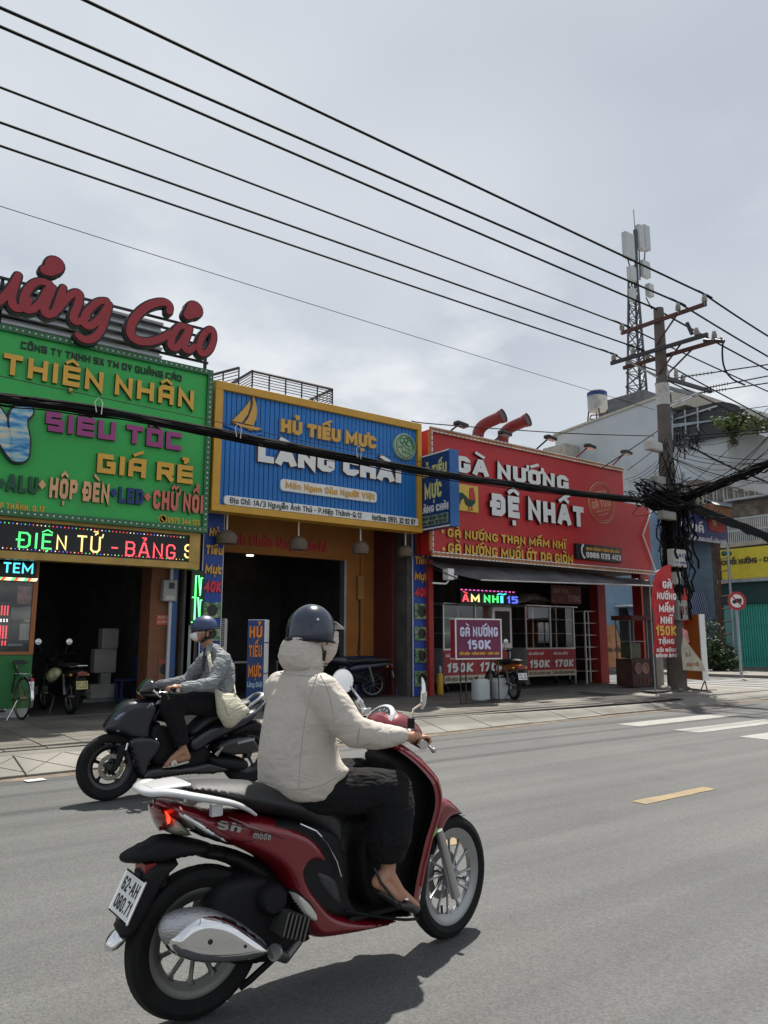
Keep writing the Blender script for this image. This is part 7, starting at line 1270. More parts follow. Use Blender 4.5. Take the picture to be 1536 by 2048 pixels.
def hand(mb, wrist, grip_c, bar_dir, fwd, s=1., up=V((0, 0, 1)), outw=1):
    """palm over the grip, four fingers curling in front of and under it, thumb underneath"""
    bar = V(bar_dir).normalized(); f = V(fwd).normalized(); g = V(grip_c); palm = g+up*.024*s-f*.008*s; limb(mb, [wrist, wrist.lerp(palm, .55), palm], [.021*s, .024*s, .026*s])
    mb.ell(palm, (.03*s, .04*s, .016*s), 12, 8, Matrix(((f.x, bar.x, up.x), (f.y, bar.y, up.y), (f.z, bar.z, up.z))))
    for i, L_ in enumerate((.9, 1.05, 1., .82)):
        o_ = bar*(.030-.0205*i)*s*outw; k = palm+o_+f*.026*s+up*.004*s; a = k+f*.026*s*L_-up*.004*s; b = a+f*.010*s-up*.026*s*L_; c = b-f*.022*s*L_-up*.012*s
        mb.path([palm+o_*.9, k, a, b, c], [.0095*s, .0092*s, .0085*s, .0078*s, .0065*s], 8); mb.ell(c, (.0066*s,)*3, 8, 6)
    t0 = palm+bar*.032*s*outw-f*.01*s; mb.path([t0, t0+bar*.012*s*outw-up*.02*s, t0+bar*.006*s*outw-up*.036*s+f*.016*s], [.012*s, .0105*s, .008*s], 8); mb.ell(t0+bar*.006*s*outw-up*.036*s+f*.016*s, (.008*s,)*3, 8, 6)
JK = cloth('beige jacket cloth', (.50, .455, .40), .75, wr=.22, ws=5); TR = cloth('black trouser cloth', (.008, .008, .009), .9, wr=.5, ws=6, spec=.25)
pe = thing('person', (1.78, YB, .78), 'person in a beige hooded jacket, black trousers and navy helmet riding the red scooter', 'person')
hip = [V((1.70, YB-s*.09, .80)) for s in (1, -1)]; shd = [onY(643, 1388, YB-.165)]; shd.append(V((shd[0].x, YB+.165, shd[0].z)))
kn = [onY(788, 1580, YB-.16)]; kn.append(onY(722, 1556, YB+.17)); an = [onY(776, 1742, YB-.19), onY(728, 1735, YB+.10)]
el = [onY(712, 1462, YB-.27)]; el.append(V((el[0].x, YB+.27, el[0].z))); wr_ = [V((2.062, YB-.315, .985)), V((2.08, YB+.31, .985))]
gr = [V((HB.x-.145, YB-.315, .953)), V((HB.x-.125, YB+.31, .953))]
hc = onY(630, 1266, YB); bodymb = MB(); bodymb.ell(hc, (.088, .07, .105), 18, 12); limb(bodymb, [hc-V((.02, 0, .08)), onY(604, 1350, YB)], [.05, .055])
tc_ = [(604, 1350, .06, .08), (604, 1375, .08, .14), (600, 1420, .09, .15), (597, 1480, .09, .13), (600, 1540, .1, .14), (602, 1568, .1, .13)]
bodymb.rings([(onY(a, b, YB), V((p_, 0, 0)), V((0, q_, 0))) for a, b, p_, q_ in tc_], 18)
for i in (0, 1):
    limb(bodymb, [shd[i], el[i], wr_[i]], [.042, .036, .022]); limb(bodymb, [hip[i], kn[i], an[i]], [.065, .048, .032])
    hand(bodymb, wr_[i], gr[i], (-.1, -1 if i == 0 else 1, 0), (1, 0, 0), .92, outw=-1)
fa, fb, fc = onY(750, 1768, YB-.2), onY(800, 1795, YB-.2), onY(834, 1811, YB-.2)
limb(bodymb, [an[0], fa+V((.012, 0, .005))], [.031, .026]); limb(bodymb, [an[0]-V((0, 0, .01)), fb+V((0, 0, .02)), fc], [.030, .024, .014]); limb(bodymb, [fa+V((.012, 0, .005)), fb], [.025, .02])
limb(bodymb, [an[1], an[1]+V((.0, 0, -.09)), an[1]+V((.15, 0, -.125))], [.03, .028, .018])
# nose, brow, ears below the covering
bodymb.ell(hc+V((.088, 0, -.01)), (.02, .012, .018), 8, 6); [bodymb.ell(hc+V((0, s*.07, -.005)), (.02, .008, .028), 8, 6) for s in (-1, 1)]
bd1 = organic(bodymb.put('body', SKIN, pe), .0055, 3)
for s in (-1, 1): e = MB(); e.ell(hc+V((.078, s*.03, .02)), (.012, .014, .01), 10, 8); e.put('eye', M('eye white', (.7, .7, .7), .2), pe); MB().ell(hc+V((.0875, s*.031, .02)), (.004, .006, .006), 8, 6).put('iris', M('iris dark', (.03, .015, .01), .2), pe)
mb = MB(); J_ = [(608, 1592, .12, .16), (604, 1584, .155, .19), (600, 1560, .165, .20), (597, 1520, .155, .198), (596, 1470, .138, .195), (600, 1425, .128, .2), (605, 1388, .113, .19), (607, 1362, .095, .15), (606, 1342, .07, .10), (606, 1330, .06, .085)]
mb.rings([(onY(a, b, YB), V((p_, 0, 0)), V((0, q_, 0))) for a, b, p_, q_ in J_], 28, 2.25)
for i in (0, 1):
    s = shd[i]; e = el[i]; w_ = wr_[i]; ins = V((0, (YB-s.y)*.35, .012)); limb(mb, [s+ins, s, s.lerp(e, .5)-V((0, 0, .008)), e-V((0, 0, .006)), e.lerp(w_, .5)-V((0, 0, .012)), w_.lerp(e, .08)], [.082, .085, .078, .066, .054, .037], 16)
mb.rings([(onY(660, 1562, YB-.12), V((.045, 0, 0)), V((0, .07, 0))), (onY(664, 1540, YB-.13), V((.07, 0, 0)), V((0, .075, 0))), (onY(654, 1515, YB-.12), V((.045, 0, 0)), V((0, .06, 0))), (onY(642, 1495, YB-.1), V((.03, 0, 0)), V((0, .05, 0)))], 16)
jk = organic(mb.put('jacket', JK, pe), .0085, 5, .010, .05)
def ribbon(name, pts, wd, mat, parent, target, Y0, sgn=1, off=.0015):
    P = chaikin([onY(a, b, Y0) for a, b in pts], 3, False); L_, R_ = [], []; Q = []
    for i in range(len(P)-1):
        k = max(1, int((P[i+1]-P[i]).length/.006)); Q += [P[i].lerp(P[i+1], j/k) for j in range(k)]
    Q.append(P[-1])
    for i, q in enumerate(Q): d = (Q[min(i+1, len(Q)-1)]-Q[max(i-1, 0)]).normalized(); n_ = V((-d.z, 0, d.x)); L_.append(q+n_*wd/2); R_.append(q-n_*wd/2)
    n = len(Q); o = MB().add(L_+R_, [(i, i+1, n+i+1, n+i) for i in range(n-1)]).put(name, mat, parent); s = o.modifiers.new('wrap', 'SHRINKWRAP'); s.target = target; s.wrap_method = 'PROJECT'; s.use_project_x = False; s.use_project_z = False; s.use_project_y = True; s.use_negative_direction = True; s.use_positive_direction = True; s.offset = off; return o
SEAM = M('jacket seam thread', (.33, .30, .26), .9)
for pts in ([(636, 1346), (622, 1385), (611, 1430), (605, 1480), (599, 1530), (597, 1578)], [(640, 1350), (655, 1378), (664, 1412), (668, 1448), (664, 1482)], [(532, 1568), (560, 1578), (600, 1580), (640, 1574), (672, 1556)], [(803, 1468), (801, 1485), (802, 1500)], [(560, 1345), (600, 1352), (632, 1352)]): ribbon('seam', pts, .0035, SEAM, pe, jk, YB-.6)
for pts in ([(585, 1746), (610, 1743), (632, 1738)], [(420, 1640), (480, 1652), (560, 1672), (640, 1720)]): ribbon('panel_gap', pts, .003, MTB, sc1, body, YB-.6)
mb = MB(); HJ = [(604, 1341, .066, .08), (603, 1336, .086, .094), (600, 1320, .090, .096), (603, 1300, .083, .09), (607, 1287, .075, .082), (610, 1278, .068, .074)]
mb.rings([(onY(a, b, YB)+V((0, 0, 0)), V((p_, 0, -.02 if k else 0)), V((0, q_, 0))) for k, (a, b, p_, q_) in enumerate(HJ)], 26, 2.5); organic(mb.put('hood', JK, pe), .006, 3, .012, .035)
mb = MB(); mb.rings([(onY(640, 1262, YB), V((.082, 0, 0)), V((0, .078, 0))), (onY(641, 1280, YB), V((.080, 0, -.01)), V((0, .076, 0))), (onY(643, 1300, YB), V((.064, 0, -.016)), V((0, .062, 0))), (onY(647, 1318, YB), V((.03, 0, -.012)), V((0, .035, 0))), (onY(650, 1327, YB), V((.012, 0, 0)), V((0, .012, 0)))], 22, 2.2)
organic(mb.put('face_cover', cloth('pale face cloth', (.55, .49, .44), .8, wr=.5), pe), .006, 3, .006, .05)
# seams of the jacket
for pts in ([(642, 1345), (628, 1375), (612, 1420), (606, 1470), (598, 1530), (596, 1570)],): pass
TRm = MB()
for i in (0, 1):
    k_ = kn[i]; h_ = hip[i]; a_ = an[i]
    limb(TRm, [h_+V((.04, 0, -.035)), h_.lerp(k_, .4)+V((0, 0, -.015)), h_.lerp(k_, .8)-V((0, 0, .005)), k_], [.09, .098, .092, .086], 16)
    lo = a_.lerp(k_, .10 if i == 0 else -.06); TRm.path([k_, k_.lerp(lo, .3)-V((.01, 0, 0)), k_.lerp(lo, .7)-V((.012, 0, 0)), lo], [.09, .105, .098, .066] if i == 0 else [.09, .115, .112, .085], 16)
TRm.rings([(V((1.72, YB, .72)), V((.08, 0, 0)), V((0, .12, 0))), (V((1.73, YB, .80)), V((.08, 0, 0)), V((0, .13, 0))), (V((1.74, YB, .86)), V((.07, 0, 0)), V((0, .12, 0)))], 20)
organic(TRm.put('trousers', TR, pe), .009, 4, .02, .09)
SH_ = M('black slip-on shoe', (.012, .012, .013), .45)
mb = MB(); sA, sB, sC = onY(752, 1780, YB-.2), onY(798, 1812, YB-.2), onY(836, 1816, YB-.2)
mb.rings([(sC+V((.006, 0, -.0)), V((0, .012, 0)), V((0, 0, .008))), (sC-V((.02, 0, .002)), V((0, .028, 0)), V((0, 0, .018))), (sC.lerp(sB, .5)+V((0, 0, .006)), V((0, .034, 0)), V((0, 0, .022))), (sB+V((-.01, 0, .008)), V((0, .032, 0)), V((-.01, 0, .018)))], 16); mb.path([sB, sB.lerp(sA, .5), sA+V((0, 0, -.004))], [.014, .012, .012], 8, flat=2.0, up=(0, 0, 1)); mb.put('shoe', SH_, pe)
MB().path([onY(738, 1745, YB-.21)+V((.028, 0, .012)), onY(762, 1765, YB-.235), onY(790, 1800, YB-.235)], .006, 6).put('shoe_strap', SH_, pe); MB().ell(onY(812, 1798, YB-.22), (.012, .012, .008), 8, 6).put('shoe_buckle', CHR, pe)
mb = MB(); s2 = an[1]+V((.1, 0, -.125)); mb.rings([(s2+V((.07, 0, 0)), V((0, .015, 0)), V((0, 0, .01))), (s2+V((.03, 0, 0)), V((0, .035, 0)), V((0, 0, .022))), (s2-V((.1, 0, -.005)), V((0, .03, 0)), V((0, 0, .02)))], 14); mb.put('shoe', SH_, pe)
# helmet
hm = thing('helmet', tuple(hc), 'x', 'x') if 0 else None
def helmet(parent, c, a, b, rz, mat, zlow=-.16, tilt=0., back=1.06):
    R_ = Matrix.Rotation(tilt, 3, 'Y'); mb = MB(); mb.ell(c, (a, b, rz), 32, 18, R_, zlow, 1.); 
    low = []; rs = []
    for k, (z, g) in enumerate(((zlow, 1.0), (zlow-.12, 1.0), (zlow-.28, .985), (zlow-.30, .96), (zlow-.28, .90))): rs.append((c+R_ @ V((0, 0, rz*z)), R_ @ V((a*math.sqrt(1-zlow*zlow)*g, 0, 0)), V((0, b*math.sqrt(1-zlow*zlow)*g, 0))))
    mb.rings(rs, 32); o = mb.put('helmet', mat, parent, ang=60); rr_ = [c+R_ @ V((a*1.0*math.cos(t/40*6.2832), b*1.0*math.sin(t/40*6.2832), rz*(zlow-.27))) for t in range(40)]; MB().path(rr_, .005, 6, True).put('helmet_rim', MTB, o)
    return o
HN = M('navy helmet lacquer', (.006, .011, .034), .22, .0, coat=.6, var=.05); c = onY(622, 1262, YB)
hl = helmet(pe, V((c.x, YB, c.z-.005)), .112, .098, .122, HN, -.05, .06)
v = onY(664, 1245, YB); mb = MB(); vs = []
for j in range(9):
    t = -1+j/4; vs += [V((v.x+.0-.03*t*t, YB+t*.075, v.z+.004)), V((v.x+.062-.045*t*t, YB+t*.06, v.z-.026))]
mb.add(vs, [(2*i, 2*i+1, 2*i+3, 2*i+2) for i in range(8)]); vo_ = mb.put('visor', M('smoked clear visor', (.42, .42, .4), .15, coat=.6), hl); sd = vo_.modifiers.new('thick', 'SOLIDIFY'); sd.thickness = .004
MB().ell(onY(636, 1239, YB-.1), (.006, .004, .006), 8, 6).put('helmet_rivet', CHR, hl)
STR = M('black strap webbing', (.012, .012, .012), .8)
for pts in ([(628, 1276), (640, 1290), (649, 1310)], [(656, 1262), (653, 1288), (649, 1310), (647, 1320)]): MB().path([onY(a, b, YB-.082+.02*k) for k, (a, b) in enumerate(pts)], .007, 6, flat=1.).put('chin_strap', STR, hl)
MB().path([onY(651, 1325, YB-.02)+V((.011*math.cos(t/12*6.28), 0, .013*math.sin(t/12*6.28))) for t in range(12)], .002, 5, True).put('strap_ring', CHR, hl)
# ================================================================ BLACK SCOOTER AND ITS RIDER
YK = 7.07
NVY = M('midnight gloss paint', (.004, .006, .012), .3, .1, coat=.45, var=.05)
sc2 = thing('black_scooter', (3.0, YK, 0), 'glossy black scooter facing left on the road before the noodle shop', 'scooter')
c_f2 = onY(218, 1540, YK); c_f2.z = .285; c_r2 = onY(494, 1505, YK); c_r2.z = .285
wheel(sc2, c_f2, .285, .10, .19, 5, GLB, GLB, five=True, disc=-.05); wheel(sc2, c_r2, .285, .13, .175, 5, GLB, GLB, five=True)
def kf(name, L_, mat, h=.12, edge=.04, res=.022, **k): return pf(name, L_, mat, k.pop('parent', sc2), h=h, edge=edge, res=res, Yc=YK, **k)
kf('front_cowl', [(207, 1459), (222, 1436), (243, 1408), (262, 1399), (300, 1397), (322, 1400), (330, 1412), (318, 1432), (306, 1455), (306, 1475), (290, 1490), (262, 1484), (245, 1474), (222, 1470)], NVY, h=.115, edge=.07, hf=lambda a, b: .08, sm=1)
kf('headlight', [(222, 1440), (240, 1424), (268, 1412), (262, 1420), (245, 1432), (232, 1446)], M('headlight lens blue', (.10, .14, .19), .06, .3, coat=1), h=.116, edge=.012, hf=lambda a, b: .085, res=.012)
kf('lower_lamp', [(226, 1452), (236, 1450), (243, 1462), (238, 1467), (228, 1464)], M('lit lower lamp', (.5, .52, .48), .1, .3, coat=1), h=.108, edge=.012, hf=lambda a, b: .09, res=.012)
kf('leg_shield', [(258, 1475), (300, 1470), (330, 1478), (322, 1505), (300, 1530), (300, 1548), (283, 1566), (276, 1545), (265, 1510)], NVY, h=.15, edge=.025, sm=1)
kf('cowl_stripe', [(268, 1446), (312, 1462), (318, 1470), (300, 1464), (266, 1450)], GREYMET, h=.165, edge=.02)
kf('front_fender', [(184, 1502), (196, 1488), (215, 1481), (248, 1482), (256, 1490), (252, 1508), (240, 1500), (224, 1492), (204, 1494)], GLB, h=.065, edge=.04)
kf('fork_cover', [(238, 1485), (262, 1484), (260, 1500), (240, 1540), (226, 1556), (218, 1548), (232, 1520)], MTB, h=.085, edge=.03); MB().tube(onY(256, 1486, YK-.08), onY(252, 1500, YK-.08), .014).put('fork_tube', CHR, sc2)
kf('floor_panel', [(283, 1566), (288, 1545), (310, 1532), (380, 1532), (430, 1520), (470, 1540), (440, 1552), (380, 1552), (330, 1560)], GLB, h=.17, edge=.025, sm=1)
kf('center_tunnel', [(300, 1450), (330, 1440), (380, 1470), (430, 1500), (440, 1540), (310, 1545), (296, 1500)], MTB, h=.09, edge=.04)
kf('side_cowl', [(372, 1482), (400, 1462), (440, 1438), (490, 1425), (520, 1412), (534, 1392), (536, 1402), (524, 1430), (500, 1452), (470, 1468), (430, 1488), (395, 1512), (378, 1508)], NVY, h=.165, edge=.06, sm=1, hf=lambda a, b: .165-.07*max(0, min(1, (a-430)/100)), hw=lambda x, z: .165-.07*max(0, min(1, (x-onY(430, 1450, YK).x)/.5)))
kf('seat', [(372, 1468), (400, 1440), (432, 1415), (470, 1404), (505, 1398), (515, 1404), (500, 1420), (460, 1436), (420, 1456), (390, 1480)], SEATM, h=.13, edge=.08)
P = [onY(a, b, YK-.1) for a, b in ((470, 1428), (500, 1412), (530, 1388))]; Pf = [V((p.x, 2*YK-p.y, p.z)) for p in P[::-1]]; mb = MB().path(chaikin(P+Pf, 2, False), .014, 8, flat=1.6, up=(0, 0, 1)); mb.put('grab_rail', GREYMET, sc2)
MB().path([onY(a, b, YK-.12) for a, b in ((478, 1440), (510, 1424), (533, 1402))], .01, 8).put('tail_stripe', GREYMET, sc2)
kf('tail_guard', [(505, 1442), (520, 1440), (534, 1470), (528, 1482), (516, 1466)], MTB, h=.06, edge=.03)
kf('airbox', [(440, 1484), (470, 1474), (506, 1470), (520, 1484), (520, 1502), (500, 1512), (450, 1514), (430, 1502)], GLB, h=.20, edge=.03, sm=1); kf('crankcase', [(415, 1512), (440, 1508), (500, 1516), (508, 1532), (494, 1548), (460, 1546), (425, 1540)], MTB, h=.19, edge=.06)
MB().ob(onY(492, 1482, YK-.205), (.09, 0, .012), (0, .004, 0), (0, 0, .012)).put('airbox_label', GREYMET, sc2)
MB().path([onY(432, 1510, YK-.17), onY(446, 1494, YK-.2)], [.022, .008], 8).put('kick_foot', ALU, sc2)
kf('windshield', [(273, 1388), (280, 1372), (297, 1354), (312, 1362), (322, 1372), (320, 1384), (300, 1394)], M('smoked windshield', (.012, .013, .016), .12, coat=.8), h=.12, edge=.08, hf=lambda a, b: .03)
kf('handlebar_cowl', [(276, 1388), (300, 1380), (330, 1376), (345, 1382), (340, 1394), (322, 1402), (298, 1400)], GLB, h=.11, edge=.07, hf=lambda a, b: .03)
kf('rear_hugger', [(455, 1462), (520, 1436), (530, 1450), (526, 1470), (500, 1466), (470, 1476)], MTB, h=.07, edge=.03)
g2 = [onY(346, 1380, YK-.31)]; g2.append(V((g2[0].x, YK+.31, g2[0].z)))
for i, s in enumerate((-1, 1)):
    base = V((onY(318, 1386, YK).x, YK+s*.08, g2[0].z-.01)); ge = g2[i]+V((.02, s*.05, 0)); MB().path([base, base.lerp(ge, .5), ge], .016, 10).put('handlebar', MTB, sc2); MB().path([ge.lerp(base, .5), ge], .02, 12).put('grip', MTB, sc2); MB().path([ge, ge+V((0, s*.02, 0))], .018, 10).put('bar_end', CHR, sc2)
    L0 = base.lerp(ge, .4); L1 = ge+V((-.05, 0, -.01)); MB().path([L0, L0.lerp(L1, .3)+V((-.04, 0, 0)), L1], .006, 6).put('brake_lever', ALU, sc2)
mb = MB(); mb.path([onY(a, b, YK-.16) for a, b in ((306, 1380), (318, 1392), (322, 1394), (312, 1384))], .009, 6); mb.put('chrome_curl', CHR, sc2)
text('AB', onY(292, 1416, YK-.162), (1, 0, .3), (.5, 0, 1), (0, -1, 0), .15, .035, ALU, sc2, per=False, name='badge', depth=.004, t=.14)
# rider
GJ = cloth('grey linen jacket', (.24, .255, .265), .9, wr=.8, ws=7, weave=120); p2 = thing('person', (3.25, YK, .78), 'person in a grey linen jacket, black trousers and blue helmet riding the black scooter', 'person')
o2 = lambda a, b, dy=0.: onY(a, b, YK+dy)
sh2 = [o2(446, 1322, -.17), o2(446, 1322, -.17)]; sh2[1] = V((sh2[0].x-.02, YK+.18, sh2[0].z)); el2 = [o2(424, 1366, -.26)]; el2.append(V((el2[0].x-.02, YK+.27, el2[0].z)))
wr2 = [g2[0]+V((.095, .03, .02)), g2[1]+V((.095, -.03, .02))]; hip2 = [o2(432, 1408, -.08)]; hip2.append(V((hip2[0].x, YK+.09, hip2[0].z))); kn2 = [o2(338, 1408, -.16)]; kn2.append(V((kn2[0].x, YK+.17, kn2[0].z))); an2 = [o2(366, 1496, -.18)]; an2.append(V((an2[0].x, YK+.18, an2[0].z)))
h2 = o2(404, 1264); bm = MB(); bm.ell(h2+V((.01, 0, .015)), (.095, .076, .105), 18, 12); bm.ell(h2+V((-.045, 0, -.045)), (.05, .055, .055), 12, 8); limb(bm, [h2+V((.03, 0, -.06)), o2(418, 1296)], [.056, .056])
bm.rings([(o2(a, b), V((p_, 0, 0)), V((0, q_, 0))) for a, b, p_, q_ in ((420, 1294, .05, .07), (432, 1312, .07, .12), (437, 1350, .08, .12), (437, 1405, .09, .12))], 18)
for i in (0, 1):
    limb(bm, [sh2[i], el2[i], wr2[i]], [.045, .038, .026]); limb(bm, [hip2[i], kn2[i], an2[i]], [.07, .05, .036]); hand(bm, wr2[i], g2[i], (0, -1 if i == 0 else 1, 0), (-1, 0, 0), 1.05, outw=-1)
    a_ = an2[i]; heel = a_+V((.045, 0, -.085)); toe = a_+V((-.155, 0, -.135)); limb(bm, [a_, heel], [.036, .032]); limb(bm, [a_+V((0, 0, -.02)), a_.lerp(toe, .6)+V((0, 0, -.005)), toe], [.036, .032, .018]); limb(bm, [heel, a_.lerp(toe, .6)+V((0, 0, -.02))], [.03, .028])
    for k in range(5): bm.path([toe+V((.02, (k-2)*.017, 0)), toe+V((-.018+.004*abs(k-1), (k-2)*.018, -.004))], [.011, .009], 8)
bm.ell(h2+V((-.092, 0, -.02)), (.022, .012, .02), 8, 6); [bm.ell(h2+V((.02, s*.078, -.02)), (.02, .009, .032), 10, 6) for s in (-1, 1)]
organic(bm.put('body', SKIN2, p2), .0075, 3)
for s in (-1, 1): MB().ell(h2+V((-.083, s*.032, .012)), (.008, .012, .008), 8, 6).put('eye', M('eye dark', (.03, .02, .015), .2), p2); MB().path([h2+V((-.092, s*.015, .03)), h2+V((-.085, s*.045, .032))], .004, 5).put('eyebrow', BLKL, p2)
mb = MB(); mb.ell(h2+V((.035, 0, -.01)), (.082, .074, .09), 20, 12, None, -.9, .2); mb.put('hair', M('black hair', (.01, .009, .008), .6, bump=.5, bs=200), p2)
mb = MB(); mb.rings([(h2+V((-.07, 0, .0)), V((.028, 0, .01)), V((0, .048, 0))), (h2+V((-.085, 0, -.03)), V((.035, 0, 0)), V((0, .05, 0))), (h2+V((-.075, 0, -.06)), V((.038, 0, -.01)), V((0, .05, 0))), (h2+V((-.055, 0, -.088)), V((.03, 0, -.01)), V((0, .03, 0)))], 18); mb.put('face_mask', M('white mask cloth', (.72, .71, .70), .8), p2)
for s in (-1, 1):
    MB().path([h2+V((-.07, s*.05, -.01)), h2+V((.0, s*.08, .0))], .0025, 4).put('mask_loop', WHITE, p2)
    MB().path([h2+V((.01, s*.083, .03)), h2+V((-.0, s*.08, -.05)), h2+V((-.03, s*.04, -.105))], .007, 5).put('chin_strap', STR, p2)
    MB().path([h2+V((.06, s*.075, .0)), h2+V((.02, s*.075, -.07)), h2+V((-.03, s*.04, -.105))], .007, 5).put('chin_strap', STR, p2)
HB2 = M('matte blue helmet', (.03, .05, .13), .42, coat=.15, var=.05); helmet(p2, h2+V((.022, 0, .055)), .128, .104, .105, HB2, -.05, -.1); mb = MB()
vs = []
for j in range(9): t = -1+j/4; vs += [h2+V((-.085+.03*t*t, t*.08, .05)), h2+V((-.135+.06*t*t, t*.065, .035))]
mb.add(vs, [(2*i, 2*i+1, 2*i+3, 2*i+2) for i in range(8)]); vv = mb.put('visor', GLB, p2); sd = vv.modifiers.new('thick', 'SOLIDIFY'); sd.thickness = .004
mb = MB(); mb.rings([(o2(a, b), V((p_, 0, 0)), V((0, q_, 0))) for a, b, p_, q_ in ((431, 1410, .13, .17), (433, 1402, .15, .185), (435, 1385, .15, .19), (438, 1355, .135, .2), (438, 1332, .125, .205), (434, 1312, .11, .185), (426, 1297, .085, .12), (420, 1288, .065, .08))], 26, 2.2)
for i in (0, 1): limb(mb, [sh2[i]+V((0, (YK-sh2[i].y)*.3, .01)), sh2[i], sh2[i].lerp(el2[i], .5), el2[i], el2[i].lerp(wr2[i], .5)-V((0, 0, .01)), wr2[i].lerp(el2[i], .06)], [.085, .086, .076, .066, .056, .043], 16)
organic(mb.put('jacket', GJ, p2), .009, 4, .02, .07)
for s in (-1, 1): MB().prism([o2(414, 1290, s*.06), o2(428, 1294, s*.10), o2(420, 1308, s*.11), o2(410, 1312, s*.09)], (-.008, s*.008, 0)).put('collar', GJ, p2)
mb = MB(); mb.prism([o2(408, 1296, -.04), o2(414, 1296, -.05), o2(410, 1345, -.15), o2(404, 1340, -.13)], (0, .01, 0)); mb.put('shirt_edge', BLKL, p2)
mb = MB()
for i in (0, 1): limb(mb, [hip2[i]+V((.02, 0, 0)), hip2[i].lerp(kn2[i], .5), kn2[i]], [.125, .105, .09], 16); lo = an2[i].lerp(kn2[i], .06); mb.path([kn2[i], kn2[i].lerp(lo, .35)+V((.012, 0, 0)), lo], [.092, .088, .068], 16)
mb.rings([(o2(438, 1428), V((.12, 0, 0)), V((0, .17, 0))), (o2(436, 1405), V((.14, 0, 0)), V((0, .18, 0))), (o2(434, 1390), V((.11, 0, 0)), V((0, .15, 0)))], 20); organic(mb.put('trousers', TR, p2), .011, 4, .025, .1)
for i in (0, 1):
    a_ = an2[i]; toe = a_+V((-.155, 0, -.155)); heel = a_+V((.05, 0, -.125)); mb = MB(); mb.rings([(toe+V((-.02, 0, .004)), V((0, .03, 0)), V((0, 0, .008))), (toe.lerp(heel, .3), V((0, .046, 0)), V((0, 0, .009))), (toe.lerp(heel, .8), V((0, .036, 0)), V((0, 0, .011))), (heel, V((0, .03, 0)), V((0, 0, .01)))], 16); so_ = mb.put('sandal', M('cream sandal', (.55, .53, .45), .6), p2)
    for k in (0, 1):
        x0_ = toe.lerp(heel, .22+.2*k); x1_ = toe.lerp(heel, .42-.2*k); MB().path([x0_+V((0, -.042, .005)), x0_.lerp(x1_, .3)+V((0, -.022, .05)), x0_.lerp(x1_, .7)+V((0, .02, .052)), x1_+V((0, .042, .005))], .007, 6, flat=2.2).put('sandal_strap', M('cream sandal', (.55, .53, .45), .6), so_)
# bag
BAGM = cloth('cream canvas', (.52, .49, .38), .9, wr=.5, ws=4, weave=200); bg_ = thing('shoulder_bag', tuple(o2(460, 1450, -.3)), 'cream canvas shoulder bag hanging at the back of the rider in grey', 'bag')
def bp(a, b, dy): return onY(a, b, YK-.26+dy)
rows = [([(428, 1374), (441, 1382), (457, 1386), (471, 1387)], 0), ([(430, 1392), (444, 1400), (462, 1402), (480, 1398)], -.05), ([(432, 1412), (446, 1418), (468, 1422), (492, 1412)], -.075), ([(433, 1428), (448, 1436), (472, 1438), (503, 1421)], -.07), ([(440, 1440), (450, 1448), (470, 1450), (488, 1434)], -.05), ([(449, 1454), (455, 1457), (464, 1456), (472, 1450)], 0)]
mb = MB(); F_ = []; B_ = []
for L_, dy in rows:
    q_ = chaikin([V((a, b)) for a, b in L_], 1, False); m_ = len(q_)
    for j, p_ in enumerate(q_): e_ = math.sin(math.pi*j/(m_-1)); F_.append(bp(p_.x, p_.y, dy*e_*1.1)); B_.append(bp(p_.x, p_.y, .05*e_+.012))
nr_ = len(rows); N_ = nr_*m_; fs = []
for i in range(nr_-1):
    for j in range(m_-1): a = i*m_+j; fs += [(a, a+1, a+m_+1, a+m_), (N_+a, N_+a+m_, N_+a+m_+1, N_+a+1)]
    for j in (0, m_-1): a = i*m_+j; fs.append((a, a+m_, N_+a+m_, N_+a))
for j in range(m_-1):
    for i in (0, nr_-1): a = i*m_+j; fs.append((a, a+1, N_+a+1, N_+a))
mb.add(F_+B_, fs); b_ = mb.put('pouch', BAGM, bg_); ss_ = b_.modifiers.new('sub', 'SUBSURF'); ss_.levels = 2; ss_.render_levels = 2
MB().path([bp(433, 1378, -.01), bp(444, 1395, -.06), bp(452, 1412, -.085), bp(458, 1432, -.08)], .006, 5).put('fold', BAGM, bg_)
MB().path(chaikin([bp(429, 1376, 0), o2(424, 1350, -.235), o2(418, 1315, -.19), o2(417, 1297, -.05), o2(440, 1308, .12), o2(467, 1345, .12), o2(468, 1372, -.1), bp(471, 1388, 0)], 2, False), .008, 6, flat=2.2).put('strap', BAGM, bg_)

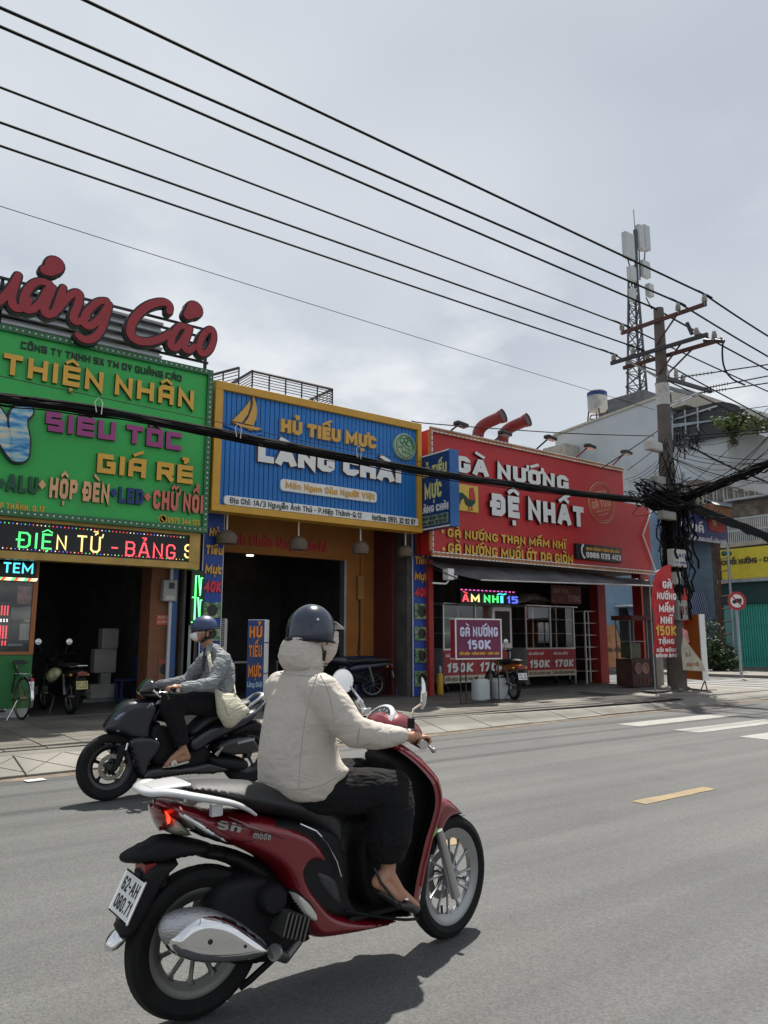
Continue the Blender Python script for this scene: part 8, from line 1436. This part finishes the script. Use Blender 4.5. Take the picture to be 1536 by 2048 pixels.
# ================================================================ PARKED VEHICLES
def frame_map(O, D):      # local (forward u, lateral v, up) -> world
    D = V(D).normalized(); Sx = V((0, 0, 1)).cross(D)
    return lambda u, v_, z: V(O)+D*u+Sx*v_+V((0, 0, z))
def rwheel(parent, F_, u, R, tw, rimr, nsp, rm, name='wheel', lean=0, spw=.006, tyre=TYRE):
    D = F_(1, 0, 0)-F_(0, 0, 0); Sx = F_(0, 1, 0)-F_(0, 0, 0); c = F_(u, 0, R); w_ = tw/2
    ro = MB().lathe(c, Sx, [(rimr, -w_*.6), (R-.03, -w_), (R-.01, -w_*.7), (R, 0), (R-.01, w_*.7), (R-.03, w_), (rimr, w_*.6)], 40, True).put(name, tyre, parent)
    MB().lathe(c, Sx, [(rimr+.002, -w_*.55), (rimr-.018, -w_*.3), (rimr-.018, w_*.3), (rimr+.002, w_*.55)], 40, True).put('rim', rm, ro)
    for i in range(nsp): a = i/nsp*6.2832; d = D*math.cos(a)+V((0, 0, math.sin(a))); MB().tube(c+d*.03+Sx*(.02 if i % 2 else -.02)*(tw > .04), c+d*(rimr-.012), spw, n=5).put('spoke', rm, ro)
    MB().lathe(c, Sx, [(0, -.05), (.03, -.05), (.035, 0), (.03, .05), (0, .05)], 14).put('hub', rm, ro); return ro
# bicycle seen from behind at left
c = onZ(42, 1440, .15); c2 = onZ(36, 1436, .15)
bi = thing('bicycle', (c.x, c.y, .15), 'old bicycle with a black saddle and rusty rims parked before the green counter', 'bicycle'); Dd = V((-.18, 1, 0)).normalized(); Bf = frame_map((c.x, c.y, .15), Dd)
RR = M('rusty chrome rim', (.28, .22, .13), .5, .7, var=.3)
rwheel(bi, Bf, .0, .33, .035, .305, 16, RR, spw=.0025); rwheel(bi, Bf, 1.05, .33, .035, .305, 16, RR, spw=.0025)
BFm = M('bicycle frame black', (.03, .035, .03), .4, .3, dirt=(.1, .06, .04), dscale=6)
bb = (.46, 0, .28); st_ = (.32, 0, .78)
for A, B_, r_ in ((bb, st_, .016), (bb, (.9, 0, .75), .018), (st_, (.88, 0, .88), .015), ((.92, 0, .92), (.99, 0, .45), .018), ((.0, .05, .33), bb, .009), ((.0, -.05, .33), bb, .009), ((.0, .05, .33), st_, .008), ((.0, -.05, .33), st_, .008), ((.99, .05, .5), (1.05, .05, .33), .01), ((.99, -.05, .5), (1.05, -.05, .33), .01)): MB().tube(Bf(*A), Bf(*B_), r_, n=8).put('frame_tube', BFm, bi)
MB().path([Bf(.74, .28, .98), Bf(.84, .27, 1.02), Bf(.93, .12, 1.02), Bf(.92, 0, .98), Bf(.93, -.12, 1.02), Bf(.84, -.27, 1.02), Bf(.74, -.28, .98)], .011, 8).put('handlebar', CHR, bi)
for s in (-1, 1): MB().tube(Bf(.74, s*.28, .98), Bf(.84, s*.27, 1.02), .017).put('grip', MTB, bi)
mb = MB(); mb.rings([(Bf(.16, 0, .87), Bf(0, .12, 0)-Bf(0, 0, 0), V((0, 0, .03))), (Bf(.22, 0, .88), Bf(0, .115, 0)-Bf(0, 0, 0), V((0, 0, .035))), (Bf(.32, 0, .87), Bf(0, .05, 0)-Bf(0, 0, 0), V((0, 0, .03))), (Bf(.44, 0, .865), Bf(0, .02, 0)-Bf(0, 0, 0), V((0, 0, .02)))], 18); mb.put('saddle', SEATM, bi); MB().tube(Bf(.31, 0, .78), Bf(.29, 0, .86), .013).put('seat_post', CHR, bi)
for s in (-1, 1): MB().path([Bf(.26, s*.05, .70), Bf(-.14, s*.06, .70), Bf(-.0, s*.06, .33)], .006, 6).put('rack', CHR, bi)
for k in range(3): MB().tube(Bf(.2-k*.14, -.06, .705), Bf(.2-k*.14, .06, .705), .004, n=5).put('rack_bar', CHR, bi)
for u0, a0, a1 in ((0, 1.2, 3.5), (1.05, .2, 2.6)):
    P = [Bf(u0+.355*math.cos(a0+(a1-a0)*k/14), 0, .33+.355*math.sin(a0+(a1-a0)*k/14)) for k in range(15)]; MB().path(P, .006, 6, flat=4., up=None).put('fender', CHR, bi)
MB().ob(Bf(-.33, 0, .5), Bf(0, .02, 0)-Bf(0, 0, 0), V((0, 0, .1)), (Dd*.004)).put('rear_reflector', WHITE, bi); MB().ob(Bf(-.30, 0, .62), Bf(0, .022, 0)-Bf(0, 0, 0), V((0, 0, .03)), (Dd*.008)).put('red_reflector', REDN, bi)
MB().path([Bf(.05, .06, .3), Bf(.0, .22, .01), Bf(-.03, .23, .005)], .007, 6).put('kickstand', CHR, bi); MB().lathe(Bf(.46, -.05, .28), Bf(0, 1, 0)-Bf(0, 0, 0), [(.09, 0), (.095, .004), (.09, .008), (.0, .008)], 24).put('chainring', RR, bi)
for s in (-1, 1): MB().tube(Bf(.46, s*.06, .28), Bf(.46-.02*s, s*.08, .28-s*.16), .008).put('crank', CHR, bi); MB().ob(Bf(.46-.02*s, s*.13, .28-s*.16), Bf(.04, 0, 0)-Bf(0, 0, 0), Bf(0, .04, 0)-Bf(0, 0, 0), V((0, 0, .01))).put('pedal', MTB, bi)
# generic small motorcycle
def moto(O, D, label, tank, pl_mat, l1, l2, lean=0., helmet_=None, name='parked_motorcycle', mirror_on=True, tailcol=None, chromef=True, plate_at=None):
    o = thing(name, O, label, 'motorcycle'); F_ = frame_map(O, D); Sx = F_(0, 1, 0)-F_(0, 0, 0); Dx = V(D).normalized(); v0 = F_(0, 0, 0)
    rwheel(o, F_, 0., .29, .085, .225, 10, ALUD, spw=.005); rwheel(o, F_, 1.22, .29, .075, .225, 10, ALUD, spw=.005)
    def R_(L_): return [(F_(u, 0, z), Sx*b, V((0, 0, a))) for u, z, a, b in L_]
    MB().rings(R_([(-.34, .80, .02, .05), (-.25, .80, .04, .09), (.1, .80, .05, .12), (.45, .77, .06, .12), (.62, .80, .05, .08)]), 18, 2.4).put('seat', SEATM, o)
    MB().rings(R_([(-.40, .70, .03, .04), (-.25, .70, .06, .09), (.1, .66, .08, .10), (.4, .62, .10, .08), (.5, .6, .06, .05)]), 18, 2.4).put('tail_cowl', tank, o)
    MB().rings([(F_(.5, 0, .74), Sx*.06, V((0, 0, .08))), (F_(.62, 0, .78), Sx*.10, V((0, 0, .11))), (F_(.8, 0, .80), Sx*.12, V((0, 0, .10))), (F_(.93, 0, .80), Sx*.05, V((0, 0, .05)))], 18, 2.2).put('tank', tank, o)
    MB().rings([(F_(.2, 0, .42), Sx*.07, V((0, 0, .08))), (F_(.45, 0, .42), Sx*.12, V((0, 0, .15))), (F_(.72, 0, .42), Sx*.10, V((0, 0, .12))), (F_(.85, 0, .45), Sx*.04, V((0, 0, .05)))], 16, 2.4).put('engine', MTB, o)
    MB().rings([(F_(.93, 0, .86), Sx*.07, V((0, 0, .06))), (F_(1.02, 0, .88), Sx*.09, V((0, 0, .08))), (F_(1.1, 0, .86), Sx*.07, V((0, 0, .07)))], 16).put('headlight', MTB, o)
    for s in (-1, 1):
        MB().path([F_(1.22, s*.07, .29), F_(1.0, s*.07, .82)], .018, 8).put('fork_leg', ALUD, o); MB().path([F_(0, s*.09, .30), F_(.4, s*.08, .36)], .022, 6).put('swingarm', MTB, o); MB().path([F_(0, s*.11, .33), F_(.1, s*.11, .66)], .026, 8).put('shock', ALUD, o)
        MB().path([F_(.97, s*.04, .94), F_(.95, s*.15, 1.0), F_(.84, s*.34, 1.0)], .012, 8).put('handlebar', MTB, o); MB().tube(F_(.9, s*.24, 1.0), F_(.84, s*.35, 1.0), .018).put('grip', MTB, o)
        MB().path([F_(.93, s*.2, 1.0), F_(.95, s*.26, 1.16)], .005, 6).put('mirror_stem', BLACK, o)
        if mirror_on: m_ = MB().lathe(F_(.95, s*.27, 1.2), -Dx, [(0, -.012), (.055, -.006), (.06, 0), (.055, .002)], 20).put('mirror', BLACK, o); MB().lathe(F_(.948, s*.27, 1.2), -Dx, [(.054, .003), (0, .004)], 20).put('mirror_glass', M('mirror glass', (.8, .84, .86), .02, 1.), m_)
        MB().ell(F_(-.30, s*.14, .66), (.03, .03, .025), 10, 6).put('indicator', M('amber lamp', (.5, .2, .03), .2), o)
    MB().path([F_(.1, -.17, .34), F_(-.3, -.17, .36)], [.045, .05], 14).put('muffler', CHR if chromef else MTB, o); MB().lathe(F_(-.302, -.17, .36), -Dx, [(.05, 0), (.03, .005), (.03, -.02), (0, -.02)], 16).put('muffler_tip', BLACK, o)
    MB().path([F_(.1, .12, .76), F_(-.3, .13, .80), F_(-.42, .07, .81), F_(-.42, -.07, .81), F_(-.3, -.13, .80), F_(.1, -.12, .76)], .011, 8).put('grab_rail', CHR if chromef else BLACK, o)
    MB().ob(F_(-.42, 0, .68), Sx*.075, V((0, 0, .035)), Dx*.02).put('tail_lamp', M('red lamp lens', (.16, .008, .006), .12), o, bevel=.008); MB().path([F_(-.36, 0, .62), F_(-.4, 0, .5), F_(-.37, 0, .36)], .012, 8, flat=7., up=tuple(Dx)).put('mudguard', MTB, o)
    W_ = V((0, 0, 1))*.13-Dx*-.03; c_ = F_(-.44, 0, .5); ri = -Sx; tl = c_-ri*.095*1+W_*.5; 
    tl = c_-ri*.095+W_*.5; tr = c_+ri*.095+W_*.5; br = c_+ri*.095-W_*.5; bl2_ = c_-ri*.095-W_*.5; po = MB().ob(c_, ri*.095, W_*.5, Dx*.002).put('number_plate', pl_mat, o)
    for s_, a, b in ((l1, .55, .88), (l2, .12, .45)): text(s_, bl2_+ri*.012+W_*a-Dx*.003, ri, W_, -Dx, .165, W_.length*(b-a), M('plate ink', (.16, .12, .04), .7) if pl_mat is not WHITE else BLKL, po, per=False, name='lettering', depth=.001, t=.16)
    MB().path([F_(.4, .13, .28), F_(.38, .2, .01)], .01, 6).put('kickstand', ALUD, o)
    o.rotation_euler = (0, 0, 0); return o, F_
c = onZ(149, 1432, .15)
m1, F1 = moto((c.x-.0, c.y+.28, .15), (-.1, 1, 0), 'dark motorcycle with a yellow number plate parked before the dark print shop', M('worn black paint', (.02, .02, .018), .35, coat=.4), M('yellow plate', (.5, .42, .2), .6), '61-TB', '7492')
hp = F1(-.08, .33, .66); hh = thing('hanging_helmet', tuple(hp), 'scuffed olive and white helmet hanging at the side of the parked motorcycle', 'helmet'); mb = MB(); mb.ell(hp, (.13, .15, .11), 24, 14, Matrix.Rotation(-.9, 3, 'Y'), -.4, 1); mb.put('shell', M('scuffed olive helmet', (.26, .24, .13), .35, var=.6, vs_=9, coat=.4), hh)
MB().ob(F1(.35, .3, .12), Dd*0+V((.25, 0, 0)), V((0, .02, 0)), V((0, 0, .05))).put('x', WHITE) if 0 else None
c = onZ(1050, 1402, .15); m2, F2 = moto((c.x, c.y+.30, .15), (.37, .93, 0), 'black and orange motorcycle parked behind the price stand and jerrycans', M('orange black tank', (.38, .12, .01), .35, var=.9, vs_=7, coat=.3), WHITE, '59-X2', '418.26', chromef=False)
c = onZ(740, 1396, .15); m3, F3 = moto((c.x+.1, c.y+.05, .15), (-.9, .4, 0), 'dark motorcycle in the shade before the orange noodle shop wall', M('dark blue paint', (.012, .014, .03), .3, coat=.5), WHITE, '59-K1', '206.11', chromef=False)
# low white box, white board and chair near the print shop
c = onZ(90, 1395, .15); tag(MB().bx(c.x-.25, c.x+.55, c.y+1.0, c.y+1.04, .16, .34).put('low_board', M('dusty white board', (.4, .4, .38), .7)), 'low dusty white board on the ground behind the parked motorcycle', 'board')
ch = thing('plastic_chair', (5, 15, .15), 'dark blue plastic chair in the shade inside the print shop', 'chair'); c = onY(255, 1378, 15.6); PBD = M('deep blue plastic', (.03, .06, .22), .45)
MB().bx(c.x-.2, c.x+.2, c.y-.2, c.y+.2, .58, .62).put('seat', PBD, ch, bevel=.01); MB().bx(c.x+.17, c.x+.2, c.y-.2, c.y+.2, .62, 1.05).put('backrest', PBD, ch, bevel=.01)
for dx in (-.18, .18):
    for dy in (-.18, .18): MB().bx(c.x+dx-.02, c.x+dx+.02, c.y+dy-.02, c.y+dy+.02, .16, .58).put('leg', PBD, ch)
mc = thing('workshop_machine', (4.5, 16, .15), 'pale engraving machine standing in the dark of the print shop', 'machine'); c = onY(208, 1372, 16.2); x, y = c.x, c.y
MB().bx(x-.45, x+.45, y-.2, y+.3, .16, .22).put('base', GREYMET, mc); MB().bx(x-.3, x+.25, y-.1, y+.2, .22, .5).put('pedestal', PLW, mc, bevel=.02); MB().bx(x-.25, x+.2, y-.1, y+.2, .72, 1.2).put('body', PLW, mc, bevel=.03); MB().bx(x-.12, x+.22, y-.1, y+.2, 1.2, 1.62).put('column', PLW, mc, bevel=.03); MB().bx(x-.1, x+.1, y-.08, y+.1, .5, .72).put('spindle', STEEL, mc)
# seated person behind the right blue column
sp = thing('person', (10.3, 14, .15), 'seated person in dark clothes half hidden behind the right blue column, bare foot showing', 'person'); f0 = onZ(776, 1389, .15); f0.y += .0
S0 = V((f0.x+.42, f0.y+.05, .66)); mb = MB(); kq = V((f0.x+.0, f0.y+.0, .62)); 
hd3 = V((S0.x+.02, S0.y, 1.33)); mb.ell(hd3, (.08, .075, .105), 16, 10); limb(mb, [hd3-V((0, 0, .08)), V((S0.x+.02, S0.y, 1.15))], [.045, .05]); mb.rings([(V((S0.x, S0.y, .64)), V((.12, 0, 0)), V((0, .16, 0))), (V((S0.x, S0.y, .9)), V((.1, 0, 0)), V((0, .15, 0))), (V((S0.x+.02, S0.y, 1.12)), V((.09, 0, 0)), V((0, .18, 0)))], 16)
for s in (-1, 1):
    limb(mb, [V((S0.x, S0.y+s*.16, 1.1)), V((S0.x-.1, S0.y+s*.2, .85)), V((kq.x+.1, kq.y+s*.05, .83))], [.045, .038, .025]); h0 = V((kq.x+.06, kq.y+s*.03, .83))
    mb.ell(h0, (.04, .03, .02), 10, 6); [mb.path([h0+V((-.02, (k-1.5)*.015, 0)), h0+V((-.06, (k-1.5)*.017, -.01)), h0+V((-.075, (k-1.5)*.017, -.03))], [.008, .007, .006], 6) for k in range(4)]; mb.path([h0+V((0, s*.025, 0)), h0+V((-.03, s*.045, .005))], [.009, .007], 6)
    an_ = V((f0.x+.05, f0.y+s*.08, .25)); limb(mb, [V((S0.x, S0.y+s*.08, .66)), V((kq.x, kq.y+s*.09, .62)), an_], [.075, .055, .034]); limb(mb, [an_-V((0, 0, .03)), an_+V((-.12, 0, -.075))], [.032, .02])
organic(mb.put('body', SKIN2, sp), .008, 3)
mb = MB()
for s in (-1, 1): limb(mb, [V((S0.x, S0.y+s*.08, .67)), V((kq.x, kq.y+s*.09, .63)), V((f0.x+.04, f0.y+s*.08, .36))], [.1, .085, .065])
organic(mb.put('trousers', TR, sp), .012, 3); mb = MB(); mb.rings([(V((S0.x, S0.y, .66)), V((.14, 0, 0)), V((0, .19, 0))), (V((S0.x, S0.y, .9)), V((.125, 0, 0)), V((0, .18, 0))), (V((S0.x+.02, S0.y, 1.13)), V((.1, 0, 0)), V((0, .2, 0))), (V((S0.x+.02, S0.y, 1.2)), V((.06, 0, 0)), V((0, .07, 0)))], 18)
for s in (-1, 1): limb(mb, [V((S0.x, S0.y+s*.17, 1.1)), V((S0.x-.06, S0.y+s*.2, .95))], [.07, .06])
organic(mb.put('shirt', cloth('dark teal shirt', (.02, .05, .08), .85), sp), .012, 3); mb = MB(); mb.ell(hd3+V((.015, 0, .02)), (.085, .082, .1), 16, 10, None, -.2, 1); mb.put('hair', M('black hair', (.01, .009, .008), .6), sp)
for s in (-1, 1): MB().ell(hd3+V((-.075, s*.03, .01)), (.007, .011, .008), 8, 6).put('eye', M('eye dark', (.03, .02, .015), .2), sp)
st2 = thing('plastic_stool', (S0.x, S0.y, .15), 'low red plastic stool under the person seated behind the blue column', 'stool'); MB().bx(S0.x-.16, S0.x+.16, S0.y-.16, S0.y+.16, .52, .56).put('seat', REDC, st2, bevel=.01)
for dx in (-.13, .13):
    for dy in (-.13, .13): MB().bx(S0.x+dx-.02, S0.x+dx+.02, S0.y+dy-.02, S0.y+dy+.02, .16, .52).put('leg', REDC, st2)
